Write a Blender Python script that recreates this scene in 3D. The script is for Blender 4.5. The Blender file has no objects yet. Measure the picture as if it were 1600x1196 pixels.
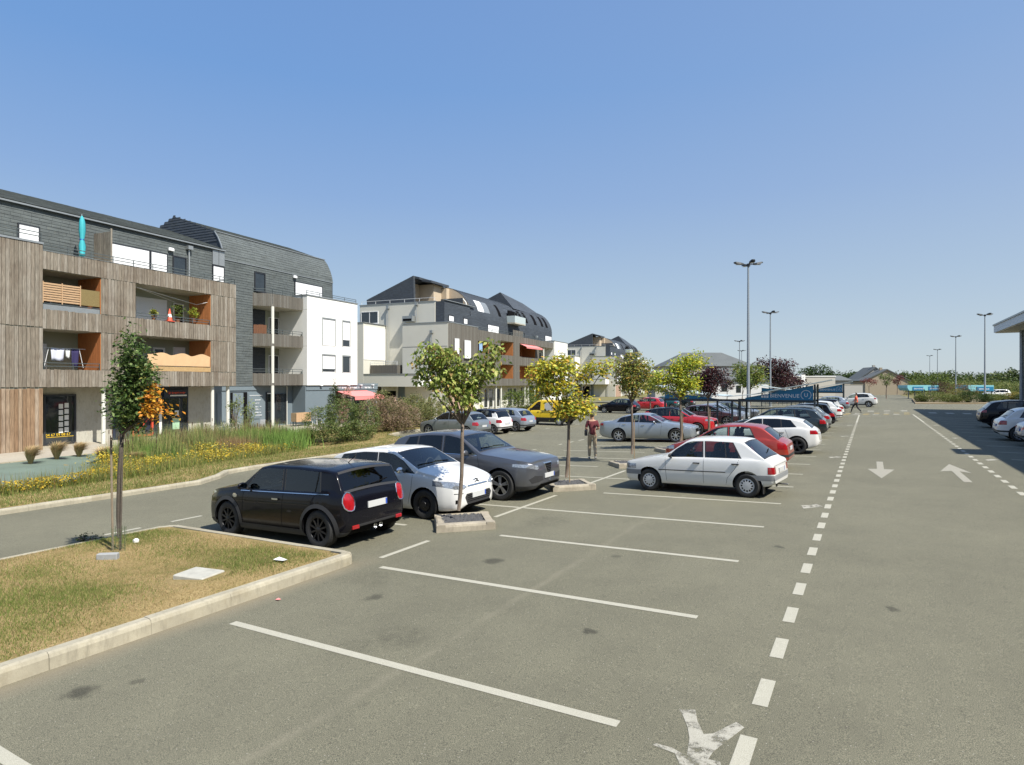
import bpy, bmesh, math, random
import numpy as np
from mathutils import Vector, Matrix
from mathutils.bvhtree import BVHTree
rad = math.radians
sc = bpy.context.scene
COL = sc.collection
random.seed(7); RNG = np.random.default_rng(11)

# ---------------------------------------------------------------- camera, sky, sun
CAM_YAW = 30.473
cam_d = bpy.data.cameras.new("camera"); cam = bpy.data.objects.new("camera", cam_d); COL.objects.link(cam)
cam.location = (0, 0, 2.585); cam.rotation_euler = (rad(90), 0, rad(CAM_YAW))
cam_d.sensor_width = 36; cam_d.lens = 950.756 / 1600 * 36; cam_d.shift_y = -1.0 / 1600
cam_d.clip_start = 0.1; cam_d.clip_end = 6000
sc.camera = cam
SUN_EL, SUN_AZ = rad(52), rad(101)          # azimuth clockwise from +Y
world = bpy.data.worlds.new("World"); sc.world = world; world.use_nodes = True
wn = world.node_tree.nodes; wl = world.node_tree.links
sky = wn.new("ShaderNodeTexSky"); sky.sky_type = 'NISHITA'; sky.sun_disc = False
sky.sun_elevation = SUN_EL; sky.sun_rotation = SUN_AZ
sky.altitude = 0; sky.air_density = 1.0; sky.dust_density = 0.3; sky.ozone_density = 6
# pale summer haze towards the horizon over the physical sky, slightly whiter on the sun's side
_tc = wn.new("ShaderNodeTexCoord"); _sp = wn.new("ShaderNodeSeparateXYZ"); wl.new(_tc.outputs["Generated"], _sp.inputs[0])
_rp = wn.new("ShaderNodeValToRGB"); _e = _rp.color_ramp.elements
SKY_STOPS = [(0.0, (.56, .635, .665)), (.05, (.52, .61, .665)), (.15, (.40, .53, .68)), (.28, (.27, .425, .705)), (.43, (.175, .355, .70)), (.60, (.15, .31, .66)), (1.0, (.12, .26, .60))]
while len(_e) < len(SKY_STOPS): _e.new(.5)
for _i, (_p, _c) in enumerate(SKY_STOPS): _e[_i].position = _p; _e[_i].color = (_c[0], _c[1], _c[2], 1)
wl.new(_sp.outputs[2], _rp.inputs[0])
_dt = wn.new("ShaderNodeVectorMath"); _dt.operation = 'DOT_PRODUCT'; wl.new(_tc.outputs["Generated"], _dt.inputs[0]); _dt.inputs[1].default_value = (math.sin(SUN_AZ), math.cos(SUN_AZ), 0)
_mr = wn.new("ShaderNodeMapRange"); _mr.inputs[1].default_value = -1; _mr.inputs[2].default_value = 1; _mr.inputs[3].default_value = -.02; _mr.inputs[4].default_value = .55; wl.new(_dt.outputs["Value"], _mr.inputs[0])
_m1 = wn.new("ShaderNodeMix"); _m1.data_type = 'RGBA'; wl.new(_mr.outputs[0], _m1.inputs[0]); wl.new(_rp.outputs[0], _m1.inputs[6]); _m1.inputs[7].default_value = (.52, .60, .72, 1)
_sc = wn.new("ShaderNodeVectorMath"); _sc.operation = 'SCALE'; wl.new(_m1.outputs[2], _sc.inputs[0]); _sc.inputs["Scale"].default_value = 6.15
_m2 = wn.new("ShaderNodeMix"); _m2.data_type = 'RGBA'; _m2.inputs[0].default_value = .88; wl.new(sky.outputs[0], _m2.inputs[6]); wl.new(_sc.outputs[0], _m2.inputs[7])
wl.new(_m2.outputs[2], wn["Background"].inputs[0]); wn["Background"].inputs[1].default_value = 0.1
sun_d = bpy.data.lights.new("sun", 'SUN'); sun_d.energy = 4.6; sun_d.angle = rad(0.53); sun_d.color = (1.0, 0.95, 0.86)
sun = bpy.data.objects.new("sun", sun_d); COL.objects.link(sun)
sv = Vector((math.cos(SUN_EL) * math.sin(SUN_AZ), math.cos(SUN_EL) * math.cos(SUN_AZ), math.sin(SUN_EL)))
sun.rotation_euler = sv.to_track_quat('Z', 'Y').to_euler(); sun.location = sv * 60
sc.view_settings.view_transform = 'Standard'; sc.view_settings.look = 'None'
sc.view_settings.exposure = 0.7; sc.view_settings.gamma = 1; sc.view_settings.use_curve_mapping = False
sc.cycles.max_bounces = 8; sc.cycles.transparent_max_bounces = 24; sc.cycles.caustics_reflective = False; sc.cycles.caustics_refractive = False

# ---------------------------------------------------------------- helpers
def tag(o, label=None, cat=None, group=None, kind=None):
    if label: o["label"] = label
    if cat: o["category"] = cat
    if group: o["group"] = group
    if kind: o["kind"] = kind
    return o
def empty(name, loc=(0, 0, 0), rz=0.0, label=None, cat=None, group=None, kind=None):
    o = bpy.data.objects.new(name, None); COL.objects.link(o); o.location = loc; o.rotation_euler = (0, 0, rz)
    o.empty_display_size = 0.3
    return tag(o, label, cat, group, kind)
def link_mesh(name, me, parent=None):
    o = bpy.data.objects.new(name, me); COL.objects.link(o)
    if parent is not None: o.parent = parent
    return o
def set_mats(me, mats):
    for m in (mats if isinstance(mats, (list, tuple)) else [mats]): me.materials.append(m)
def recopy(o, parent=None):
    c = o.copy(); COL.objects.link(c); c.parent = parent
    for ch in list(o.children): recopy(ch, c)
    return c
class MB:
    """collects boxes, prisms and tubes into one mesh"""
    def __init__(s): s.v = []; s.f = []; s.m = []; s.mi = 0
    def add(s, vs, fs):
        b = len(s.v); s.v += [tuple(p) for p in vs]; s.f += [tuple(i + b for i in f) for f in fs]; s.m += [s.mi] * len(fs); return s
    def box(s, x0, x1, y0, y1, z0, z1):
        return s.add([(x0,y0,z0),(x1,y0,z0),(x1,y1,z0),(x0,y1,z0),(x0,y0,z1),(x1,y0,z1),(x1,y1,z1),(x0,y1,z1)],
                     [(0,3,2,1),(4,5,6,7),(0,1,5,4),(1,2,6,5),(2,3,7,6),(3,0,4,7)])
    def bbox(s, x0, x1, y0, y1, z0, z1, b=0.01):   # chamfered box (vertical and top edges)
        vs = []
        for z, i in ((z0, 0), (z1 - b, 0), (z1, b)):
            X0, X1, Y0, Y1 = x0 + i, x1 - i, y0 + i, y1 - i; c = b
            vs += [(X0+c,Y0,z),(X1-c,Y0,z),(X1,Y0+c,z),(X1,Y1-c,z),(X1-c,Y1,z),(X0+c,Y1,z),(X0,Y1-c,z),(X0,Y0+c,z)]
        fs = [tuple(reversed(range(8))), tuple(range(16, 24))]
        for r in (0, 8):
            for k in range(8): fs.append((r+k, r+(k+1) % 8, r+8+(k+1) % 8, r+8+k))
        return s.add(vs, fs)
    def quad(s, a, b, c, d): return s.add([a, b, c, d], [(0, 1, 2, 3)])
    def beam(s, p, q, w=0.05, h=None, up=(0, 0, 1)):
        h = h or w; p = Vector(p); q = Vector(q); d = (q - p).normalized(); u = Vector(up)
        if abs(d.dot(u)) > .98: u = Vector((0, 1, 0))
        a = d.cross(u).normalized() * (w / 2); b = a.cross(d).normalized() * (h / 2)
        vs = [p-a-b, p+a-b, p+a+b, p-a+b, q-a-b, q+a-b, q+a+b, q-a+b]
        return s.add(vs, [(3,2,1,0),(4,5,6,7),(0,1,5,4),(1,2,6,5),(2,3,7,6),(3,0,4,7)])
    def tube(s, pts, r, n=8, cap=True):
        pts = [Vector(p) for p in pts]; rr = r if isinstance(r, (list, tuple)) else [r] * len(pts); rings = []
        ref = None; vs = []
        for i, p in enumerate(pts):
            d = (pts[min(i+1, len(pts)-1)] - pts[max(i-1, 0)]).normalized()
            if ref is None:
                ref = Vector((1, 0, 0)) if abs(d.x) < .8 else Vector((0, 1, 0))
            a = (ref - d * ref.dot(d)).normalized(); b = d.cross(a); ref = a
            for k in range(n):
                t = 2 * math.pi * k / n; vs.append(p + (a * math.cos(t) + b * math.sin(t)) * rr[i])
        fs = []
        for i in range(len(pts)-1):
            for k in range(n): fs.append((i*n+k, i*n+(k+1) % n, (i+1)*n+(k+1) % n, (i+1)*n+k))
        if cap: fs.append(tuple(reversed(range(n)))); fs.append(tuple(range((len(pts)-1)*n, len(pts)*n)))
        return s.add(vs, fs)
    def prism(s, poly, axis, a0, a1):   # poly of 2-d points extruded along axis (0 x,1 y,2 z)
        n = len(poly)
        def P(u, w, a):
            return (a, u, w) if axis == 0 else ((u, a, w) if axis == 1 else (u, w, a))
        vs = [P(u, w, a0) for u, w in poly] + [P(u, w, a1) for u, w in poly]
        fs = [tuple(range(n)), tuple(reversed(range(n, 2*n)))] + [(i, (i+1) % n, n+(i+1) % n, n+i) for i in range(n)]
        return s.add(vs, fs)
    def lathe(s, prof, n=24, axis='z', c=(0, 0, 0)):
        vs = []
        for r, h in prof:
            for k in range(n):
                t = 2*math.pi*k/n; a, b = r*math.cos(t), r*math.sin(t)
                vs.append((c[0]+a, c[1]+b, c[2]+h) if axis == 'z' else (c[0]+a, c[1]+h, c[2]+b))
        fs = [(i*n+k, i*n+(k+1) % n, (i+1)*n+(k+1) % n, (i+1)*n+k) for i in range(len(prof)-1) for k in range(n)]
        return s.add(vs, fs)
    def build(s, name, mats, parent=None, smooth=False, recalc=True, loc=None):
        me = bpy.data.meshes.new(name); me.from_pydata(s.v, [], s.f); set_mats(me, mats)
        if any(s.m): me.polygons.foreach_set("material_index", s.m)
        if recalc:
            bm = bmesh.new(); bm.from_mesh(me); bmesh.ops.recalc_face_normals(bm, faces=bm.faces); bm.to_mesh(me); bm.free()
        if smooth:
            me.polygons.foreach_set("use_smooth", [True] * len(me.polygons))
            if smooth != 'all': me.set_sharp_from_angle(angle=rad(40))
        o = link_mesh(name, me, parent)
        if loc: o.location = loc
        return o

# ---------------------------------------------------------------- materials
MATS = {}
def nodes_of(name):
    m = bpy.data.materials.new(name); m.use_nodes = True; nt = m.node_tree
    b = nt.nodes["Principled BSDF"]; MATS[name] = m
    return m, nt, b
def N(nt, typ, **kw):
    n = nt.nodes.new(typ)
    for k, v in kw.items():
        if k in n.inputs: n.inputs[k].default_value = v
        else: setattr(n, k, v)
    return n
def c4(c): return (c[0], c[1], c[2], 1)
def scale_c(c, k): return tuple(min(1, max(0, x * k)) for x in c)
def ramp(nt, fac, stops):
    r = nt.nodes.new("ShaderNodeValToRGB"); e = r.color_ramp.elements
    while len(e) < len(stops): e.new(0.5)
    for i, (p, c) in enumerate(stops): e[i].position = p; e[i].color = c4(c)
    nt.links.new(fac, r.inputs[0]); return r.outputs[0]
def mix(nt, fac, a, b, mode='MIX'):
    m = nt.nodes.new("ShaderNodeMix"); m.data_type = 'RGBA'; m.blend_type = mode
    for sock, val in ((m.inputs[0], fac), (m.inputs[6], a), (m.inputs[7], b)):
        if hasattr(val, "links"): nt.links.new(val, sock)
        elif isinstance(val, (int, float)): sock.default_value = val
        else: sock.default_value = c4(val)
    return m.outputs[2]
def noise(nt, scale, detail=4, rough=.55, vec=None, dist=0):
    n = N(nt, "ShaderNodeTexNoise", Scale=scale, Detail=detail, Roughness=rough, Distortion=dist)
    if vec is not None: nt.links.new(vec, n.inputs["Vector"])
    return n.outputs[0]
def tco(nt, which="Object"): return N(nt, "ShaderNodeTexCoord").outputs[which]
def geo_pos(nt): return N(nt, "ShaderNodeNewGeometry").outputs["Position"]
def mapped(nt, vec, sc_=(1, 1, 1), rot=(0, 0, 0)):
    m = nt.nodes.new("ShaderNodeMapping"); m.inputs["Scale"].default_value = sc_; m.inputs["Rotation"].default_value = rot
    nt.links.new(vec, m.inputs[0]); return m.outputs[0]
def bump(nt, b, h, strength=.3, dist=.01):
    n = N(nt, "ShaderNodeBump", Strength=strength, Distance=dist); nt.links.new(h, n.inputs["Height"]); nt.links.new(n.outputs[0], b.inputs["Normal"])
def mat(name, col, rough=.6, metal=0.0, var=.12, scale=3.0, bmp=0.0, bscale=60, coat=0.0, spec=.5, rnd=0.0):
    m, nt, b = nodes_of(name)
    b.inputs["Roughness"].default_value = rough; b.inputs["Metallic"].default_value = metal
    b.inputs["Specular IOR Level"].default_value = spec
    if coat: b.inputs["Coat Weight"].default_value = coat; b.inputs["Coat Roughness"].default_value = .04
    if var or rnd:
        P = geo_pos(nt)
        c = mix(nt, noise(nt, scale, 5, .6, P), scale_c(col, 1 - var), scale_c(col, 1 + var))
        if rnd:
            r = N(nt, "ShaderNodeObjectInfo").outputs["Random"]
            c = mix(nt, r, mix(nt, 1.0, c, scale_c((1, 1, 1), 1 - rnd), 'MULTIPLY'), c)
        nt.links.new(c, b.inputs["Base Color"])
    else: b.inputs["Base Color"].default_value = c4(col)
    if bmp: bump(nt, b, noise(nt, bscale, 3, .6, geo_pos(nt)), bmp, .01)
    return m
def attr_mat(name, rough=.6, bmp=0, trans=0.0, var=.2, vs=30):
    """colour from a per-face attribute 'col' (leaf, petal or blade colour)"""
    m, nt, b = nodes_of(name); a = N(nt, "ShaderNodeAttribute"); a.attribute_name = "col"
    c = a.outputs["Color"]
    b.inputs["Roughness"].default_value = rough; b.inputs["Specular IOR Level"].default_value = .3
    nt.links.new(c, b.inputs["Base Color"])
    if trans:
        t = N(nt, "ShaderNodeBsdfTranslucent"); nt.links.new(c, t.inputs[0]); ms = N(nt, "ShaderNodeMixShader"); ms.inputs[0].default_value = trans
        nt.links.new(b.outputs[0], ms.inputs[1]); nt.links.new(t.outputs[0], ms.inputs[2]); nt.links.new(ms.outputs[0], nt.nodes["Material Output"].inputs[0])
    return m
def wood_boards(name, cols, warm=0.0):
    """weathered vertical boards: one tone per board object, grain along z"""
    m, nt, b = nodes_of(name)
    r = N(nt, "ShaderNodeObjectInfo").outputs["Random"]
    P = geo_pos(nt)
    g = noise(nt, 1.0, 6, .65, mapped(nt, P, (45, 45, 2.2)))
    base = ramp(nt, r, [(0, cols[0]), (.35, cols[1]), (.7, cols[2]), (1, cols[3])])
    c = mix(nt, mapr(nt, g, .3, .7), mix(nt, 1.0, base, (.5, .48, .46), 'MULTIPLY'), mix(nt, 1.0, base, (1.4, 1.38, 1.35), 'MULTIPLY'))
    st = noise(nt, 1.0, 3, .6, mapped(nt, P, (17, 17, .22))); c = mix(nt, mapr(nt, st, .40, .60), mix(nt, 1.0, c, (.80, .79, .78), 'MULTIPLY'), c)
    big = noise(nt, .9, 3, .6, P)
    c = mix(nt, mapr(nt, big, .45, .7), c, mix(nt, 1.0, c, (.78, .74, .72), 'MULTIPLY'))
    nt.links.new(c, b.inputs["Base Color"]); b.inputs["Roughness"].default_value = .85; b.inputs["Specular IOR Level"].default_value = .2
    bump(nt, b, g, .5, .006)
    return m
def mapr(nt, v, a, b_, c=0.0, d=1.0):
    n = N(nt, "ShaderNodeMapRange"); n.inputs[1].default_value = a; n.inputs[2].default_value = b_; n.inputs[3].default_value = c; n.inputs[4].default_value = d
    nt.links.new(v, n.inputs[0]); return n.outputs[0]
def paint(name, col, metal=0.0, rough=.32, dirt=.12, coat=.9, spec=.5):
    m, nt, b = nodes_of(name); P = geo_pos(nt)
    nz = noise(nt, 1.7, 6, .65, P)
    z = N(nt, "ShaderNodeSeparateXYZ"); nt.links.new(tco(nt), z.inputs[0])
    low = mapr(nt, z.outputs[2], .18, .55, 1, 0)
    f = N(nt, "ShaderNodeMath", operation='MULTIPLY'); nt.links.new(low, f.inputs[0]); nt.links.new(mapr(nt, nz, .3, .7), f.inputs[1])
    f2 = N(nt, "ShaderNodeMath", operation='MULTIPLY'); nt.links.new(f.outputs[0], f2.inputs[0]); f2.inputs[1].default_value = dirt * 3
    c = mix(nt, f2.outputs[0], col, (.16, .14, .11))
    nt.links.new(c, b.inputs["Base Color"]); b.inputs["Metallic"].default_value = metal
    nt.links.new(mapr(nt, nz, .3, .75, rough - .06, rough + .12), b.inputs["Roughness"])
    b.inputs["Coat Weight"].default_value = coat; b.inputs["Coat Roughness"].default_value = .04; b.inputs["Specular IOR Level"].default_value = spec
    return m
def car_glass(name, tint, dark=.0):
    m, nt, b = nodes_of(name); nt.nodes.remove(b)
    t = N(nt, "ShaderNodeBsdfTransparent"); t.inputs[0].default_value = c4(tint)
    g = N(nt, "ShaderNodeBsdfGlossy"); g.inputs["Roughness"].default_value = .02; g.inputs[0].default_value = (1, 1, 1, 1)
    fr = N(nt, "ShaderNodeFresnel"); fr.inputs[0].default_value = 1.52
    ms = N(nt, "ShaderNodeMixShader")
    k = N(nt, "ShaderNodeMath", operation='MULTIPLY_ADD'); nt.links.new(fr.outputs[0], k.inputs[0]); k.inputs[1].default_value = 1.1; k.inputs[2].default_value = .01
    nt.links.new(k.outputs[0], ms.inputs[0]); nt.links.new(t.outputs[0], ms.inputs[1]); nt.links.new(g.outputs[0], ms.inputs[2])
    nt.links.new(ms.outputs[0], nt.nodes["Material Output"].inputs[0]); return m

M_rubber = mat("rubber", (.022, .022, .022), .8, var=.3, scale=8)
M_blackpl = mat("black_plastic", (.025, .025, .027), .55, var=.15)
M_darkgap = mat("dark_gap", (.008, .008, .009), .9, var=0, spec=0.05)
M_inner = mat("car_interior", (.055, .055, .058), .85, var=.2)
M_rim_silver = mat("rim_silver", (.55, .56, .58), .3, .85, var=.08)
M_rim_white = mat("hubcap_grey", (.55, .56, .57), .4, .2, var=.08)
M_rim_black = mat("rim_black", (.012, .012, .014), .45, .1, var=.1)
M_chrome = mat("chrome", (.75, .76, .78), .12, 1.0, var=0)
M_headl = mat("headlight_lens", (.42, .45, .49), .12, .6, var=.9, scale=24, coat=1.0)
M_headd = mat("headlight_dark", (.06, .065, .07), .15, .3, var=.5, scale=18, coat=1.0)
M_taill = mat("taillight_red", (.30, .008, .012), .18, 0, var=.5, scale=14, coat=1.0)
M_amber = mat("amber_lens", (.7, .2, .03), .2, 0, var=.1, coat=1.0)
M_plate = mat("number_plate", (.52, .53, .53), .4, var=.08, scale=12)
M_plateblue = mat("plate_blue", (.03, .08, .4), .4, var=0)
M_glass = car_glass("car_glass", (.66, .73, .70))
M_glass_dark = car_glass("car_glass_dark", (.22, .24, .25))
M_mirror = mat("mirror_glass", (.6, .65, .7), .05, 1, var=0)
# ---------------------------------------------------------------- ground
GX, GY = 0.0351444, -0.0020623
def sstep(a, b, t): t = min(1, max(0, (t-a)/(b-a))); return t*t*(3-2*t)
def tz(x, y):
    lo = -18.5 + 6.0*sstep(20, 28, y)
    return GX*min(max(x, lo), 4.0) + GY*min(max(y, -10.0), 80.0)
def pier(cx, cy): return None
GRASSY = (.20, .17, .06)

m, nt, b = nodes_of("asphalt"); M_asph = m; P = geo_pos(nt)
big = noise(nt, .22, 5, .62, P, .4); mid = noise(nt, 1.6, 6, .6, P); fine = noise(nt, 150, 3, .8, P); fine2 = noise(nt, 60, 3, .7, P)
c = mix(nt, mapr(nt, big, .35, .65), (.140, .135, .098), (.168, .162, .118))
c = mix(nt, mapr(nt, mid, .3, .7), mix(nt, 1.0, c, (.88, .88, .89), 'MULTIPLY'), c)
c = mix(nt, mapr(nt, fine, .40, .62), mix(nt, 1.0, c, (.36, .36, .36), 'MULTIPLY'), mix(nt, 1.0, c, (1.72, 1.70, 1.62), 'MULTIPLY'))
c = mix(nt, mapr(nt, fine2, .56, .68, 0, .7), c, mix(nt, 1.0, c, (.62, .62, .62), 'MULTIPLY'))
vo = N(nt, "ShaderNodeTexVoronoi", Scale=34.0); nt.links.new(P, vo.inputs["Vector"])          # pale stone chips
sp = N(nt, "ShaderNodeSeparateColor"); nt.links.new(vo.outputs["Color"], sp.inputs[0])
chip = N(nt, "ShaderNodeMath", operation='MULTIPLY'); nt.links.new(mapr(nt, vo.outputs["Distance"], .10, .16, 1, 0), chip.inputs[0]); nt.links.new(mapr(nt, sp.outputs[0], .86, .9), chip.inputs[1])
c = mix(nt, chip.outputs[0], c, (.42, .40, .34))
# oil stains: place, size, strength
PD = N(nt, "ShaderNodeVectorMath", operation='ADD'); ns = N(nt, "ShaderNodeTexNoise", Scale=4.5, Detail=4.0); nt.links.new(P, ns.inputs[0])
sub = N(nt, "ShaderNodeVectorMath", operation='MULTIPLY_ADD'); nt.links.new(ns.outputs["Color"], sub.inputs[0]); sub.inputs[1].default_value = (.3, .3, 0); sub.inputs[2].default_value = (-.15, -.15, 0)
nt.links.new(P, PD.inputs[0]); nt.links.new(sub.outputs[0], PD.inputs[1])
flat_ = N(nt, "ShaderNodeVectorMath", operation='MULTIPLY'); nt.links.new(PD.outputs[0], flat_.inputs[0]); flat_.inputs[1].default_value = (1, 1, 0)
stain_tex = mapr(nt, noise(nt, 9, 5, .75, P), .40, .60, .15, 1.1); one_ = mapr(nt, noise(nt, 30, 2, .5, P), .3, .5, .8, 1)
for (sx, sy, r_, k) in [(-6.15, 2.78, .16, .62), (-5.9, 3.15, .07, .4), (-5.04, 7.98, .17, .55), (-2.6, 6.08, .08, .6), (-4.35, 5.05, .36, .38), (-5.6, 10.9, .55, .35), (-4.6, 4.6, .25, .3), (-5.55, 5.9, .13, .5), (-5.9, 6.3, .2, .3),
                        (-6.2, 6.5, .35, .22), (-4.9, 15.2, .3, .3), (-4.1, 18.2, .3, .3), (-9.6, 17.6, .4, .3), (-1.3, 10.6, .09, .5), (.2, 8.2, .07, .5), (-3.4, 9.0, .09, .4), (-5.2, 3.6, .3, .2), (1.3, 5.2, .1, .35), (-8.9, 22.7, .5, .3), (-4.5, 28, .6, .3)]:
    d = N(nt, "ShaderNodeVectorMath", operation='DISTANCE'); nt.links.new(flat_.outputs[0], d.inputs[0]); d.inputs[1].default_value = (sx, sy, 0)
    dm = N(nt, 'ShaderNodeMath', operation='MULTIPLY'); nt.links.new(mapr(nt, d.outputs['Value'], r_*.55, r_*1.1, min(.9, k*1.2) if r_ < .2 else k*.8, 0), dm.inputs[0]); nt.links.new(stain_tex if r_ >= .2 else one_, dm.inputs[1])
    c = mix(nt, dm.outputs[0], c, mix(nt, 1.0, c, (.22, .22, .23), 'MULTIPLY'))
# pale seam of a repair that runs along the bays
sx_ = N(nt, "ShaderNodeSeparateXYZ"); nt.links.new(P, sx_.inputs[0])
wob = noise(nt, .6, 4, .6, P)
xx = N(nt, "ShaderNodeMath", operation='MULTIPLY_ADD'); nt.links.new(wob, xx.inputs[0]); xx.inputs[1].default_value = .35; nt.links.new(sx_.outputs[0], xx.inputs[2])
ab = N(nt, "ShaderNodeMath", operation='ADD'); nt.links.new(xx.outputs[0], ab.inputs[0]); ab.inputs[1].default_value = 3.66
ab2 = N(nt, "ShaderNodeMath", operation='ABSOLUTE'); nt.links.new(ab.outputs[0], ab2.inputs[0])
sm1 = N(nt, "ShaderNodeMath", operation='MULTIPLY'); nt.links.new(mapr(nt, ab2.outputs[0], .0, .09, 1, 0), sm1.inputs[0]); nt.links.new(mapr(nt, noise(nt, 2.2, 4, .7, P), .38, .58, .05, .34), sm1.inputs[1])
c = mix(nt, sm1.outputs[0], c, (.24, .22, .16))
# sandy dust gathered near the grass island kerb
ab = N(nt, "ShaderNodeMath", operation='ADD'); nt.links.new(xx.outputs[0], ab.inputs[0]); ab.inputs[1].default_value = 6.72
ab2 = N(nt, "ShaderNodeMath", operation='ABSOLUTE'); nt.links.new(ab.outputs[0], ab2.inputs[0])
sm1 = N(nt, "ShaderNodeMath", operation='MULTIPLY'); nt.links.new(mapr(nt, ab2.outputs[0], .0, .3, .5, 0), sm1.inputs[0]); nt.links.new(mapr(nt, sx_.outputs[1], 6.6, 7.6, 1, 0), sm1.inputs[1])
c = mix(nt, sm1.outputs[0], c, (.24, .20, .14))
nt.links.new(c, b.inputs["Base Color"]); nt.links.new(mapr(nt, fine, .3, .7, .78, .95), b.inputs["Roughness"]); b.inputs["Specular IOR Level"].default_value = .35
bump(nt, b, fine, .55, .006)

def line_mat(name, c1, wear):
    m, nt, b = nodes_of(name); P = geo_pos(nt)
    w = noise(nt, 9, 6, .75, P); f = noise(nt, 150, 3, .8, P); l = noise(nt, .9, 3, .6, P)
    s1 = N(nt, "ShaderNodeMath", operation='MULTIPLY_ADD'); nt.links.new(f, s1.inputs[0]); s1.inputs[1].default_value = .55; nt.links.new(w, s1.inputs[2])
    s2 = N(nt, "ShaderNodeMath", operation='MULTIPLY_ADD'); nt.links.new(l, s2.inputs[0]); s2.inputs[1].default_value = .35; nt.links.new(s1.outputs[0], s2.inputs[2])
    k = mapr(nt, s2.outputs[0], wear, wear + .14)
    c = mix(nt, mapr(nt, f, .38, .6, .75, 0), c1, mix(nt, 1.0, c1, (.5, .5, .48), 'MULTIPLY'))
    c = mix(nt, mapr(nt, w, .45, .65, 0, .3), c, scale_c(c1, .7))
    nt.links.new(c, b.inputs["Base Color"]); b.inputs["Roughness"].default_value = .75; bump(nt, b, f, .4, .004)
    t = N(nt, "ShaderNodeBsdfTransparent"); ms = N(nt, "ShaderNodeMixShader"); nt.links.new(k, ms.inputs[0]); nt.links.new(b.outputs[0], ms.inputs[1]); nt.links.new(t.outputs[0], ms.inputs[2]); nt.links.new(ms.outputs[0], nt.nodes["Material Output"].inputs[0]); return m
M_line = line_mat("road_paint_white", (.47, .45, .365), 1.22)
M_line_worn = line_mat("road_paint_worn", (.44, .42, .35), .95); M_arrow = line_mat("arrow_paint", (.36, .34, .275), 1.2)
M_line_yel = line_mat("road_paint_yellow", (.52, .40, .16), .90)
def concrete(name, col, st=.25, sc1=2.0):
    m, nt, b = nodes_of(name); P = geo_pos(nt)
    c = mix(nt, mapr(nt, noise(nt, sc1, 7, .65, P), .3, .7), scale_c(col, 1-st), scale_c(col, 1+st*.5))
    c = mix(nt, mapr(nt, noise(nt, 14, 5, .7, mapped(nt, P, (1, 1, .25))), .50, .72, 0, .6), c, scale_c(col, .45)); c = mix(nt, mapr(nt, noise(nt, 1.3, 6, .75, P), .5, .66, 0, .5), c, (col[0]*.62, col[1]*.56, col[2]*.44))
    f = noise(nt, 150, 3, .7, P); c = mix(nt, mapr(nt, f, .4, .65, .35, 0), c, scale_c(col, .6))
    nt.links.new(c, b.inputs["Base Color"]); b.inputs["Roughness"].default_value = .9; bump(nt, b, f, .5, .005); return m
M_kerb = concrete("kerb_concrete", (.41, .375, .285), .28)
M_pave = concrete("pavement_concrete", (.42, .38, .31), .12, .6)
M_gravel = mat("dark_gravel", (.07, .07, .072), .95, var=.5, scale=60, bmp=.8, bscale=90)

m, nt, b = nodes_of("dry_turf"); M_turf = m; P = geo_pos(nt)
n1 = noise(nt, .75, 6, .65, P, .5); n2 = noise(nt, 30, 4, .7, P)
c = ramp(nt, n1, [(.36, (.40, .30, .15)), (.50, (.34, .26, .12)), (.60, (.23, .20, .075)), (.72, (.13, .14, .04))])
c = mix(nt, mapr(nt, n2, .35, .65), mix(nt, 1.0, c, (.6, .58, .55), 'MULTIPLY'), c)
nt.links.new(c, b.inputs["Base Color"]); b.inputs["Roughness"].default_value = .95; b.inputs["Specular IOR Level"].default_value = .1; bump(nt, b, n2, .8, .03)
M_soil = mat("dry_soil", (.22, .17, .10), .95, var=.3, scale=2, bmp=.5, bscale=30)
M_field = mat("far_field", (.16, .14, .05), .95, var=.3, scale=.05)
M_tarp = mat("weed_sheet_green", (.125, .165, .135), .75, var=.2, scale=1.2, bmp=.4, bscale=3)

def sheet(name, x0, x1, y0, y1, dx, dy, fn, m, parent=None, kind="structure"):
    nx, ny = max(1, round((x1-x0)/dx)), max(1, round((y1-y0)/dy))
    vs = [(x0+(x1-x0)*i/nx, y0+(y1-y0)*j/ny, 0) for j in range(ny+1) for i in range(nx+1)]
    vs = [(x, y, fn(x, y)) for x, y, _ in vs]
    fs = [(j*(nx+1)+i, j*(nx+1)+i+1, (j+1)*(nx+1)+i+1, (j+1)*(nx+1)+i) for j in range(ny) for i in range(nx)]
    me = bpy.data.meshes.new(name); me.from_pydata(vs, [], fs); set_mats(me, m); o = link_mesh(name, me, parent)
    if parent is None: tag(o, kind=kind)
    return o
def strip(name, left, right, zf, m, ncol=8, kind="structure", smooth=True):
    """surface between two boundary polylines with the same number of points"""
    vs = []; n = len(left)
    for (a, b_) in zip(left, right):
        for k in range(ncol+1):
            t = k/ncol; x = a[0]+(b_[0]-a[0])*t; y = a[1]+(b_[1]-a[1])*t; vs.append((x, y, zf(x, y, t)))
    fs = [(j*(ncol+1)+i, j*(ncol+1)+i+1, (j+1)*(ncol+1)+i+1, (j+1)*(ncol+1)+i) for j in range(n-1) for i in range(ncol)]
    me = bpy.data.meshes.new(name); me.from_pydata(vs, [], fs); set_mats(me, m)
    bm = bmesh.new(); bm.from_mesh(me); bmesh.ops.recalc_face_normals(bm, faces=bm.faces)
    if sum(f.normal.z for f in bm.faces) < 0: bmesh.ops.reverse_faces(bm, faces=bm.faces)
    bm.to_mesh(me); bm.free(); return tag(link_mesh(name, me), kind=kind)
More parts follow.
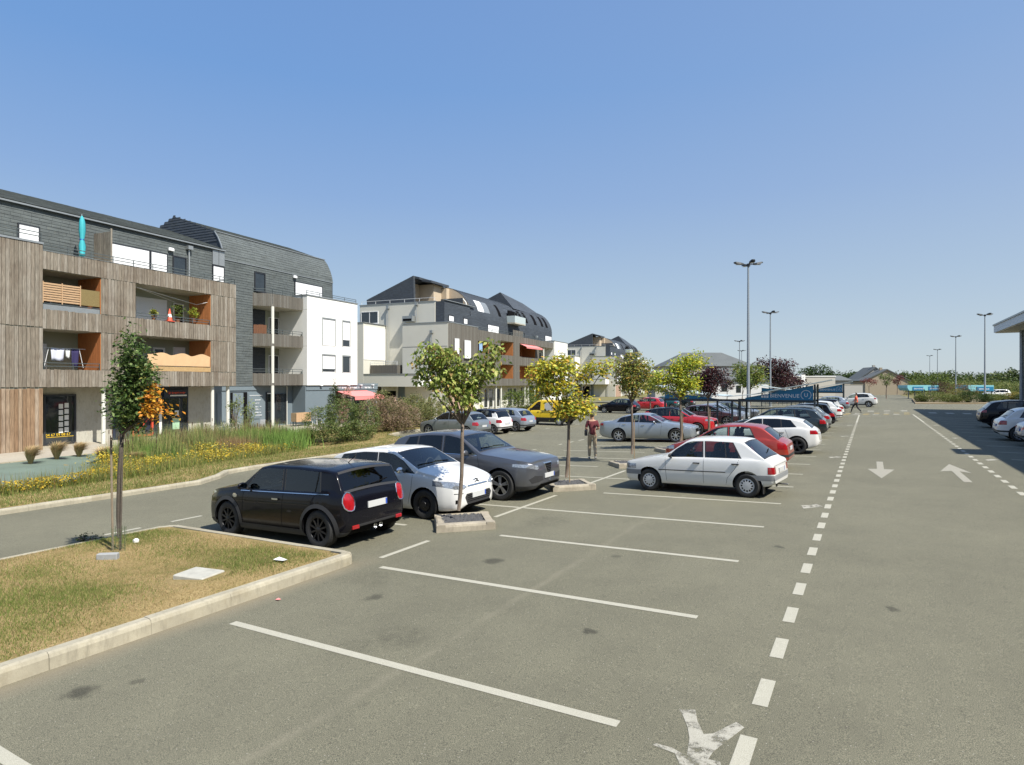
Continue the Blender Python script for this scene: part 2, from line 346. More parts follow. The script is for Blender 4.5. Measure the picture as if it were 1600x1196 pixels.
# the land to the horizon, one sheet lowered under everything laid on it
gv = []; gxs = [-3000, -1200, -400, -150, -80, -50, -36, -26, -18.5, -12.5, 4, 20, 60, 200, 800, 3000]; gys = [-3000, -500, -60, -10, 10, 20, 24, 28, 45, 80, 120, 200, 400, 900, 2000, 4000]
def far_z(x, y): return tz(x, y) - .16 - .5*sstep(95, 200, y) - (.1 if x < -18 else 0)
me = bpy.data.meshes.new("ground"); me.from_pydata([(x, y, far_z(x, y)) for y in gys for x in gxs], [], [(j*16+i, j*16+i+1, (j+1)*16+i+1, (j+1)*16+i) for j in range(15) for i in range(15)])
set_mats(me, M_field); tag(link_mesh("ground", me), kind="structure")
# asphalt of the car park with its slope
BX = [-12.0, -8, -4, 0, 4, 8, 11.6, 12.6, 13.2, 14.7, 18, 20, 22, 24, 24.6, 25.4, 26.2, 28, 30, 34, 40, 50, 60, 70, 80, 93]
def kerb_x(y): return float(np.interp(y, [-14, 10.0, 11.6, 12.7, 13.5, 15, 20, 24.6, 25.4, 26.2, 28, 42, 60, 93], [-18.15, -18.2, -18.25, -18.9, -19.6, -19.8, -20.0, -20.5, -21.6, -23.4, -24, -25.2, -27, -31]))
xs_ = [-18.5, -15.5, -12.5, -9, -6, -3, 0, 2, 4, 8, 14, 24]
vs = []
for y in BX:
    k = kerb_x(y) - .1
    for x in xs_:
        xx_ = k if x == -18.5 else x; vs.append((xx_, y, tz(xx_, y)))
n_ = len(xs_)
me = bpy.data.meshes.new("car_park"); me.from_pydata(vs, [], [(j*n_+i, j*n_+i+1, (j+1)*n_+i+1, (j+1)*n_+i) for j in range(len(BX)-1) for i in range(n_-1)]); set_mats(me, M_asph)
car_park = tag(link_mesh("car_park", me), kind="structure")
# far end of the lane: asphalt continues beyond to the houses
sheet("far_road", -40, 6, 93, 175, 8, 8, lambda x, y: far_z(x, y) + .12, M_asph)

def mark(name, pts, m=M_line, dz=.004, jitter=0):
    me = bpy.data.meshes.new(name); me.from_pydata([(x, y, tz(x, y)+dz) for x, y in pts], [], [tuple(range(len(pts)))]); set_mats(me, m)
    if me.polygons[0].normal.z < 0: me.flip_normals()
    return link_mesh(name, me, car_park)
def rect(name, x0, x1, y0, y1, m=M_line): return mark(name, [(x0, y0), (x1, y0), (x1, y1), (x0, y1)], m)
for k in range(-1, 22):                                   # bay lines, 2.5 m apart
    y = 4.48 + 2.5*k; w = .05
    if k < 2: rect("parking_line", -6.43, -1.68, y-w, y+w)
    elif k % 2 == 0:
        rect("parking_line", -5.83, -1.68, y-w, y+w); rect("parking_line", -11.75, -8.05, y-w, y+w)
    else: rect("parking_line", -11.75, -6.86, y-w, y+w); rect("parking_line", -6.74, -1.68, y-w, y+w)
for k in range(0, 9):
    y0 = 10.85 + 5*k if k else 10.85; rect("bay_end_line", -6.85, -6.75, 10.85+5*k, 13.75+5*k)
rect("bay_end_line", -6.85, -6.75, 7.38, 8.62)
for k in range(44): rect("lane_dash", -.83, -.71, 2.26+k, 2.76+k)
for k in range(44): rect("lane_dash", 2.88, 3.0, 2.36+k, 2.86+k)
rect("lane_edge_line", -.82, -.72, 46.2, 58); rect("lane_edge_line", 2.9, 3.0, 46.4, 58)
for k in range(24): rect("road_dash", -13.24, -13.13, 6.35+1.35*k, 7.05+1.35*k)
for k in range(10): rect("road_dash", -18.5-.0*k, -18.4, 28.5+2.4*k, 29.2+2.4*k)
for k in range(4, 20):                                    # bays on the shop side
    y = 4.48 + 2.5*k + .5; rect("parking_line", 3.92, 8.8, y-.05, y+.05)
for i in range(9):                                        # raised crossing, worn white and ochre blocks
    x0 = -3.4 + i*.72; rect("crossing_block", x0, x0+.42, 57.9, 59.2, M_line_worn if i % 2 else M_line_yel); rect("crossing_block", x0+.1, x0+.5, 60.2, 61.4, M_line_yel if i % 3 else M_line_worn)
for i in range(5): rect("crossing_block", 4.2+i*1.15, 4.75+i*1.15, 60.2, 62.0, M_line)
for i in range(3): rect("crossing_block", -.2+i*1.3, .3+i*1.3, 64.5, 66.6, M_line_worn)
mark("direction_arrow", [(.18, 23.35), (.36, 23.35), (.36, 21.35), (.62, 21.3), (.27, 19.3), (-.06, 21.3), (.18, 21.35)], M_arrow)
mark("direction_arrow", [(2.06, 19.2), (2.24, 19.2), (2.20, 21.4), (2.44, 21.1), (2.12, 23.2), (1.74, 21.3), (2.02, 21.45)], M_arrow)
def walker(cx, cy, s=1.0, f=1):                            # worn painted walking figure
    P_ = [(-.10, .30), (-.02, .32), (.02, .06), (.10, .02), (.26, .30), (.32, .25), (.14, -.08), (.08, -.2), (.16, -.55), (.08, -.62), (.0, -.36), (-.12, -.62), (-.22, -.58), (-.08, -.22), (-.10, -.1), (-.32, -.02), (-.34, -.08), (-.12, -.2), (-.1, -.02)]
    mark("walking_figure_mark", [(cx + x*s, cy + y*s*f) for x, y in P_], M_line_worn, .004)
mark("walking_figure_mark", [(-1.33, 4.91), (-1.21, 4.96), (-1.15, 4.79), (-1.07, 4.64), (-1.01, 4.68), (-0.89, 4.92), (-0.82, 4.87), (-0.9, 4.63), (-0.96, 4.44), (-0.97, 4.34), (-0.89, 4.35), (-0.86, 4.23), (-0.95, 4.09), (-1.1, 4.14), (-1.19, 4.3), (-1.36, 4.33), (-1.35, 4.36), (-1.23, 4.36), (-1.11, 4.31), (-1.15, 4.54), (-1.2, 4.68), (-1.29, 4.86)], M_line_worn)
for y in (14.4, 24.4, 34.3, 43.4): mark("walking_figure_mark", [(-1.2, y-.32), (-1.0, y-.1), (-.85, y+.05), (-1.0, y+.3), (-1.12, y+.12), (-1.28, y+.05)], M_line_worn)
for y in (24.75, 33.8, 43.45): mark("walking_figure_mark", [(3.25, y-.32), (3.45, y-.1), (3.58, y+.05), (3.42, y+.3), (3.3, y+.12), (3.2, y+.05)], M_line_worn)

# ---------------------------------------------------------------- kerbs
def kerb(name, path, w=.16, h=.15, stone=1.0, m=None, closed=False, gap=.003):
    """kerb stones laid along a path (left side of travel is the raised ground)"""
    m = m or M_kerb; root = empty(name, kind="structure"); k = 0
    pts = [Vector((p[0], p[1], 0)) for p in path]
    for a, b_ in zip(pts[:-1], pts[1:]):
        d = b_ - a; L = d.length; n = max(1, round(L/stone)); d.normalize(); nl = Vector((-d.y, d.x, 0))
        for i in range(n):
            p = a + d*(L*i/n + gap/2); q = a + d*(L*(i+1)/n - gap/2); j = random.uniform(-.004, .004); hz = h + random.uniform(-.004, .004)
            vs = []
            for c_ in (p, q):
                z = tz(c_.x, c_.y)
                for (o_, hh) in ((-.012, -.2), (0, hz-.05), (.016, hz-.015), (.045, hz), (w, hz-.002), (w, -.2)):
                    e = c_ + nl*(o_ + j); vs.append((e.x, e.y, z + hh))
            q_ = MB(); q_.add(vs, [(0, 1, 7, 6), (1, 2, 8, 7), (2, 3, 9, 8), (3, 4, 10, 9), (4, 5, 11, 10), (0, 5, 4, 3, 2, 1), (6, 7, 8, 9, 10, 11)])
            q_.build("kerb_stone", m, root)
    return root
IS = [(-6.97, -9.0), (-6.96, 6.80), (-6.99, 6.93), (-7.07, 7.01), (-7.2, 7.04), (-11.85, 7.10), (-12.05, 7.03), (-12.15, 6.84), (-12.15, -9.0)]
kerb("island_kerb", IS, .15, .17, 1.0)
kp = [(kerb_x(y), y) for y in (60, 42, 28, 26.2, 25.4, 24.6, 20, 15, 13.5, 12.7, 11.6, 10, -12)]
kerb("road_kerb", list(reversed(kp)), .16, .14, 1.0)
M_kerb2 = concrete('planter_concrete', (.39, .345, .265), .3, 3)
def planter(cx, cy, s=.62, ang=40, h=.145):
    c_, s_ = math.cos(rad(ang)), math.sin(rad(ang)); L_ = []
    for (a, b_) in ((-1, -1), (1, -1), (1, 1), (-1, 1), (-1, -1)): L_.append((cx + (a*c_-b_*s_)*s, cy + (a*s_+b_*c_)*s))
    k = kerb("tree_island_kerb", L_, .17, h, 1.3, M_kerb2)
    q = MB(); inn = [(cx + (a*c_-b_*s_)*(s-.14), cy + (a*s_+b_*c_)*(s-.14)) for a, b_ in ((-1, -1), (1, -1), (1, 1), (-1, 1))]
    n = 26; vs = []
    for j in range(n+1):
        for i in range(n+1):
            u, v = i/n*2-1, j/n*2-1; x, y = cx + (u*c_-v*s_)*(s-.13), cy + (u*s_+v*c_)*(s-.13); vs.append((x, y, tz(cx, cy) + h - .016 + random.uniform(-.02, .02)))
    q.add(vs, [(j*(n+1)+i, j*(n+1)+i+1, (j+1)*(n+1)+i+1, (j+1)*(n+1)+i) for j in range(n) for i in range(n)])
    tag(q.build("gravel_bed", M_gravel, k), kind="stuff")
for k in range(9): planter(-7.0 + (.03, -.02, -.1, 0, .02, -.03, 0, 0, 0)[k], 9.95 + 5.02*k, .56 + .02*(k % 2))

# grass island near the camera
def isl_z(x, y):
    e = max(0, min(1, (6.74-y)/.5, (-7.1-x)/.5, (x+12.0)/.5)); return tz(x, y) + .160 + e*(.035 + .05*math.sin(x*1.3+1)*math.sin(y*.9))
sheet("grass_island", -12.02, -7.105, -9, 6.84, .2, .2, isl_z, M_turf)
sheet("grass_island_edge", -12.02, -7.4, 6.84, 6.93, .4, .09, lambda x, y: tz(x, y) + .158, M_turf)
# verge, planted hollow and path on the building side
B1A = rad(6.1872)
B1O = (-33.7096, 13.5227)
def b1w(n, s): return (B1O[0] + n*math.cos(B1A) - s*math.sin(B1A), B1O[1] + n*math.sin(B1A) + s*math.cos(B1A))
ys = [-14 + .75*i for i in range(100)]
def path_x(y):                                      # edge of the path in front of the building
    s = (y - B1O[1])/math.cos(B1A); x = b1w(3.6, s)[0]
    return x if y < 30 else x + (y-30)*.02
Lf = [(path_x(y), y) for y in ys]; Rt = [(kerb_x(y)-.13, y) for y in ys]
def verge_z(x, y, t=None):
    k = kerb_x(y)-.13; p = path_x(y); t = (x-p)/(k-p) if k > p else 0
    zl, zr = -.64, tz(k, y) + .13
    return zl + (zr-zl)*sstep(0, 1, t) - .22*math.sin(math.pi*min(1, max(0, t)))**2 * (1 - sstep(22, 30, y)) + .03*math.sin(x*2.1)*math.sin(y*1.7)
strip("verge", Lf, Rt, verge_z, M_turf, 26)
W_ = [b1w(-1.8, s) for s in (-16, 60)]
sheet_pts_l = [(b1w(-4, (y-B1O[1])/math.cos(B1A))[0], y) for y in ys]
strip("pavement", sheet_pts_l, [(x+.15, y) for x, y in Lf], lambda x, y, t: -.615 - .012*t, M_pave, 4)
q = MB()
for i in range(len(ys)-1):
    a, b_ = Lf[i], Lf[i+1]; q.add([(a[0]+.15, a[1], -.7), (b_[0]+.15, b_[1], -.7), (b_[0]+.15, b_[1], -.605), (a[0]+.15, a[1], -.605), (a[0]+.27, a[1], -.7), (b_[0]+.27, b_[1]-.01, -.7), (b_[0]+.27, b_[1]-.01, -.605), (a[0]+.27, a[1], -.605)], [(0, 1, 2, 3), (4, 5, 6, 7), (3, 2, 6, 7), (0, 3, 7, 4), (1, 2, 6, 5)])
tag(q.build("path_edging", M_kerb), kind="structure")
tarp_ys = [-14 + .7*i for i in range(41)]
strip("weed_control_sheet", [(path_x(y)+.35, y) for y in tarp_ys], [(min(-21.9, -21.9 - max(0, y-9.5)*1.15), y) for y in tarp_ys],
      lambda x, y, t: verge_z(x, y) + .03 + .03*math.sin(x*3.1+y)*math.sin(y*2.3-x), M_tarp, 22)
# ---------------------------------------------------------------- vegetation
M_leaf = attr_mat("leaf", .55, trans=.35)
M_blade = attr_mat("grass_blade", .8, trans=.25)
M_bark = mat("bark", (.16, .125, .095), .9, var=.4, scale=9, bmp=.8, bscale=40)
M_barkdark = mat("dark_bark", (.09, .075, .06), .9, var=.35, scale=9, bmp=.8, bscale=40)
M_stake = mat("stake_wood", (.30, .22, .13), .85, var=.25, scale=6)
def quads_mesh(name, V, F_n, cols, m, parent=None, kind=None):
    """V (n,k,3) vertices of n polygons with k corners; cols (n,3)"""
    n, k = V.shape[0], V.shape[1]
    me = bpy.data.meshes.new(name); me.vertices.add(n*k); me.vertices.foreach_set("co", V.reshape(-1).astype(np.float32))
    me.loops.add(n*k); me.loops.foreach_set("vertex_index", np.arange(n*k, dtype=np.int32))
    me.polygons.add(n); me.polygons.foreach_set("loop_start", np.arange(0, n*k, k, dtype=np.int32)); me.update()
    a = me.attributes.new("col", 'FLOAT_COLOR', 'FACE'); c = np.ones((n, 4), np.float32); c[:, :3] = np.clip(cols, 0, 1); a.data.foreach_set("color", c.reshape(-1))
    me.materials.append(m); me.validate(); o = link_mesh(name, me, parent)
    if kind: o["kind"] = kind
    return o
def rand_dirs(n):
    v = RNG.normal(size=(n, 3)); return v / np.linalg.norm(v, axis=1)[:, None]
def leaves(centers, size, cols, name, parent=None, m=None, droop=.3, aspect=.55, kind=None, sz_var=.35, up=.6):
    n = len(centers); d = rand_dirs(n); d[:, 2] = d[:, 2]*.6 - droop; d /= np.linalg.norm(d, axis=1)[:, None]
    nn = rand_dirs(n); nn[:, 2] = np.abs(nn[:, 2]) + up; w = np.cross(d, nn); w /= (np.linalg.norm(w, axis=1)[:, None] + 1e-6); nz = np.cross(w, d)
    s = size*(1 + sz_var*RNG.uniform(-1, 1, n)); L = (d.T*s).T; Wd = (w.T*s*aspect*.5).T; C = centers; fold = (nz.T*s*.12).T
    V = np.stack([C, C + L*.45 + Wd + fold, C + L, C + L*.45 - Wd + fold], 1)
    return quads_mesh(name, V, 4, cols, m or M_leaf, parent, kind)
def pal(n, cols, w, jit=.18):
    idx = RNG.choice(len(cols), n, p=np.array(w)/sum(w)); c = np.array(cols)[idx]
    return c*(1 + jit*RNG.uniform(-1, 1, (n, 1)))
def crown_points(blobs, n, clump=.14, per=14, shell=.5):
    """leaf places gathered round twigs inside ellipsoid blobs"""
    B = np.array([b[:6] if len(b) >= 6 else (b[0], b[1], b[2], b[3], b[3], b[3]) for b in blobs], float)
    vol = B[:, 3]*B[:, 4]*B[:, 5]; k = max(1, n//per); idx = RNG.choice(len(B), k, p=vol/vol.sum())
    d = rand_dirs(k); r = RNG.uniform(shell, 1, k)**(1/2.2); tw = B[idx, :3] + d*B[idx, 3:6]*r[:, None]
    c = np.repeat(tw, per, axis=0) + RNG.normal(size=(k*per, 3))*clump*np.array([1, 1, .75]); return c, tw
def tree(x, y, name, label, blobs, n, size, cols, w, trunk=(.045, .03), fork=1.2, group=None, clump=.12, per=14, lean=(0, 0), stakes=0, bark=None, z=None, cat="tree", droop=.35, twigs=True, extra=None):
    z0 = tz(x, y) + .1 if z is None else z
    r = empty(name, (x, y, z0), 0, label, cat, group); bark = bark or M_bark
    c, tw = crown_points(blobs, n, clump, per)
    colr = pal(len(c), cols, w)
    if extra is not None: colr = extra(c, colr)
    q = MB(); r0, r1 = trunk; top = max(b[2] for b in blobs); zs = np.linspace(-.15, fork, 7)
    pts = [(lean[0]*(zz/fork)**1.5 + .02*math.sin(zz*3+x), lean[1]*(zz/fork) + .02*math.cos(zz*2.3+y), zz) for zz in zs]; q.tube(pts, [r0*1.25] + [r0 + (r1-r0)*t for t in np.linspace(0, 1, 6)], 9)
    f = Vector(pts[-1])
    q.build("trunk", bark, r, smooth='all')
    q = MB(); bl = sorted(blobs, key=lambda b: -b[3])[:14]
    for b_ in bl:
        e = Vector(b_[:3]); mid = f.lerp(e, .5) + Vector((0, 0, -.08*(e-f).length*.5)) + Vector((random.uniform(-.05, .05), random.uniform(-.05, .05), 0))
        q.tube([f + Vector((0, 0, -.05)), mid, e], [r1*.75, r1*.45, r1*.15], 6)
        if twigs:
            near = [t for t in tw if (Vector(t)-e).length < b_[3]*1.2][:7]
            for t in near: q.tube([mid.lerp(e, random.uniform(.2, 1)), Vector(t)], [r1*.2, r1*.08], 4)
    q.build("branches", bark, r, smooth='all')
    leaves(c, size, colr, "crown", r, droop=droop)
    for k in range(stakes):
        q = MB(); sx, sy = ((.07, .03), (-.06, -.04))[k]; q.tube([(sx, sy, -.1), (sx, sy, 1.45)], .015, 7); q.build("stake", M_stake, r)
    return r
def blades(n, xf, hmin, hmax, wd, cols, w, name, zf, label=None, cat=None, kind="stuff", lean=.4, parent=None, jit=.25, wave=False):
    P = xf(n); n = len(P); z = np.array([zf(a, b_) for a, b_ in P]); h = RNG.uniform(hmin, hmax, n)
    if wave: h = h*(.35 + .8*np.abs(np.sin(P[:, 0]*1.7 + P[:, 1]*.9)*np.cos(P[:, 1]*1.3 - P[:, 0]*.6)) + .15*np.sin(P[:, 1]*3.1))
    a = RNG.uniform(0, 2*math.pi, n); l = RNG.uniform(0, lean, n)*h; a2 = RNG.uniform(0, 2*math.pi, n)
    base = np.stack([P[:, 0], P[:, 1], z - .01], 1); wv = np.stack([np.cos(a), np.sin(a), np.zeros(n)], 1)*wd/2
    tip = base + np.stack([np.cos(a2)*l, np.sin(a2)*l, h], 1); V = np.stack([base - wv, base + wv, tip], 1)
    o = quads_mesh(name, V, 3, pal(n, cols, w, jit), M_blade, parent, kind)
    if label: tag(o, label, cat)
    return o
def in_rect(x0, x1, y0, y1):
    return lambda n: np.stack([RNG.uniform(x0, x1, n), RNG.uniform(y0, y1, n)], 1)

STRAW = [(.44, .33, .17), (.34, .24, .11), (.25, .20, .08), (.15, .16, .045)]
def island_pts(n):
    P = np.stack([RNG.uniform(-12.0, -7.13, n), RNG.uniform(-1.5, 6.8, n)], 1)
    k = np.hypot(P[:, 0]+8.0, P[:, 1]-5.05) > .42; return P[k]
blades(95000, island_pts, .012, .05, .006, STRAW, [4, 3, 2, 1.3], "dry_grass", isl_z, "short sunburnt grass covering the kerbed island by the camera", "grass", lean=1.3)
def patch_pts(n):
    cs = RNG.choice(16, n); cx = np.array([-8.6, -9.8, -11.2, -7.9, -9.0, -11.2, -10.4, -8.4, -8.0, -7.6, -11.0, -9.9, -8.8, -11.4, -9.4, -7.5])[cs]; cy = np.array([4.0, 5.9, 6.3, 5.6, 3.0, 3.4, 4.2, 6.3, 3.2, 2.6, 2.0, 2.2, 3.6, 5.6, 3.6, 6.2])[cs]
    P = np.stack([cx + RNG.normal(size=n)*.42, cy + RNG.normal(size=n)*.33], 1); return P[(P[:, 0] < -7.16) & (P[:, 0] > -12.0) & (P[:, 1] < 6.75) & (np.hypot(P[:, 0]+8.0, P[:, 1]-5.05) > .42)]
blades(52000, patch_pts, .015, .06, .008, [(.11, .16, .03), (.17, .22, .05), (.27, .26, .09)], [3, 3, 1.5], "green_grass_tufts", isl_z, "greener tufts scattered through the dry island grass", "grass", lean=.9)
def verge_pts(n):
    Y = RNG.uniform(-3, 34, n); k = np.array([kerb_x(a)-.2 for a in Y]); X = k - RNG.uniform(0, 1, n)**1.2*np.where(Y < 22, 3.4, 9); return np.stack([X, Y], 1)
blades(60000, verge_pts, .03, .11, .02, [(.38, .30, .14), (.26, .22, .08), (.19, .21, .06), (.13, .18, .04)], [2, 2, 3, 4], "verge_grass", verge_z, "mown half dry grass along the far road kerb", "grass", lean=.9)
# flower meadow and reeds in the hollow
def meadow(n):
    Y = RNG.uniform(-2, 20.5, n); X = np.empty(n)
    for i in range(n):
        y = Y[i]; a = -21.2 - max(0, y-9)*.22; wdt = .25 + .6*abs(math.sin(y*1.3)) + 3.6*sstep(9.8, 13.0, y)*(1-.3*sstep(16, 20, y)) + 1.4*sstep(7.6, 6.4, y)
        X[i] = a - RNG.uniform(0, 1)*wdt
    return np.stack([X, Y], 1)
blades(40000, meadow, .1, .6, .022, [(.13, .18, .04), (.22, .25, .06), (.32, .27, .10), (.08, .12, .03)], [3, 3, 3, 1.5], "meadow_stems", verge_z, "tangled green stems of the flower meadow in the hollow", "meadow", lean=.5, wave=True)
blades(2600, meadow, .4, .8, .02, [(.16, .2, .05), (.30, .27, .1), (.2, .12, .06)], [3, 3, 1], "tall_meadow_stems", verge_z, "taller loose stems standing out of the flower meadow", "meadow", lean=.3)
mp = meadow(24000); mz = np.array([verge_z(a, b_) for a, b_ in mp]); dens = np.sin(mp[:, 0]*1.9+.5)*np.sin(mp[:, 1]*1.3) + RNG.uniform(-.9, .55, len(mp)) > 0
mp, mz = mp[dens], mz[dens]; C = np.stack([mp[:, 0], mp[:, 1], mz + RNG.uniform(.1, .42, len(mp))], 1)
o = leaves(C, .05, pal(len(C), [(.62, .42, .03), (.45, .36, .05), (.3, .3, .06)], [4, 3, 2]), "yellow_flowers", None, M_leaf, 0, .9, "stuff"); tag(o, "yellow daisy flowers massed along the meadow edge", "flowers")
def reeds(n):
    t = RNG.uniform(0, 1, n); Y = 12.8 + 10.2*t; X = -25.2 - 4.6*RNG.uniform(0, 1, n)*np.sin(math.pi*np.clip(t*.9+.1, 0, 1)) - .8*t; return np.stack([X, Y], 1)
blades(21000, reeds, .5, 1.45, .026, [(.15, .21, .06), (.24, .31, .09), (.36, .32, .13), (.10, .14, .05)], [3, 3, 3, 1], "reed_leaves", verge_z, "tall grey green reed leaves growing in the hollow", "reeds", lean=.42, wave=True)
rp = reeds(70); q = MB()
for a, b_ in rp: z = verge_z(a, b_); h_ = random.uniform(.85, 1.2); q.tube([(a, b_, z), (a+.03, b_, z+h_)], .006, 4); q.tube([(a+.03, b_, z+h_), (a+.035, b_, z+h_+.16)], .018, 5)
tag(q.build("bulrush_heads", mat("bulrush_brown", (.07, .035, .02), .9, var=.3)), "dark brown bulrush heads standing above the reeds", "reeds", kind="stuff")
def clump_pts(cx, cy, r):
    return lambda n: np.stack([cx + RNG.normal(size=n)*r, cy + RNG.normal(size=n)*r*.8], 1)
CL = [(-26.2, 14.6, .5, .9, 0), (-27.4, 16.6, .6, 1.25, 1), (-25.4, 16.4, .45, .7, 2), (-28.3, 18.4, .6, 1.3, 1), (-26.0, 18.2, .5, .95, 3), (-27.2, 20.2, .6, 1.2, 0), (-25.2, 20.2, .6, 1.15, 0), (-28.6, 21.4, .6, 1.2, 3), (-24.6, 18.0, .4, .55, 2), (-23.8, 15.6, .45, .5, 2), (-26.6, 21.8, .5, 1.2, 0), (-24.0, 13.2, .4, .45, 2), (-25.6, 12.4, .4, .6, 2)]
CC = [([(.14, .24, .05), (.20, .32, .07), (.10, .17, .04)], [3, 3, 1]), ([(.26, .24, .10), (.16, .19, .07), (.32, .24, .12)], [2, 2, 2]), ([(.62, .45, .05), (.5, .42, .06), (.2, .24, .06)], [3, 2, 2]), ([(.28, .17, .09), (.36, .25, .13), (.2, .2, .08)], [3, 2, 1])]
for i, (cx, cy, r_, h_, kk) in enumerate(CL):
    if kk == 2:
        P_ = clump_pts(cx, cy, r_)(900); C_ = np.stack([P_[:, 0], P_[:, 1], np.array([verge_z(a, b_) for a, b_ in P_]) + RNG.uniform(.1, h_, len(P_))], 1); o = leaves(C_, .06, pal(len(C_), *CC[2]), "flower_patch", None, M_leaf, 0, .9, "stuff"); tag(o, "patch of yellow daisies in the hollow", "flowers")
    else: blades(1500, clump_pts(cx, cy, r_), h_*.4, h_, .03, *CC[kk], "tall_grass_patch", verge_z, "taller patch of wild grass in the planted hollow", "wild grass", lean=.5)
# feathery ornamental grasses, one thing each
def tuft(x, y, h, spread, label, cols=((.58, .42, .22), (.68, .52, .30), (.30, .30, .10)), w=(4, 3, 1), n=900, gp="feathery straw coloured grasses by the path"):
    r = empty("feather_grass", (x, y, verge_z(x, y)), 0, label, "grass tuft", gp)
    a = RNG.uniform(0, 2*math.pi, n); s = RNG.uniform(0, 1, n)**.7*spread; hh = h*RNG.uniform(.55, 1, n)
    b0 = np.stack([np.cos(a)*.05, np.sin(a)*.05, np.zeros(n)], 1); mid = np.stack([np.cos(a)*s*.45, np.sin(a)*s*.45, hh*.7], 1); wind = np.array([.32, .24, -.12])*h*RNG.uniform(.2, 1, (n, 1))
    tip = np.stack([np.cos(a)*s, np.sin(a)*s, hh], 1) + wind; wv = np.stack([-np.sin(a), np.cos(a), np.zeros(n)], 1)*.009
    V = np.stack([b0, mid - wv, tip, mid + wv], 1); quads_mesh("blades", V, 4, pal(n, cols, w, .25), M_blade, r); return r
tuft(-28.4, 11.0, .85, .42, "leftmost feathery straw grass at the edge of the green sheet")
tuft(-28.9, 12.1, .85, .45, "feathery straw grass in front of the estate agency window")
tuft(-29.3, 13.1, .75, .4, "smallest feathery straw grass below the concrete column")
tuft(-26.9, 13.0, .8, .75, "broad feathery grass beside the staked tree, leaning right", n=1500)
tuft(-26.2, 13.6, .6, .7, "low bleached grass tuft leaning over the sheet edge", n=1300)
tuft(-29.0, 15.6, .6, .4, "short bleached grass tuft behind the staked tree", n=700)

# near trees of the car park
def orange_part(c, col):
    u = c[:, 0]*.862 + c[:, 1]*.507; k = (c[:, 2] < 2.75) & (u > .50 + .25*np.maximum(0, c[:, 2]-2.35)) & (c[:, 2] > 2.0)
    col[k] = pal(int(k.sum()), [(.68, .28, .03), (.62, .36, .05), (.5, .35, .05)], [4, 3, 1]); return col
# BL: offsets along the picture, u to the right and v away
def BL(lst): return [(u*.862 - v*.507, u*.507 + v*.862, z, r_, r_, rz) for (u, v, z, r_, rz) in lst]
G_DARK = [(.07, .13, .033), (.13, .20, .055), (.24, .32, .12), (.03, .055, .015), (.30, .30, .08)]
tree(-10.65, 5.31, "staked_tree", "slender dark leaved tree with one orange side branch on the grass island",
     BL([(.26, 0, 3.55, .10, .18), (.22, .05, 3.28, .18, .22), (.38, -.1, 3.15, .15, .2), (.2, .1, 3.0, .2, .24), (.40, 0, 2.85, .2, .24), (.12, 0, 2.72, .18, .2), (.3, .1, 2.62, .26, .26), (.56, -.05, 2.78, .12, .14), (.18, -.1, 2.38, .22, .22), (.42, .0, 2.34, .2, .18), (.16, 0, 2.14, .17, .16), (.34, .05, 2.08, .15, .12), (-.08, .05, 2.55, .09, .12), (-.1, .05, 2.3, .07, .08),
         (.60, -.1, 2.62, .12, .12), (.66, -.1, 2.42, .13, .11), (.62, -.1, 2.24, .13, .1), (.82, -.12, 2.26, .10, .07), (.96, -.12, 2.2, .06, .05)]), 5200, .068, G_DARK, [4, 4, 2, 2, .4],
     trunk=(.042, .026), fork=1.95, clump=.07, lean=(.08, .06), per=12, bark=M_barkdark, extra=orange_part, droop=.25, z=isl_z(-10.65, 5.31))
G_MID = [(.22, .29, .06), (.32, .39, .09), (.44, .44, .13), (.42, .29, .10), (.10, .16, .035)]
tree(-7.02, 9.85, "car_park_tree", "young forked green tree in the kerbed bed beside the small white hatchback",
     BL([(-.62, 0, 3.3, .28, .2), (-.5, .1, 2.95, .3, .24), (-.2, 0, 3.1, .3, .28), (-.3, -.1, 2.65, .26, .22), (-.66, 0, 2.86, .16, .18), (.02, .1, 2.75, .3, .28), (.3, 0, 2.95, .28, .24), (.62, 0, 3.25, .22, .26), (.74, .05, 3.5, .12, .12), (.56, 0, 2.9, .22, .2), (.1, -.1, 2.42, .26, .18), (-.12, 0, 2.3, .16, .14), (.34, 0, 2.55, .2, .18), (-.36, 0, 3.42, .14, .12)]),
     3000, .10, G_MID, [4, 4, 2.4, 1.3, 2], trunk=(.042, .034), fork=1.95, clump=.075, per=12, group="young trees in kerbed beds between the two rows of bays", droop=.75, lean=(.08, .05))
YEL = [(.62, .52, .06), (.46, .48, .07), (.26, .34, .06), (.62, .36, .06), (.14, .2, .04)]
tree(-7.1, 15.0, "car_park_tree", "spreading yellow and orange tree in the kerbed bed beside the grey crossover",
     BL([(-.5, 0, 3.2, .30, .22), (-.85, 0, 2.95, .24, .24), (-.1, 0, 3.2, .32, .25), (.35, 0, 3.0, .26, .2), (.75, 0, 3.15, .24, .18), (1.12, 0, 3.3, .18, .16), (1.0, 0, 3.0, .14, .12), (-.42, .1, 2.7, .36, .28), (.0, -.1, 2.6, .3, .22), (-.72, 0, 2.5, .2, .2), (.0, 0, 2.1, .3, .2), (.3, 0, 2.0, .28, .16), (.62, .3, 2.02, .18, .1), (.5, 0, 2.25, .22, .16), (-.15, 0, 1.9, .16, .12)]),
     4300, .105, YEL, [4, 4, 2.4, 1.2, 1], trunk=(.05, .036), fork=1.75, clump=.10, per=12, group="young trees in kerbed beds between the two rows of bays", bark=M_bark, stakes=1, lean=(.05, .05))
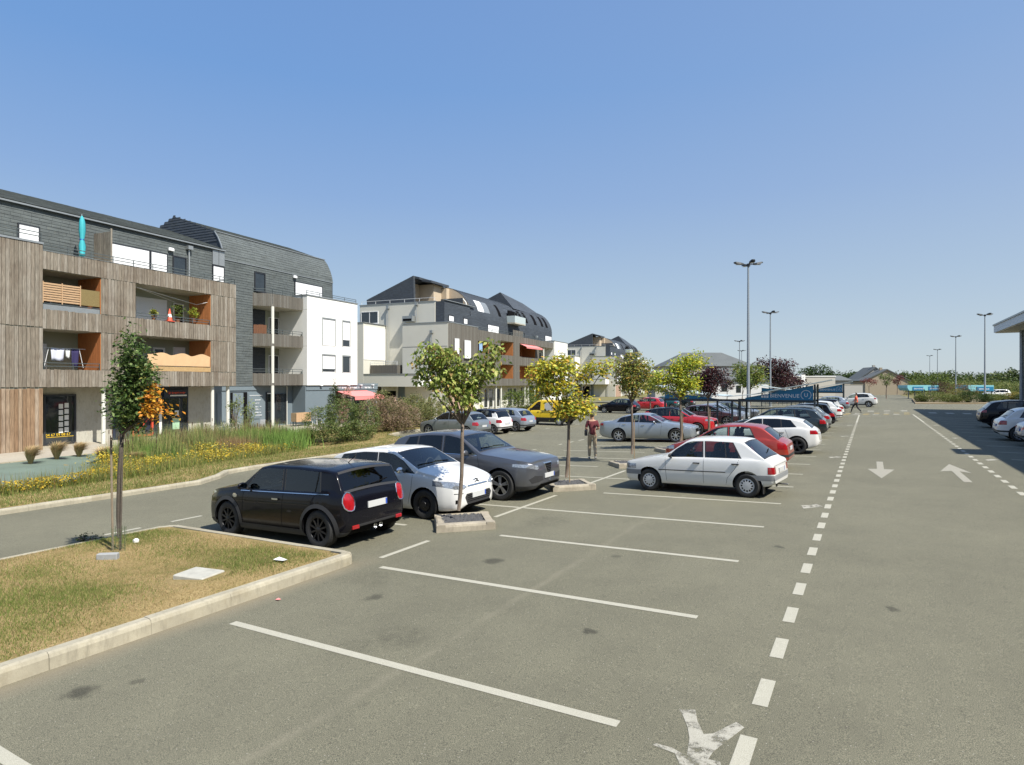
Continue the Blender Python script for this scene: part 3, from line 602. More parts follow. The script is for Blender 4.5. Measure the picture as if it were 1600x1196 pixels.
tree(-7.25, 20.7, "car_park_tree", "narrow olive tree in the kerbed bed behind the nose of the white hatchback",
     BL([(-.35, 0, 3.3, .26, .3), (.1, 0, 3.55, .26, .26), (.35, 0, 3.15, .26, .28), (0, 0, 2.95, .34, .32), (-.2, 0, 2.65, .26, .24), (.2, 0, 2.55, .24, .22), (.05, 0, 2.3, .14, .16), (.5, 0, 3.4, .14, .14), (-.5, 0, 2.9, .14, .16)]),
     2900, .10, [(.28, .31, .08), (.40, .36, .08), (.16, .21, .05), (.42, .26, .07)], [3, 3, 3, 1], trunk=(.05, .036), fork=2.1, clump=.12, per=11, group="young trees in kerbed beds between the two rows of bays", stakes=1)
tree(-6.95, 26.0, "car_park_tree", "bright lime yellow tree rising above the silver saloon",
     BL([(.8, 0, 3.75, .3, .26), (.4, 0, 3.6, .36, .3), (.0, 0, 3.45, .36, .3), (-.3, 0, 3.1, .4, .32), (-.85, 0, 2.95, .34, .26), (-1.1, 0, 2.7, .22, .26), (.1, 0, 2.9, .44, .34), (.4, 0, 2.75, .3, .24), (.0, 0, 2.4, .34, .2), (.55, 0, 2.5, .24, .18), (-.5, 0, 2.5, .3, .2), (1.15, 0, 3.85, .14, .12)]),
     3900, .12, [(.58, .52, .05), (.36, .42, .05), (.2, .3, .04), (.5, .6, .15)], [4, 4, 2, 1], trunk=(.055, .04), fork=2.1, clump=.14, per=11, group="young trees in kerbed beds between the two rows of bays", stakes=1)
PUR = [(.06, .022, .03), (.09, .03, .035), (.035, .02, .025), (.12, .05, .04), (.08, .07, .04)]
tree(-6.9, 30.9, "car_park_tree", "small purple leaved tree behind the red crossover",
     BL([(-.35, 0, 3.0, .36, .3), (.1, 0, 3.15, .36, .3), (.5, 0, 3.2, .26, .26), (0, 0, 2.6, .4, .3), (.3, 0, 2.7, .3, .26), (-.4, 0, 2.65, .26, .22), (.8, 0, 3.25, .2, .16), (.05, 0, 2.3, .2, .16)]),
     2600, .12, PUR, [4, 3, 3, 1, 1], trunk=(.05, .035), fork=2.0, clump=.15, per=10, group="young trees in kerbed beds between the two rows of bays", stakes=1)
def pt(u, d): r_ = ((u-800)/950.756); return (r_*.86184*d - .50718*d, r_*.50718*d + .86184*d)
def far_tree(u, d, label, blobs, n, size, cols, w, fork, trunk=(.12, .08), cat="tree", name="tree", z=None):
    x, y = pt(u, d); return tree(x, y, name, label, BL(blobs), n, size, cols, w, trunk=trunk, fork=fork, clump=size*1.1, per=10, cat=cat, z=z)
GRN = [(.07, .12, .025), (.11, .17, .03), (.17, .22, .05), (.04, .07, .02)]
far_tree(1172, 72, "large yellow green tree behind the tall lamp post", [(-.9, 0, 4.4, 1.0, .8), (.6, 0, 4.3, 1.1, .8), (0, 0, 3.4, 1.4, .9), (1.4, 0, 3.5, .7, .6), (-1.5, 0, 3.6, .6, .6)], 2600, .26, [(.2, .24, .05), (.13, .19, .04), (.3, .28, .06), (.07, .1, .03)], [3, 4, 2, 1], 2.2, cat="tree")
far_tree(1214, 78, "large dark purple tree right of the tall lamp post", [(-1.6, 0, 5.2, 1.1, .8), (0, 0, 5.0, 1.4, .9), (1.3, 0, 5.1, .9, .8), (.4, 0, 3.8, 1.6, 1.0), (-1.2, 0, 3.9, 1.0, .8)], 2800, .28, PUR, [4, 3, 3, 1, 1], 2.2)
far_tree(1232, 90, "low purple hedge tree in front of the flat roofed building", [(0, 0, 3.0, 1.6, .9), (1.5, 0, 2.7, 1.0, .7), (-1.4, 0, 3.1, 1.0, .8)], 1500, .3, PUR, [4, 3, 3, 1, 1], 1.5)
far_tree(1136, 76, "small purple tree in front of the white house", [(0, 0, 3.1, .55, .5), (.3, 0, 2.6, .5, .4)], 500, .2, PUR, [4, 3, 3, 1, 1], 1.8, trunk=(.06, .04))
far_tree(1160, 62, "slim pale green tree against the white house wall", [(0, 0, 3.7, .5, .7), (.3, 0, 3.0, .6, .5)], 600, .2, GRN, [2, 3, 3, 1], 1.8, trunk=(.06, .04))
far_tree(1016, 60, "yellow green tree between the third block and the lime tree", [(-.4, 0, 3.0, .8, .7), (.7, 0, 2.7, .8, .6), (.2, 0, 3.7, .6, .5)], 1100, .22, [(.2, .24, .05), (.13, .19, .04), (.3, .28, .06)], [3, 4, 2], 1.8, trunk=(.07, .05))
far_tree(1385, 86, "small fan shaped green tree on its own at the end of the lane", [(-.5, 0, 3.3, .4, .5), (.45, 0, 3.3, .4, .45), (0, 0, 2.7, .4, .5)], 700, .16, GRN, [3, 4, 2, 1], 1.9, trunk=(.07, .05))
far_tree(1358, 108, "small red leaved tree left on the beige gable wall", [(-.6, 0, 2.9, .6, .4), (.5, 0, 2.7, .7, .4)], 500, .2, [(.16, .04, .04), (.24, .08, .06)], [2, 1], 1.7, trunk=(.06, .04))
far_tree(1402, 108, "small red leaved tree right on the beige gable wall", [(-.5, 0, 3.0, .6, .5), (.5, 0, 3.2, .6, .5), (0, 0, 2.5, .6, .4)], 600, .2, [(.16, .04, .04), (.1, .05, .04)], [2, 1], 1.7, trunk=(.06, .04))
far_tree(1272, 240, "round dark green oak behind the trolley shelters", [(-3, 0, 5.5, 4, 3), (2, 0, 6, 5, 3.6), (8, 0, 4.4, 4.5, 2.4)], 2600, .9, [(.04, .07, .02), (.06, .1, .03), (.025, .045, .012)], [3, 3, 2], 2.5, trunk=(.4, .3), z=-.8)
far_tree(1325, 230, "round green tree left of the beige gable house", [(-3, 0, 3.6, 4, 2.4), (2, 0, 4.2, 4, 2.8)], 1500, .8, [(.05, .08, .02), (.07, .11, .03), (.03, .05, .015)], [3, 3, 2], 2, trunk=(.4, .3), z=-.8)
far_tree(1452, 130, "bushy green tree behind the light blue shelter", [(-2, 0, 3.0, 2.2, 1.6), (1.4, 0, 3.2, 2.4, 1.8)], 1700, .34, [(.12, .17, .03), (.09, .13, .03), (.16, .18, .04)], [3, 3, 1], 1.4, trunk=(.15, .1), z=-.3)
# bush helper: one leaf cloud over woody stems
def bush(x, y, label, blobs, n, size, cols, w, name="shrub", z=None, group=None, cat="shrub", zf=None):
    z0 = (zf(x, y) if zf else tz(x, y)) if z is None else z; r = empty(name, (x, y, z0), 0, label, cat, group); B_ = BL(blobs)
    c, tw = crown_points(B_, n, size*.9, 10, .45); c[:, 2] = np.abs(c[:, 2]); leaves(c, size, pal(len(c), cols, w), "foliage", r, droop=0)
    q = MB()
    for t in tw[:16]: q.tube([(0, 0, -.05), (t[0]*.4, t[1]*.4, abs(t[2])*.6), tuple(abs(v) if i == 2 else v for i, v in enumerate(t))], [.02, .014, .006], 4)
    q.build("stems", M_bark, r); return r
OL = [(.16, .18, .06), (.24, .24, .09), (.10, .13, .04), (.30, .25, .11)]
bush(-24.9, 24.2, "big green shrub mass below the pink awning", [(-1.4, 0, 1.0, .9, .95), (-.2, .3, 1.3, 1.0, 1.1), (1.0, .3, 1.2, .9, 1.0), (-.4, -.6, .6, 1.2, .6), (.8, -.6, .6, 1.0, .6)], 15000, .085, [(.09, .14, .04), (.15, .2, .06), (.22, .23, .08)], [3, 3, 2], zf=verge_z)
bush(-25.2, 27.8, "pinkish dried flower shrub right of the green shrub", [(-.9, .3, 1.1, .9, .9), (.3, .3, 1.15, 1.0, .95), (1.3, .2, .8, .9, .75), (-.5, -.4, .6, .9, .55), (.8, -.4, .55, .9, .5)], 15000, .08, [(.32, .22, .15), (.24, .19, .10), (.14, .14, .05), (.38, .27, .2)], [3, 3, 2, 2], zf=verge_z)
bush(-26.6, 30.2, "tall weedy olive shrub beyond the pinkish shrub", [(-.9, .4, 1.3, .8, 1.2), (.5, 0, 1.0, .9, 1.0), (1.6, .5, .9, .8, .8), (2.6, 1, .7, .8, .65)], 12000, .09, OL, [3, 3, 2, 1], zf=verge_z)
bush(-28.6, 33.8, "grassy weeds in front of the first wing of the second block", [(-1, 0, .8, .9, .9), (.6, 0, 1.1, .8, 1.2), (1.8, .5, .9, .8, 1.0)], 8000, .10, OL, [3, 3, 2, 2], zf=verge_z)
bush(-30.6, 36.5, "thin tall weeds against the beige side wall", [(0, 0, 1.1, .5, 1.1), (1.2, .4, .8, .6, .8), (2.6, .6, 1.0, .6, 1.0)], 4500, .10, OL, [3, 3, 2, 2], zf=verge_z)
X_, Y_ = b1w(1.2, 18.9); bush(X_, Y_, "dark climbing shrub on the grey shopfront corner", [(-.1, 0, 1.2, .38, 1.2), (.1, 0, 2.3, .3, .7), (0, 0, 3.1, .14, .4)], 2300, .1, [(.04, .07, .02), (.07, .11, .03), (.1, .14, .04)], [3, 3, 1], z=-.6)
X_, Y_ = b1w(1.3, 19.9); bush(X_, Y_, "tall shrub covered in pink flowers by the grey shopfront", [(0, 0, 1.0, .35, 1.0), (.25, 0, 2.0, .3, .7), (.5, 0, 2.5, .22, .3), (-.1, 0, .5, .4, .5)], 1900, .1, [(.55, .30, .28), (.62, .42, .38), (.16, .18, .06), (.2, .24, .08)], [3, 2, 2, 1], z=-.6)
for i, (s_, h_, lb) in enumerate([(9.7, 2.3, "spindly sapling left of the first white column"), (10.7, 1.9, "spindly sapling in front of the second white column")]):
    X_, Y_ = b1w(1.5, s_); bush(X_, Y_, lb, [(0, 0, h_*.6, .3, h_*.35), (.2, 0, h_*.85, .25, h_*.18), (-.2, 0, h_*.75, .25, .25)], 420, .11, [(.2, .25, .08), (.14, .18, .06), (.28, .3, .12)], [3, 3, 1], name="sapling", z=-.6, cat="sapling")
X_, Y_ = b1w(1.0, 9.2); bush(X_, Y_, "low white flowering bush at the foot of the grey wall", [(0, 0, .35, .6, .4), (.7, .2, .35, .5, .35)], 1100, .09, [(.7, .68, .6), (.3, .32, .2), (.12, .16, .05)], [3, 1, 2], name="flowering_bush", z=-.62)
X_, Y_ = pt(815, 62); bush(X_, Y_, "rounded bright green bush in front of the second block's shops", [(-1, 0, 1.2, 1.0, 1.1), (.5, 0, 1.3, 1.2, 1.2), (1.4, 0, .9, .8, .9)], 7000, .11, [(.14, .2, .03), (.1, .15, .03), (.22, .27, .05), (.05, .08, .02)], [3, 3, 2, 1], z=-.55)
for (u, v, h_, lb) in [(1440, 76, .9, "low olive bush at the left end of the planted strip"), (1460, 76, 1.35, "wide rounded bush in the planted strip"), (1478, 78, 1.0, "pale grassy bush in the planted strip beside the wide one"), (1471, 84, 2.7, "dark brown conical shrub standing over the strip"), (1493, 74, .95, "small clipped bush right of the wide one"),
                       (1496, 80, 1.6, "yellowish grass bush behind the clipped bush"), (1514, 74, 1.45, "dense dark green clipped bush"), (1537, 75, 1.1, "dark bush below the nearest right hand lamp post"), (1549, 76, 1.1, "leafy bush left of the small parked car"), (1563, 77, 1.0, "low green bush hiding the small parked car"), (1583, 77, 1.25, "golden bush near the canopy column"), (1597, 76, 1.0, "dark bush at the foot of the canopy column"), (1505, 88, 2.3, "orange tinted shrub behind the dark clipped bush")]:
    X_, Y_ = pt(u, v); k = ("dark brown" in lb and [(.07, .04, .035), (.1, .06, .04)]) or ("golden" in lb and [(.3, .25, .06), (.2, .2, .05)]) or ("orange" in lb and [(.2, .1, .04), (.14, .14, .04)]) or ("pale" in lb or "yellowish" in lb) and [(.24, .23, .08), (.17, .18, .05)] or ("dark" in lb and [(.04, .075, .02), (.07, .11, .03)]) or [(.12, .16, .04), (.16, .17, .05)]
    wd = h_*(1.5 if "wide" in lb else (.45 if "conical" in lb else .85)); bush(X_, Y_, lb, [(-wd*.4, 0, h_*.5, wd*.7, h_*.5), (wd*.4, 0, h_*.48, wd*.7, h_*.48), (0, 0, h_*.6, wd*.6, h_*.42)], 3200, .10, k, [2, 1], group="bushes in the planted strip at the lane end", z=tz(X_, Y_) + .05)
q = MB(); a = [pt(1430, 72), pt(1604, 71.5), pt(1640, 95), pt(1425, 92)]
q.add([(x, y, tz(x, y) - .1) for x, y in a] + [(x, y, tz(x, y) + .11) for x, y in a], [(4, 5, 6, 7), (0, 1, 5, 4), (1, 2, 6, 5), (2, 3, 7, 6), (3, 0, 4, 7)]); tag(q.build("planted_strip", M_soil), kind="structure")
# distant woods: one mass
wb = []
for i in range(150):
    u = random.uniform(1408, 1760); d = random.uniform(260, 420); x, y = pt(u, d); h_ = random.uniform(4.5, 9.0) * (1.0 + .12*sstep(1500, 1600, u)); wb.append((x, y, h_*.42 - .8, random.uniform(4, 8), random.uniform(4, 8), h_*.6))
for i in range(46):
    u = random.uniform(1230, 1420); d = random.uniform(300, 420); x, y = pt(u, d); h_ = random.uniform(4, 6.5); wb.append((x, y, h_*.42 - .8, random.uniform(4, 8), random.uniform(4, 8), h_*.6))
for i in range(90):
    u = random.uniform(-700, 1230); d = random.uniform(300, 420); x, y = pt(u, d); h_ = random.uniform(4, 6.5); wb.append((x, y, h_*.42 - .8, random.uniform(6, 10), random.uniform(6, 10), h_*.6))
c, tw = crown_points(wb, 110000, .8, 12, .5); c[:, 2] = np.maximum(c[:, 2], -1.2)
o = leaves(c, .95, pal(len(c), [(.05, .085, .02), (.085, .12, .03), (.12, .14, .04), (.03, .05, .015)], [3, 3, 1.5, 2], .3), "distant_woods", None, M_leaf, 0, .8, "stuff"); tag(o, "wooded skyline beyond the car park", "woods")
c, tw = crown_points([(pt(u, d)[0], pt(u, d)[1], 1.2 - .5, 3.5, 3.5, 1.9) for u, d in [(random.uniform(1415, 1640), random.uniform(140, 200)) for _ in range(46)]], 42000, .35, 12, .4)
o = leaves(c, .3, pal(len(c), [(.12, .16, .04), (.18, .21, .06), (.25, .24, .09), (.05, .08, .02)], [3, 3, 1.5, 1], .3), "hedgerow", None, M_leaf, 0, .8, "stuff"); tag(o, "scrubby hedgerow between the car park and the woods", "hedge")
# ---------------------------------------------------------------- buildings
W_COLS = [(.215, .19, .155), (.25, .22, .18), (.275, .25, .21), (.33, .305, .265)]
M_board = wood_boards("weathered_boards", W_COLS)
M_boardw = wood_boards("warm_boards", [(.24, .16, .10), (.30, .205, .13), (.34, .25, .17), (.37, .30, .23)])
def joined_boards_mat(name, cols, wdt=.14):
    m, nt, b = nodes_of(name); P = tco(nt); s = N(nt, "ShaderNodeSeparateXYZ"); nt.links.new(P, s.inputs[0])
    d = N(nt, "ShaderNodeMath", operation='DIVIDE'); nt.links.new(s.outputs[1], d.inputs[0]); d.inputs[1].default_value = wdt
    fl = N(nt, "ShaderNodeMath", operation='FLOOR'); nt.links.new(d.outputs[0], fl.inputs[0]); wn_ = N(nt, "ShaderNodeTexWhiteNoise"); wn_.noise_dimensions = '1D'; nt.links.new(fl.outputs[0], wn_.inputs["W"])
    base = ramp(nt, wn_.outputs["Value"], [(0, cols[0]), (.4, cols[1]), (.75, cols[2]), (1, cols[3])]); g = noise(nt, 1.0, 5, .6, mapped(nt, P, (30, 30, 1.6)))
    c = mix(nt, g, mix(nt, 1.0, base, (.65, .63, .6), 'MULTIPLY'), mix(nt, 1.0, base, (1.3, 1.28, 1.25), 'MULTIPLY')); nt.links.new(c, b.inputs["Base Color"]); b.inputs["Roughness"].default_value = .85; return m
M_boardj = joined_boards_mat("joined_boards", [(c[0]*.50, c[1]*.53, c[2]*.56) for c in W_COLS])
M_orange = joined_boards_mat("orange_boards", [(.36, .12, .035), (.45, .16, .05), (.5, .2, .07), (.42, .15, .05)], .12)
def slate_mat(name, c0):
    m, nt, b = nodes_of(name); P = tco(nt)
    n1 = noise(nt, 1.0, 5, .7, mapped(nt, P, (2.2, 1.2, 9))); n2 = noise(nt, 7, 4, .7, P); n3 = noise(nt, .35, 4, .6, P)
    c = mix(nt, mapr(nt, n1, .32, .68), scale_c(c0, .68), scale_c(c0, 1.35)); c = mix(nt, mapr(nt, n2, .55, .75, 0, .5), c, (.15, .155, .12)); c = mix(nt, mapr(nt, n3, .45, .65, 0, .35), c, scale_c(c0, .7))
    nt.links.new(c, b.inputs["Base Color"]); b.inputs["Roughness"].default_value = .7; bump(nt, b, n1, .3, .02); return m
M_slate = slate_mat("slate_cladding", (.088, .102, .102))
M_slated = slate_mat("slate_dark", (.046, .056, .070))
M_conc = concrete("precast_concrete", (.47, .455, .39), .10, .5)
M_rend = mat("white_render", (.80, .80, .76), .85, var=.03, scale=.8)
M_beige = mat("beige_render", (.60, .585, .51), .88, var=.07, scale=.5, bmp=.15, bscale=40)
M_green = mat("balcony_back_wall", (.36, .38, .30), .85, var=.08, scale=1.2)
M_cream = mat("cream_panel", (.50, .41, .30), .85, var=.06)
M_shut = mat("white_shutter", (.80, .81, .82), .5, var=.03)
M_frame_d = mat("dark_frame", (.025, .028, .034), .5, var=.1)
M_frame_w = mat("white_frame", (.75, .76, .76), .5, var=.03)
M_bglass = mat("window_glass", (.02, .026, .03), .04, var=.6, scale=2.5, spec=1.0)
M_rail = mat("rail_grey", (.12, .14, .14), .45, .5, var=.1)
M_navy = mat("navy_joinery", (.022, .03, .05), .5, var=.15)
M_bluegrey = mat("blue_grey_joinery", (.155, .195, .22), .6, var=.06)
M_zinc = mat("zinc_flashing", (.35, .37, .37), .45, .6, var=.15)
M_red = mat("red_frame", (.55, .07, .035), .5, var=.08)
M_pink = mat("awning_cloth", (.72, .23, .22), .8, var=.06, scale=4)
M_colw = mat("column_white", (.62, .62, .56), .7, var=.06, scale=3)
M_yell = mat("yellow_letters", (.75, .5, .03), .5, var=0)
M_paper = mat("paper_white", (.72, .73, .70), .6, var=.05, scale=6)
M_canvas = mat("wind_screen_cloth", (.60, .40, .22), .85, var=.12, scale=3)
M_wick = mat("wicker_screen", (.20, .15, .06), .9, var=.5, scale=28, bmp=.8, bscale=50)
M_slatw = mat("screen_slat", (.46, .30, .17), .8, var=.25, scale=12)
M_turq = mat("turquoise_cloth", (.05, .42, .47), .7, var=.12, scale=5)
M_blueblk = mat("blue_sign", (.012, .165, .32), .45, var=.12, scale=2)
M_white = mat("sign_white", (.78, .79, .8), .5, var=0)

def text_mesh(name, s, size, m, parent, loc, rot, depth=.006, align='LEFT'):
    cu = bpy.data.curves.new(name, 'FONT'); cu.body = s; cu.size = size; cu.extrude = depth; cu.align_x = align; cu.resolution_u = 2
    t = bpy.data.objects.new("tmp", cu); COL.objects.link(t); dg = bpy.context.evaluated_depsgraph_get(); me = bpy.data.meshes.new_from_object(t.evaluated_get(dg)); bpy.data.objects.remove(t)
    me.materials.clear(); set_mats(me, m); me.name = name; o = link_mesh(name, me, parent); o.location = loc; o.rotation_euler = rot; return o
def lap(q, n, s0, s1, z0, z1, h=.17, holes=(), t=.018, face=1):
    """lapped slate courses on the plane n (facing +n), from s0 to s1, leaving holes (s0,s1,z0,z1)"""
    k = max(1, round((z1-z0)/h)); h = (z1-z0)/k
    for i in range(k):
        a, b_ = z0 + i*h, z0 + (i+1)*h + .012; zc = (a+b_)/2; seg = [(s0, s1)]
        for (p, r_, zz0, zz1) in holes:
            if zz0 < zc < zz1:
                ns = []
                for (u, v) in seg:
                    if r_ <= u or p >= v: ns.append((u, v)); continue
                    if p > u: ns.append((u, p))
                    if r_ < v: ns.append((r_, v))
                seg = ns
        for (u, v) in seg:
            w = u
            while w < v - .01:                                   # single slates, slightly uneven
                e = min(v, w + .46 + random.uniform(-.12, .1)); 
                if v - e < .12: e = v
                j = random.uniform(-.003, .004); g = .004
                q.add([(n+t+j, w+g, a), (n+t+j, e-g, a), (n+.003, e-g, b_), (n+.003, w+g, b_), (n-.01, w+g, a), (n-.01, e-g, a)], [(0, 1, 2, 3), (4, 5, 1, 0)]); w = e
def lap_path(q, path, s0, s1, h=.2, t=.02, holes=(), fade=None):
    """slate courses over a profile path of (n, z) points, from s0 to s1"""
    P_ = [Vector((p[0], p[1])) for p in path]; ds = [0]
    for a, b_ in zip(P_[:-1], P_[1:]): ds.append(ds[-1] + (b_-a).length)
    T = ds[-1]; k = max(1, round(T/h))
    def at_(d):
        d = min(max(d, 0), T-1e-6)
        for i in range(len(ds)-1):
            if ds[i+1] >= d: return P_[i].lerp(P_[i+1], (d-ds[i])/(ds[i+1]-ds[i])), (P_[i+1]-P_[i]).normalized()
    for i in range(k):
        (a, da), (b_, _) = at_(T*i/k), at_(min(T, T*(i+1)/k + .02)); no = Vector((da.y, -da.x)) if True else None
        if no.x < 0 and no.y < 0: no = -no
        zc = (a.y+b_.y)/2; seg = [(s0, s1)]
        for (p, r_, zz0, zz1) in holes:
            if zz0 < zc < zz1:
                ns = []
                for (u, v) in seg:
                    if r_ <= u or p >= v: ns.append((u, v)); continue
                    if p > u: ns.append((u, p))
                    if r_ < v: ns.append((r_, v))
                seg = ns
        for (u, v) in seg:
            w = u
            while w < v - .01:
                e = min(v, w + .55 + random.uniform(-.15, .12))
                if v - e < .15: e = v
                tt = t + random.uniform(-.003, .004); A = a + no*tt; B_ = b_ + no*.003
                q.add([(A.x, w+.004, A.y), (A.x, e-.004, A.y), (B_.x, e-.004, B_.y), (B_.x, w+.004, B_.y), (a.x, w+.004, a.y), (a.x, e-.004, a.y)], [(0, 1, 2, 3), (4, 5, 1, 0)]); w = e
def window(root, n, s0, s1, z0, z1, kind="glass", frame=None, fw=.06, mull=0, shut=1.0, face='n', depth=-.012, sill=True, z_sh=None):
    """a window in the plane n (facing +n) or, with face='s', in the plane s=n (facing -s)"""
    frame = frame or M_frame_d
    def T_(q):
        if face == 's': q.v = [(y, n - (x - n), z) for x, y, z in q.v]
        return q
    q = MB(); a = n - depth
    for (u0, u1, w0, w1) in ((s0, s0+fw, z0, z1), (s1-fw, s1, z0, z1), (s0+fw, s1-fw, z1-fw, z1), (s0+fw, s1-fw, z0, z0+fw)): q.box(n-.03, n+.055, u0, u1, w0, w1)
    for k in range(mull): u = s0 + (s1-s0)*(k+1)/(mull+1); q.box(n-.03, n+.045, u-fw/2, u+fw/2, z0+fw, z1-fw)
    if sill: q.box(n-.01, n+.09, s0-.03, s1+.03, z0-.035, z0)
    f = T_(q).build("window", frame, root)
    q = MB(); q.box(n-.01, n+.012, s0+fw, s1-fw, z0+fw, z1-fw); T_(q).build("pane", M_bglass, f)
    if kind == "shutter":
        zb = z1 - (z1-z0)*shut; q = MB(); k = max(2, round((z1-zb)/.09)); hh = (z1-.02-zb)/k
        for i in range(k): q.box(n+.0, n+.034+.003*(i % 2), s0+fw*.6, s1-fw*.8, zb + i*hh + .001, zb + (i+1)*hh - .001)
        T_(q).build("roller_shutter", M_shut, f)
    return f
def rail(root, pts, zs, posts=1.1, m=None, pr=.018, zb=0):
    q = MB()
    for z in zs:
        for a, b_ in zip(pts[:-1], pts[1:]): q.beam((a[0], a[1], z), (b_[0], b_[1], z), .035, .035)
    for a, b_ in zip(pts[:-1], pts[1:]):
        L = math.hypot(b_[0]-a[0], b_[1]-a[1]); k = max(1, round(L/posts))
        for i in range(k+1): x, y = a[0]+(b_[0]-a[0])*i/k, a[1]+(b_[1]-a[1])*i/k; q.beam((x, y, zb), (x, y, max(zs)), .03)
    return q.build("railing", m or M_rail, root)
BOARD = MB(); BOARD.add([(0, 0, 0), (.024, .004, 0), (.024, .996, 0), (0, 1, 0), (0, 0, 1), (.024, .004, 1), (.024, .996, 1), (0, 1, 1)], [(0, 1, 5, 4), (1, 2, 6, 5), (2, 3, 7, 6), (4, 5, 6, 7), (3, 2, 1, 0)])
_b = BOARD.build("board", M_board); BM_ = _b.data; bpy.data.objects.remove(_b)
_b = BOARD.build("board", M_boardw); BMW = _b.data; bpy.data.objects.remove(_b)
def boards(root, n, s0, s1, z0, z1, wd=.155, me=None, var=.02):
    k = max(1, round((s1-s0)/wd)); wd = (s1-s0)/k
    for i in range(k):
        o = link_mesh("board", me or BM_, root); j = random.uniform(0, .012); a, b_ = random.uniform(-var, var)*.5, random.uniform(-var, var)
        o.location = (n + j, s0 + i*wd + .007, z0 + a); o.scale = (1, wd-.015, z1 - z0 - a + b_)
def boards_j(q, n, s0, s1, z0, z1, wd=.14, face='n', var=.015):
    k = max(1, round((s1-s0)/wd)); wd = (s1-s0)/k
    for i in range(k):
        j = random.uniform(0, .01)
        if face == 'n': q.box(n, n+.02+j, s0+i*wd+.005, s0+(i+1)*wd-.005, z0, z1 + random.uniform(-var, var))
        else: q.box(s0+i*wd+.005, s0+(i+1)*wd-.005, n-.02-j, n, z0, z1 + random.uniform(-var, var))

def scribble(name, root, n, s0, s1, z, h, m):
    q = MB(); s = s0
    while s < s1:
        w = h*random.uniform(.35, .6)
        if random.random() < .85:
            q.box(n, n+.006, s, s+h*.12, z, z+h*random.uniform(.6, 1)); q.box(n, n+.006, s+h*.12, s+w, z+h*random.choice([0, .28, .5]), z+h*random.choice([0, .28, .5]) + h*.62 if False else z+h*.62)
        s += w + h*.16
    return tag(q.build(name, m, root), kind="stuff")
# ======== the near apartment block (local x = outward, local y = along the street front)
B1 = empty("apartment_block", (B1O[0], B1O[1], 0), B1A, "nearest apartment block, grey timber balconies, slate attic and a white end wing", "building")
Z0 = -.62
q = MB(); q.box(-13, -1.72, -12, 10.7, Z0-.3, 2.3)
q.build("ground_floor_wall", M_conc, B1)
q = MB(); q.box(-13, -2.0, 10.7, 18.02, Z0-.3, 2.3); q.build("ground_floor_wall", M_bluegrey, B1)
q = MB(); q.box(-13, -1.95, -12, 14.2, 2.3, 8.8); q.box(-13, -3.4, 14.2, 18.07, 2.3, 8.0); q.box(-13, -2.03, 14.2, 18.07, 7.95, 9.0)
q.build("wall", M_green, B1)
holes = [(-.03, .95, 9.4, 10.35), (4.42, 7.83, 9.0, 10.33), (8.15, 9.1, 9.0, 10.3), (10.94, 11.9, 9.0, 11.3)]
holes2 = [(14.38, 15.38, 8.9, 10.33), (18.2, 21.25, 9.1, 10.27)]
q = MB(); q.box(-12, -2.0, -12, 11.9, 8.8, 11.28); q.box(-12, -2.0, 11.9, 22.5, 9.0, 10.75); q.build("attic_wall", M_slated, B1)
q = MB(); lap(q, -1.99, -12, 11.9, 8.8, 11.28, .17, holes); lap(q, -1.93, 11.1, 14.2, 2.3, 8.95, .17); lap(q, -1.99, 11.9, 22.4, 8.0, 10.7, .17, holes2)
tag(q.build("slate_cladding", M_slate, B1), kind="stuff")
# low roof and the high curved roof
q = MB(); q.prism([(-1.85, 11.28), (-7.5, 13.18), (-12.2, 11.4), (-12.2, 11.2), (-1.85, 11.2)], 1, -12, 11.9); q.build("low_roof", M_slated, B1)
q = MB(); lap_path(q, [(-1.8, 11.33), (-7.5, 13.23)], -12, 11.88, .24); tag(q.build("roof_slates", M_slate, B1), kind="stuff")
PROF = [(-2.0, 10.75), (-2.08, 11.2), (-2.28, 11.75), (-2.55, 12.25), (-2.86, 12.66), (-6.85, 14.08), (-12.2, 11.9)]
q = MB(); q.prism([(p[0]-.02, p[1]) for p in PROF] + [(-12.2, 9.0), (-2.02, 9.0)], 1, 11.9, 22.48); q.build("high_roof", M_slated, B1)
q = MB(); lap_path(q, PROF[:6], 11.87, 22.53, .2); tag(q.build("roof_slates", M_slate, B1), kind="stuff")
q = MB()
for i in range(16):                                              # near gable of the high roof
    z = 11.3 + i*.18; L_ = []
    for (a, b_) in zip(PROF[:-1], PROF[1:]):
        for (p, r_) in ((a, b_),):
            if (p[1]-z)*(r_[1]-z) < 0: L_.append(p[0] + (r_[0]-p[0])*(z-p[1])/(r_[1]-p[1]))
    if len(L_) == 2: q.add([(max(L_)-.03, 11.87, z), (min(L_)+.03, 11.87, z), (min(L_)+.1, 11.895, z+.19), (max(L_)-.1, 11.895, z+.19)], [(0, 1, 2, 3)])
tag(q.build("gable_slates", M_slated, B1), kind="stuff")
q = MB(); q.box(-2.03, -1.94, 11.9, 22.5, 10.70, 10.745); q.box(-2.0, -1.82, -12, 11.9, 11.22, 11.30); q.beam((-2.84, 11.85, 12.70), (-2.84, 22.55, 12.70), .07, .05); q.prism([(p[0]+.03, p[1]+.02) for p in PROF[1:5]] + [(p[0]-.04, p[1]+.02) for p in reversed(PROF[1:5])], 1, 11.84, 11.9)
q.build("flashing", M_zinc, B1)
window(B1, -1.97, -.03, .93, 9.42, 10.32, "shutter"); window(B1, -1.97, 4.42, 6.70, 9.0, 10.31, "shutter"); window(B1, -1.97, 6.72, 7.81, 9.0, 10.31, "shutter")
window(B1, -1.97, 8.17, 9.08, 9.0, 10.29); window(B1, -1.97, 10.96, 11.87, 9.0, 10.2, "shutter")
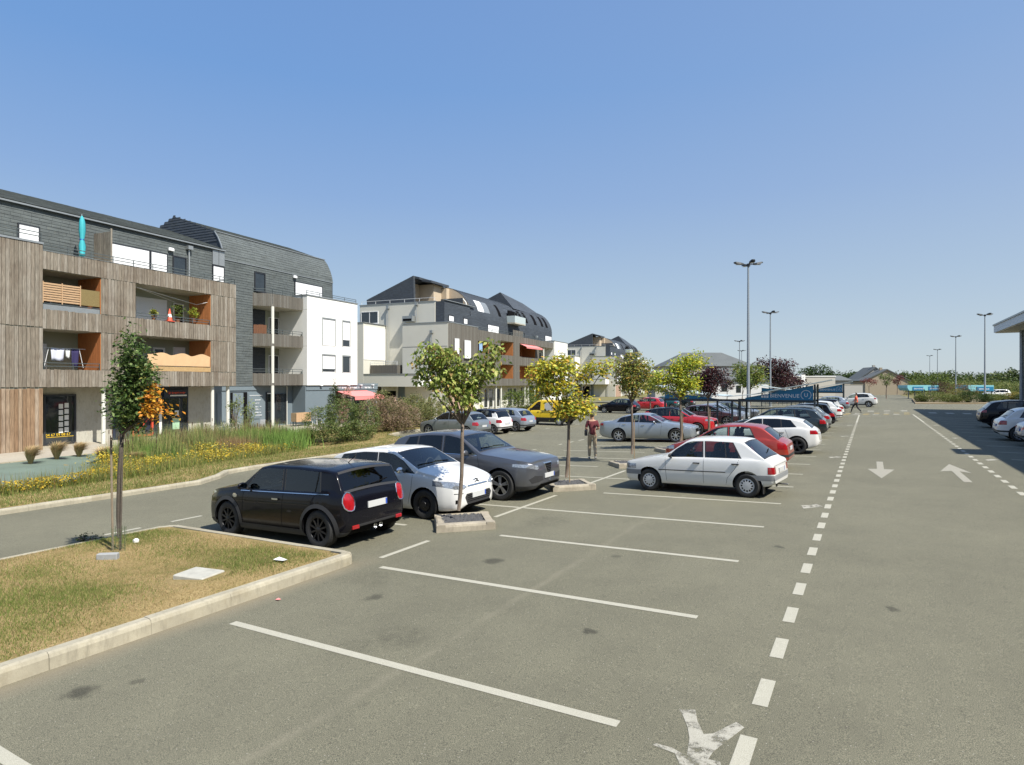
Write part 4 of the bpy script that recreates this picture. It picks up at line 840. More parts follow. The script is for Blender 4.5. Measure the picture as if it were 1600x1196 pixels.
q = MB(); q.box(-1.99, -1.93, 10.97, 11.42, 10.24, 11.25); q.box(-1.99, -1.93, 11.45, 11.88, 10.24, 11.25); tag(q.build("wall_panel", M_zinc, B1), kind="stuff")
window(B1, -1.97, 14.41, 15.36, 8.95, 10.31); window(B1, -1.97, 18.22, 21.23, 9.1, 10.25, "shutter")
q = MB(); q.tube([(-1.88, 9.21, 8.9), (-1.88, 9.21, 10.85)], .05, 8); q.box(-1.96, -1.72, 9.05, 9.38, 10.82, 11.05); q.build("downpipe", M_zinc, B1)
for (s, z) in ((8.0, 10.6), (18.18, 10.54)): q = MB(); q.bbox(-1.96, -1.78, s-.17, s+.17, z-.09, z+.09, .04); q.build("wall_light", M_white, B1)
# terrace deck, slabs and solid parts between balconies
for z, t_ in ((7.93, .2), (5.12, .18), (2.33, .2)): q = MB(); q.box(-1.95, -.004, 0, 11.08, z, z+t_); q.build("floor_slab", M_conc, B1)
q = MB(); q.box(-1.95, -.004, 11.0, 11.08, 2.4, 8.0); q.box(-1.95, -.004, -12, 0, 2.3, 9.1); q.box(-1.95, .0, -12, -.02, Z0-.2, 2.3)
for z0, z1 in ((5.30, 7.93), (2.53, 5.12)): q.box(-1.95, -.004, 2.72, 4.51, z0, z1); q.box(-1.95, -.004, 9.25, 11.0, z0, z1)
tag(q.build("timber_frame_wall", M_green, B1), kind="stuff")
q = MB()
for z0, z1 in ((5.30, 7.93), (2.53, 5.12)):
    boards_j(q, 2.72, -1.9, -.03, z0, z1, .12, 's', 0); boards_j(q, 9.25, -1.9, -.03, z0, z1, .12, 's', 0)
o = q.build("orange_lining", M_orange, B1); tag(o, kind="stuff")
for (s0, s1, z0, z1) in ((0.01, 11.08, 7.93, 8.80), (.01, 2.72, 5.12, 6.03), (4.51, 9.25, 5.12, 6.03), (.01, 2.72, 2.33, 3.18), (4.51, 9.25, 2.33, 3.18)):
    q = MB(); q.box(-.10, -.004, s0, s1, z0, z1-.03); q.build("parapet", M_green, B1); boards(B1, 0, s0, s1, z0, z1)
for (s0, s1) in ((2.72, 4.51), (9.25, 11.08)):
    boards(B1, 0, s0, s1, 6.06, 7.90, .165); boards(B1, 0, s0, s1, 3.21, 5.09, .165); boards(B1, 0, s0, s1, 5.12, 6.03, .165); boards(B1, 0, s0, s1, 2.33, 3.18, .165)
boards(B1, .03, -4.2, 0, 5.18, 9.08, .17); boards(B1, .03, -4.2, 0, 2.34, 5.14, .17); boards(B1, .03, -4.2, 0, Z0, 2.27, .17, BMW)
q = MB(); q.box(-.06, .09, -12, .02, 9.08, 9.17); q.box(.0, .05, 0.0, 11.1, 8.80, 8.815); q.build("coping", M_zinc, B1)
rail(B1, [(-.05, .06), (-.05, 11.02), (-1.9, 11.02)], (9.13, 8.97), 1.05, zb=8.7); rail(B1, [(-.05, -4), (-.05, -.02)], (9.62, 9.45), 1.05, zb=9.1)
for (s0, s1) in ((.1, 2.68), (4.55, 9.2)):
    rail(B1, [(-.06, s0), (-.06, s1)], (6.33, 6.18), 1.2, zb=5.9); rail(B1, [(-.06, s0), (-.06, s1)], (3.5, 3.34), 1.2, zb=3.1)
# balcony walls: shutters, doors
window(B1, -1.93, 5.81, 7.73, 5.35, 7.49, "shutter", M_frame_w); window(B1, -1.93, 8.15, 8.85, 5.35, 7.38, "glass", M_frame_w)
window(B1, -1.93, 6.85, 7.6, 2.6, 4.62, "glass", M_frame_w, .1); window(B1, -1.93, 8.15, 8.95, 2.6, 4.71, "shutter", M_frame_w)
window(B1, -1.93, .3, 1.4, 5.35, 7.3, "glass", M_frame_w); window(B1, -1.93, .3, 1.2, 2.6, 4.5, "shutter", M_frame_w, shut=.5)
# ground floor front: columns, shop windows
for s in (2.98, 9.55, 10.68): q = MB(); q.lathe([(.10, Z0), (.10, 2.33)], 16, c=(-.25, s, 0)); q.build("column", M_colw, B1, smooth=True)
q = MB(); q.lathe([(.11, Z0), (.11, 2.33)], 16, c=(-1.15, 15.25, 0)); q.lathe([(.11, 2.5), (.11, 5.12)], 16, c=(-1.15, 15.25, 0)); q.lathe([(.11, 5.3), (.11, 7.93)], 16, c=(-1.15, 15.25, 0)); q.build("column", M_colw, B1, smooth=True)
window(B1, -1.70, .95, 2.47, Z0+.05, 1.95, "glass", M_frame_d, .09, )
for i in range(10): z = 1.34 - (i//2)*.31 + (.04 if i % 2 else 0); s = 1.75 + (i % 2)*.27; q = MB(); q.box(-1.687, -1.680, s-.1, s+.1, z-.12, z+.12); q.build("poster", M_paper, B1)
text_mesh("shop_lettering", "04 67 09 08 67", .19, M_yell, B1, (-1.682, 1.04, -.16), (rad(90), 0, rad(90)))
q = MB(); q.box(-1.688, -1.68, 1.06, 2.36, -.22, -.20); q.build("shop_line", M_yell, B1)
q = MB(); q.box(-1.72, -1.66, 4.38, 8.98, Z0, 2.28); q.build("shopfront", M_navy, B1)
for (s0, s1) in ((4.5, 5.3), (6.75, 7.7), (7.75, 8.5), (8.55, 8.9)): q = MB(); q.box(-1.67, -1.65, s0, s1, Z0+.12, 1.6); q.build("shop_pane", M_bglass, B1)
q = MB(); 
for (a, b_) in (((5.42, -.48), (6.55, -.48)), ((5.42, .70), (6.55, .70)), ((5.42, -.48), (5.42, .70)), ((6.55, -.48), (6.55, .70)), ((5.42, -.48), (6.55, .70))): q.beam((-1.55, a[0], a[1]), (-1.55, b_[0], b_[1]), .10 if a[0] != 5.42 or b_[1] != .70 or a[1] == .70 else .05)
q.build("red_gate_frame", M_red, B1)
q = MB(); q.box(-1.6, -1.55, 7.0, 7.16, -.5, 1.0); q.build("door_pull_panel", M_paper, B1)
q = MB(); q.box(-1.64, -1.62, 7.9, 8.35, -.28, .40); q.build("green_poster", mat("poster_green", (.35, .55, .38), .6, var=.2, scale=9), B1)
q = MB(); q.box(-1.64, -1.62, 8.05, 8.3, .55, .85); q.build("poster", M_paper, B1)
q = MB(); q.box(-1.66, -1.56, 7.3, 8.9, 1.66, 2.1); q.build("shop_sign", M_navy, B1)
q = MB(); q.box(-1.555, -1.55, 7.7, 8.8, 1.72, 1.80); q.build("sign_stripe", M_paper, B1); scribble("sign_lettering", B1, -1.556, 7.6, 8.7, 1.86, .16, M_red)
# blue grey frontage with panelling
def panel(n, s0, s1, z0, z1, m=M_bluegrey):
    q = MB(); q.box(n, n+.035, s0, s1, z0, z1); q.box(n+.035, n+.05, s0+.06, s1-.06, z0+.06, z1-.06); q.build("wall_panel", m, B1)
q = MB(); q.box(-2.0, -1.94, 10.72, 17.9, 2.0, 2.3); q.build("fascia", M_bluegrey, B1)
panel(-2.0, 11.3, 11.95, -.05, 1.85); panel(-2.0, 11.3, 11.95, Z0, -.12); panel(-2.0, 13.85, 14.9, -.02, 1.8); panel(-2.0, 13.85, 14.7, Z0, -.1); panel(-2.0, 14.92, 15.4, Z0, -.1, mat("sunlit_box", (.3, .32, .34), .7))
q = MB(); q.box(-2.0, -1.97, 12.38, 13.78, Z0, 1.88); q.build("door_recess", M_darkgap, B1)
d_ = MB(); d_.box(-1.97, -1.92, 12.55, 13.4, Z0+.02, 1.84); dd = d_.build("door", M_bluegrey, B1); q = MB(); q.tube([(-1.88, 13.3, .3), (-1.88, 13.3, .6)], .015, 6); q.build("handle", M_chrome, dd)
for z, w_ in ((1.28, .5), (1.05, .4), (.8, .55), (.62, .45), (.4, .5), (.2, .6)): scribble("price_lettering", B1, -1.94, 14.42, 14.42+w_, z, .09, M_white)
q = MB(); q.box(-1.95, -1.93, 13.95, 15.1, 1.62, 1.645); q.build("sign_stripe", M_white, B1)
window(B1, -1.96, 15.45, 16.05, Z0+.04, 1.85, "glass", M_frame_d); window(B1, -1.96, 16.3, 17.3, Z0+.3, 1.7, "glass", M_frame_d)
q = MB(); q.tube([(-1.9, 17.38, Z0), (-1.9, 17.38, 2.28)], .035, 6); q.build("downpipe", M_colw, B1)
q = MB(); q.box(-1.93, -1.91, 15.5, 15.95, 1.72, 1.80); q.build("light_bar", M_white, B1)
# corner balconies
for z, top_ in ((7.93, 8.82), (5.12, 5.98), (2.33, 3.18)):
    P_ = [(-2.0, 14.2), (-1.1, 15.2), (-1.0, 18.05), (-3.4, 18.05), (-3.4, 14.2)]
    q = MB(); q.prism(P_, 2, z, z+.17); q.build("balcony_slab", M_conc, B1)
    q = MB(); k = 20
    for (a, b_) in (((-2.0, 14.2), (-1.1, 15.2)), ((-1.1, 15.2), (-1.0, 18.05))):
        L = math.hypot(b_[0]-a[0], b_[1]-a[1]); k = round(L/.14); d = Vector((b_[0]-a[0], b_[1]-a[1], 0)).normalized()
        for i in range(k):
            u = Vector((a[0], a[1], 0)) + d*(L*(i+.5)/k); j = random.uniform(0, .01); nn = Vector((d.y, -d.x, 0)); u = u + nn*(.015+j)
            q.beam(u + Vector((0, 0, z-.0)), u + Vector((0, 0, top_ + random.uniform(-.02, .02))), L/k - .012, .022, up=tuple(nn))
    tag(q.build("balcony_boards", M_boardj, B1), kind="stuff")
    rail(B1, [(-2.0, 14.25), (-1.14, 15.22), (-1.04, 18.03)], (top_+.32, top_+.16), 1.0, zb=top_-.2)
window(B1, -3.37, 17.0, 18.0, 5.35, 7.45, "glass", M_frame_w, mull=1); window(B1, -3.37, 17.0, 18.0, 2.6, 4.6, "glass", M_frame_w, mull=1)
q = MB(); q.box(-3.4, -3.36, 15.3, 16.7, 2.55, 7.9); q.build("dark_wall_panel", M_slated, B1)
window(B1, -3.37, 14.5, 15.2, 5.5, 7.4, "shutter", M_frame_w, shut=.4); window(B1, -3.37, 14.4, 15.2, 2.8, 4.6, "shutter", M_frame_w, shut=.9)
# white end wing
WJ = [2.32, 5.27, 8.0, 9.06]
for a, b_ in zip(WJ[:-1], WJ[1:]): q = MB(); q.box(-12, -.6, 18.07, 23.9, a+.008, b_-.008); q.build("white_wall_panel", M_rend, B1)
q = MB(); q.box(-11.9, -.7, 18.17, 23.8, 2.3, 9.0); q.build("white_wing_core", M_conc, B1)
q = MB(); q.box(-12, -.55, 18.04, 23.95, 9.06, 9.14); q.build("coping", M_zinc, B1); rail(B1, [(-.7, 18.1), (-.7, 23.85)], (9.42, 9.28), 1.4, zb=9.1)
def flush(n, s0, s1, z0, z1, shut=1.0, mull=0):
    q = MB(); q.box(n-.001, n+.012, s0, s1, z0, z1); f = q.build("window", M_frame_w, B1); q = MB(); q.box(n+.012, n+.016, s0+.05, s1-.05, z0+.05, z1-.05); q.build("pane", M_bglass, f)
    q = MB(); q.box(n+.0, n+.07, s0-.02, s1+.02, z1-.11, z1); q.box(n, n+.05, s1, s1+.04, z0, z1); q.box(n, n+.05, s0-.03, s0, z0, z1); q.build("shutter_box", M_zinc, f)
    if shut > 0:
        zb = z1 - (z1-z0)*shut; q = MB(); k = max(2, round((z1-.09-zb)/.1)); hh = (z1-.09-zb)/k
        for i in range(k): q.box(n+.014, n+.030+.003*(i % 2), s0+.03, s1-.03, zb+i*hh+.001, zb+(i+1)*hh-.001)
        q.build("roller_shutter", M_shut, f)
    return f
flush(-.6, 19.71, 21.14, 5.42, 7.57); flush(-.6, 22.04, 22.93, 5.42, 7.56, .74); flush(-.6, 19.69, 21.14, 3.33, 4.74, .82); flush(-.6, 22.04, 22.97, 3.3, 4.74, 0)
q = MB(); q.box(-.56, -.53, 19.7, 21.14, 3.55, 3.60); q.build("guard_rail", M_rail, B1)
# grey shopfront under the white wing with the pink awning
q = MB(); q.box(-10, -.75, 18.04, 26.8, Z0-.3, 2.28); q.build("shopfront_wall", M_bluegrey, B1)
q = MB(); q.box(-10, -.68, 23.9, 26.85, 2.28, 2.45); q.box(-.78, -.70, 18.1, 26.8, 1.95, 2.28); q.build("shop_fascia", M_bluegrey, B1)
for i in range(5): q = MB(); q.bbox(-.7, -.5, 19.5+i*1.6, 19.7+i*1.6, 2.28, 2.36, .02); q.build("sign_lamp", M_frame_w, B1)
scribble("shop_lettering", B1, -.69, 21.0, 26.2, 2.04, .17, M_white)
q = MB(); q.box(-.76, -.71, 21.35, 23.1, Z0+.6, 1.86); q.build("shop_window_frame", M_frame_d, B1); q = MB(); q.box(-.71, -.70, 21.42, 23.02, Z0+.66, 1.8); q.build("shop_pane", M_bglass, B1)
q = MB(); q.box(-.76, -.71, 23.7, 25.3, Z0, 1.75); q.build("shop_window_frame", M_frame_d, B1); q = MB(); q.box(-.71, -.70, 23.8, 25.2, Z0+.1, 1.7); q.build("shop_pane", M_bglass, B1)
q = MB(); q.box(-.73, -.69, 25.5, 26.5, .2, 1.5); q.build("notice_board", M_zinc, B1)
q = MB(); q.add([(-.70, 21.35, 1.86), (-.70, 25.1, 1.88), (1.25, 25.1, 1.46), (1.25, 21.3, 1.43), (-.70, 21.35, 1.84), (-.70, 25.1, 1.86), (1.25, 25.1, 1.44), (1.25, 21.3, 1.41)], [(0, 1, 2, 3), (7, 6, 5, 4), (0, 3, 7, 4), (1, 5, 6, 2), (3, 2, 6, 7)])
q.box(1.235, 1.25, 21.3, 25.1, 1.16, 1.45); q.build("awning", M_pink, B1)
q = MB(); q.tube([(-.7, 21.4, 1.5), (1.2, 21.4, 1.42)], .02, 5); q.tube([(-.7, 25.0, 1.5), (1.2, 25.0, 1.43)], .02, 5); q.box(-.78, -.6, 21.3, 25.15, 1.84, 1.96); q.build("awning_arms", M_rail, B1)
# timber privacy fin on the roof terrace
q = MB(); boards_j(q, 3.55, -1.95, -.55, 8.85, 10.55, .12, 's', 0); q.box(-.56, -.50, 3.52, 3.60, 8.85, 10.7); o = q.build("privacy_screen", M_board, B1); tag(o, kind="stuff")

# things on the balconies
def thingB1(name, n, s, z, label, cat, group=None, rz=0):
    x, y = b1w(n, s); return empty(name, (x, y, z), B1A + rz, label, cat, group)
t = thingB1("parasol", -.9, 2.3, 8.85, "folded turquoise parasol standing on the roof terrace", "parasol")
q = MB(); q.tube([(0, 0, 0), (0, 0, 2.35)], .022, 8); q.build("pole", M_zinc, t); q = MB(); vs = []
for z, r_ in ((.16, .05), (.24, .13), (.3, .11), (.7, .14), (1.0, .09), (1.05, .085), (1.5, .135), (1.9, .12), (2.1, .085), (2.25, .03)):
    for k in range(16): a = 2*math.pi*k/16; rr = r_*(1 + .35*(k % 2)*math.sin(k*2.1+1)); vs.append((rr*math.cos(a), rr*math.sin(a), z))
q.add(vs, [(i*16+k, i*16+(k+1) % 16, (i+1)*16+(k+1) % 16, (i+1)*16+k) for i in range(9) for k in range(16)]); q.build("cloth", M_turq, t, smooth='all'); q = MB(); q.lathe([(.10, 1.0), (.105, 1.03), (.10, 1.06)], 14); q.build("tie_band", mat("cloth_blue", (.02, .1, .4), .7, var=0), t)
t = thingB1("slatted_screen", -.10, .05, 6.4, "pale slatted timber screen behind the rail of the upper left balcony", "screen")
for i in range(8): q = MB(); q.box(-.012, .012, 0, 1.72, .04+i*.115, .12+i*.115); q.build("slat", M_slatw, t)
for s in (0.02, .86, 1.7): q = MB(); q.box(.012, .04, s-.02, s+.02, -.05, .98); q.build("post", M_slatw, t)
q = MB(); q.box(-.01, .01, 0, .93, 0, .8); tag(q.build("wicker_screen", M_wick), "brown wicker screen beside the pale slatted screen, upper left balcony", "screen"); o = bpy.data.objects["wicker_screen"]; x, y = b1w(-.1, 1.79); o.location = (x, y, 6.42); o.rotation_euler = (0, 0, B1A)
q = MB(); q.box(-.008, .008, 0, 2.6, 0, .26); o = tag(q.build("banner_cloth", M_zinc), "grey cloth tied along the rail below the slatted screen", "cloth"); x, y = b1w(-.05, .06); o.location = (x, y, 6.02); o.rotation_euler = (0, 0, B1A)
# scalloped wind cloth on the first floor
vs = []; k = 40
for i in range(k+1): s = i/k*4.0; zt_ = .62 + .09*abs(math.sin(s*2.3)) - .04*math.sin(s*5); vs += [(.02*math.sin(s*6), s, 0), (.02*math.sin(s*6+1), s, zt_)]
me = bpy.data.meshes.new("wind_cloth"); me.from_pydata(vs, [], [(2*i, 2*i+2, 2*i+3, 2*i+1) for i in range(k)]); set_mats(me, M_canvas)
o = tag(link_mesh("wind_cloth", me), "sand coloured scalloped cloth along the rail of the first floor balcony", "cloth"); x, y = b1w(-.02, 5.2); o.location = (x, y, 3.5); o.rotation_euler = (0, 0, B1A); sm_ = o.modifiers.new("s", 'SOLIDIFY'); sm_.thickness = .006
q = MB(); q.box(-.015, .0, 0, 4.6, 0, .26); o = tag(q.build("reed_matting", mat("reed_mat", (.42, .28, .13), .9, var=.3, scale=9)), "reed matting below the scalloped cloth on the first floor balcony", "matting"); x, y = b1w(.03, 4.6); o.location = (x, y, 3.19); o.rotation_euler = (0, 0, B1A)
def plant_pot(n, s, z, label, h=.5, cols=((.2, .25, .05), (.4, .4, .08)), pot=(.3, .12, .06)):
    t = thingB1("potted_plant", n, s, z, label, "potted plant"); q = MB(); q.lathe([(.001, 0), (.1, 0), (.14, .24), (.15, .26), (.12, .25), (.001, .22)], 12); q.build("pot", mat("pot_clay", pot, .8, var=.1), t, smooth=True)
    c, tw = crown_points([(0, 0, .25+h*.55, h*.42, h*.42, h*.5)], 260, .06, 8, .2); leaves(c, .1, pal(len(c), list(cols), [1]*len(cols)), "foliage", t)
plant_pot(-.45, 7.35, 6.0, "bushy green potted plant behind the traffic cone on the upper right balcony", .9, ((.12, .18, .04), (.2, .24, .06)))
plant_pot(-.35, 8.35, 6.15, "yellow green potted plant at the right end of the upper right balcony", .6, ((.4, .42, .05), (.2, .28, .04)))
plant_pot(-.25, 5.75, 6.03, "small potted plant on the parapet left of the traffic cone", .35)
t = thingB1("traffic_cone", -.12, 6.6, 6.03, "orange red traffic cone on the balcony parapet", "traffic cone"); q = MB(); q.bbox(-.2, .2, -.2, .2, 0, .04, .01); q.build("base", M_red, t)
q = MB(); q.lathe([(.15, .04), (.025, .74)], 18); q.build("cone", mat("cone_orange", (.8, .12, .06), .6, var=.05), t, smooth=True); q = MB(); q.lathe([(.117, .25), (.085, .43)], 18); q.v = [(x*1.02, y*1.02, z) for x, y, z in q.v]; q.build("white_band", M_white, t, smooth=True)
q = MB(); q.tube([(0, 0, 1.35), (-1.5, 3.5, 1.0)], .012, 4); q.tube([(0, .1, 1.33), (-.4, 4.1, .86)], .012, 4); q.tube([(-.4, 4.1, .86), (-.1, 4.6, 1.05)], .012, 4); o = tag(q.build("clothes_line", M_white), "white clothes line strung under the ceiling of the upper right balcony", "clothes line"); x, y = b1w(-.15, 4.6); o.location = (x, y, 6.4); o.rotation_euler = (0, 0, B1A)
def cloth_item(n, s, z, w, h, col, label, nm="laundry"):
    vs = []
    for j in range(5):
        for i in range(9): u, v = i/8, j/4; vs.append((.03*math.sin(u*9+v*2)*v, (u-.5)*w*(1 - .1*v), -v*h + .02*math.sin(u*7)))
    me = bpy.data.meshes.new(nm); me.from_pydata(vs, [], [(j*9+i, j*9+i+1, (j+1)*9+i+1, (j+1)*9+i) for j in range(4) for i in range(8)]); set_mats(me, mat("cloth_"+nm+str(len(MATS)), col, .9, var=.05)); me.polygons.foreach_set("use_smooth", [True]*32)
    o = tag(link_mesh(nm, me), label, "laundry"); x, y = b1w(n, s); o.location = (x, y, z); o.rotation_euler = (0, 0, B1A); o.modifiers.new("s", 'SOLIDIFY').thickness = .006; return o
cloth_item(-.7, 1.05, 4.24, .62, .62, (.6, .62, .72), "pale white shirt drying on the first floor left balcony"); cloth_item(-.7, 1.52, 4.22, .22, .45, (.65, .66, .65), "small white cloth drying beside the white shirt"); cloth_item(-.7, 1.86, 4.26, .36, .95, (.03, .025, .09), "dark blue clothes drying at the right of the laundry")
q = MB(); q.beam((0, 0, .95), (0, 2.0, .95), .02); q.beam((0, .1, 0), (0, .3, .95), .02); q.beam((0, 1.9, 0), (0, 1.7, .95), .02); o = tag(q.build("drying_rack", M_white), "white drying rack under the laundry on the first floor left balcony", "drying rack"); x, y = b1w(-.7, .35); o.location = (x, y, 3.3); o.rotation_euler = (0, 0, B1A)
q = MB(); boards_j(q, 0, 0, .85, 0, .62, .1); tag(q.build("brown_screen", mat("brown_wicker", (.16, .07, .035), .9, var=.4, scale=20)), "brown brushwood screen on the corner balcony of the second floor", "screen", kind=None); o = bpy.data.objects["brown_screen"]; x, y = b1w(-1.95, 14.3); o.location = (x, y, 5.98); o.rotation_euler = (0, 0, B1A - rad(42))
t = thingB1("planter_crate", -.2, 17.0, Z0, "brown slatted crate planter on legs in front of the dark shop window", "planter")
for i in range(9): q = MB(); q.box(.25, .28, -.72+i*.165, -.57+i*.165, .32, .98); q.build("slat", M_slatw, t)
q = MB(); q.box(-.25, .25, -.7, .74, .34, .96); q.build("box", M_stake, t)
for s in (-.62, .62): q = MB(); q.box(.1, .16, s-.03, s+.03, 0, .34); q.box(-.16, -.1, s-.03, s+.03, 0, .34); q.build("legs", M_rail, t)
t = thingB1("folded_chair", .1, 18.35, Z0, "pale grey chair covered with a cloth beside the slatted crate", "chair")
q = MB(); q.bbox(-.25, .25, -.3, .3, .42, .50, .02); q.build("seat", M_zinc, t); q = MB(); q.bbox(-.28, -.2, -.3, .3, .5, .95, .03); q.build("backrest", M_zinc, t)
for a, b_ in ((-.22, -.26), (-.22, .26), (.22, -.26), (.22, .26)): q = MB(); q.tube([(a, b_, 0), (a*.9, b_*.9, .43)], .03, 6); q.build("leg", M_paper, t)

# ======== the second block and its twin further on
def block_two(O, ang, label):
    R = empty("apartment_block", (O[0], O[1], 0), ang, label, "building")
    Zb = -.9
    def B(nm, m, *bx, kind=None):
        q = MB()
        for b_ in bx: q.box(*b_)
        o = q.build(nm, m, R)
        if kind: o["kind"] = kind
        return o
    B("side_wing", M_beige, (-5.6, 0, 0, 6.9, Zb, 8.8)); B("coping", M_zinc, (-5.65, .05, -.05, 6.95, 8.8, 8.88))
    B("side_wall", M_beige, (-13.2, -3.1, 2.6, 26, Zb, 11.45)); B("coping", M_zinc, (-13.25, -3.05, 2.55, 3.0, 11.45, 11.52))
    B("stair_wing", M_beige, (-16, -9.6, -1.5, 2.6, Zb, 9.0)); B("lit_stair_face", M_rend, (-9.6, -9.56, -1.45, 2.55, 5.0, 8.6)); B("wing_roof", M_zinc, (-16, -9.5, -1.55, 2.55, 9.0, 9.06))  # white sheet puts sunlight into the colour of the stair wing's outer face
    B("joint", M_frame_d, (-5.55, -.05, -.012, .001, 6.3, 6.33), (-5.55, -.05, -.012, .001, 3.4, 3.43), kind="stuff")
    window(R, -1.52, -15.5, -10.2, 9.3, 10.6, face='s', frame=M_frame_w, mull=2) if False else None
    window(R, 2.58, -13.0, -10.6, 9.3, 10.7, "glass", M_frame_w, face='s', mull=1)
    # gutters with brackets and downpipes on the side wall
    for nn, zz in ((-9.2, 10.9), (-5.4, 11.1)): q = MB(); q.tube([(nn, 2.45, zz), (nn, 2.45, Zb)], .05, 6); q.box(nn-.15, nn+.15, 2.3, 2.6, zz, zz+.3); q.build("downpipe", M_zinc, R)
    q = MB(); q.tube([(-1.9, -.12, 7.7), (-1.9, -.12, Zb)], .05, 6); q.box(-2.05, -1.75, -.3, 0, 7.7, 8.0); q.build("downpipe", M_zinc, R)
    B("vent_box", M_zinc, (-6.9, -5.6, 1.9, 2.6, 9.3, 9.9)); B("vent_slot", M_darkgap, (-6.8, -5.7, 1.88, 1.9, 9.35, 9.6))
    # balcony of the side
    B("balcony_slab", M_conc, (-9.5, -6.0, -.4, 2.6, 3.3, 3.5)); q = MB(); boards_j(q, -.4, -9.5, -6.0, 3.3, 4.4, .15, 's'); boards_j(q, -6.0, -.4, 2.6, 3.3, 4.4, .15); tag(q.build("balcony_boards", M_boardj, R), kind="stuff"); rail(R, [(-9.5, -.35), (-6.05, -.35)], (4.8, 4.6), 1.5, M_frame_w, zb=4.3)
    window(R, 2.58, -8.6, -7.3, .6, 2.9, "glass", M_frame_w, face='s'); window(R, 2.58, -5.9, -5.65, 3.6, 6.4, "glass", M_frame_d, face='s') if False else None
    B("grey_panel", M_zinc, (-6.9, -5.7, 2.5, 2.6, 3.5, 6.3)); q = MB(); q.tube([(-6.1, -.3, Zb), (-6.1, -.3, 3.3)], .1, 8); q.build("column", M_colw, R)
    # porch
    B("porch_slab", M_beige, (-8.3, -1.6, -3.2, 0, 2.1, 3.38)); B("lit_porch_end", M_rend, (-1.6, -1.56, -3.15, -.05, 2.12, 3.36)); B("porch_coping", M_zinc, (-8.3, -1.6, -3.25, 0, 3.38, 3.43))  # porch end faced in white, its sunlight put into the colour
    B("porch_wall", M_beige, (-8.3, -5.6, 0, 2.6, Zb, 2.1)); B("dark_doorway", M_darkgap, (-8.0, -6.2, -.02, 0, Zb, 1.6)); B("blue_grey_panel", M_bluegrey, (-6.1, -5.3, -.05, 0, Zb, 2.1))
    # timber faced front of the side wing
    q = MB(); boards_j(q, 0, 0.02, 6.9, 2.1, 8.78, .16); tag(q.build("timber_cladding", M_boardj, R), kind="stuff")
    for (s0, s1, z0, z1) in ((1.2, 2.12, 5.5, 7.2), (3.4, 4.8, 5.2, 7.15), (1.2, 2.12, 2.9, 4.3), (3.4, 4.8, 2.7, 4.3)): window(R, .14, s0, s1, z0, z1, "shutter", M_frame_w)
    q = MB(); boards_j(q, 0, .3, 5.6, Zb, 1.9, .18); tag(q.build("pink_boards", mat("pink_boards_%d" % len(MATS), (.40, .27, .20), .85, var=.15), R), kind="stuff")
    # long front
    B("front_wall", M_green, (-12, -2.0, 6.9, 33, Zb, 8.6)); B("ground_wall", M_beige, (-2.0, -1.4, 6.9, 26.5, Zb, 2.1))
    for z in (7.73, 4.79, 2.1): B("floor_slab", M_conc, (-2.0, -.03, 6.9, 26.5, z, z+.2))
    sol = ((9.84, 13.06), (17.2, 19.22), (25.12, 26.5))
    for (a, b_) in sol: B("pier", M_green, (-2.0, -.03, a, b_, 2.1, 7.73))
    B("lining", M_orange, *[(-1.98, -.05, a-.05, a-.0, z0, z1) for a in (9.84, 17.2, 25.12) for z0, z1 in ((2.3, 4.75), (5.0, 7.7))], kind="stuff")
    B("lining_back", M_orange, (-1.99, -1.95, 9.0, 9.84, 5.0, 7.7), (-1.99, -1.95, 15.6, 17.2, 2.3, 7.7), (-1.99, -1.95, 22.5, 25.12, 2.3, 7.7), kind="stuff")
    q = MB()
    for (a, b_) in sol: boards_j(q, 0, a, b_, 2.1, 8.57, .16)
    for (a, b_) in ((6.95, 9.84), (13.06, 17.2), (19.22, 25.12)): boards_j(q, 0, a, b_, 7.73, 8.57, .16); boards_j(q, 0, a, b_, 4.79, 5.95, .16); boards_j(q, 0, a, b_, 2.1, 3.0, .16)
    boards_j(q, 0, 6.95, 9.84, 2.1, 5.9, .16); boards_j(q, 0, 6.95, 9.84, 7.3, 8.5, .16)
    tag(q.build("timber_cladding", M_boardj, R), kind="stuff")
    window(R, -1.95, 20.0, 22.2, 5.0, 7.2, "glass", M_frame_w); window(R, -1.95, 20.0, 22.2, 2.3, 4.4, "glass", M_frame_w); window(R, -1.95, 13.6, 15.2, 5.0, 7.2, "glass", M_frame_w); window(R, -1.95, 13.6, 15.2, 2.3, 4.4, "glass", M_frame_w)
    for (s0, s1) in ((7.5, 9.2), (11.2, 12.3), (12.6, 13.8), (14.1, 15.9), (18.4, 19.9), (20.2, 21.3), (23.2, 24.2), (26.6, 28.1), (29.6, 31.2)): window(R, -1.38, s0, s1, Zb+.3, 1.75, "glass", M_frame_d if s0 > 22 else M_frame_w, sill=False)
    for s in (12.45, 13.95, 21.8, 23.0, 25.5, 28.6): q = MB(); q.lathe([(.12, Zb), (.12, 2.1)], 10, c=(-.3, s, 0)); q.build("column", M_colw, R, smooth=True)
    rail(R, [(-.06, 6.95), (-.06, 26.4)], (8.95, 8.75), 2.0, zb=8.4)
    # pink awning on the upper balcony, white sheet, towel
    q = MB(); q.add([(-.1, 19.5, 7.7), (-.1, 25.4, 7.7), (.9, 25.6, 7.3), (.9, 19.6, 7.25), (.9, 19.6, 7.05), (.9, 25.6, 7.1)], [(0, 1, 2, 3), (3, 2, 5, 4)]); q.build("awning", M_pink, R)
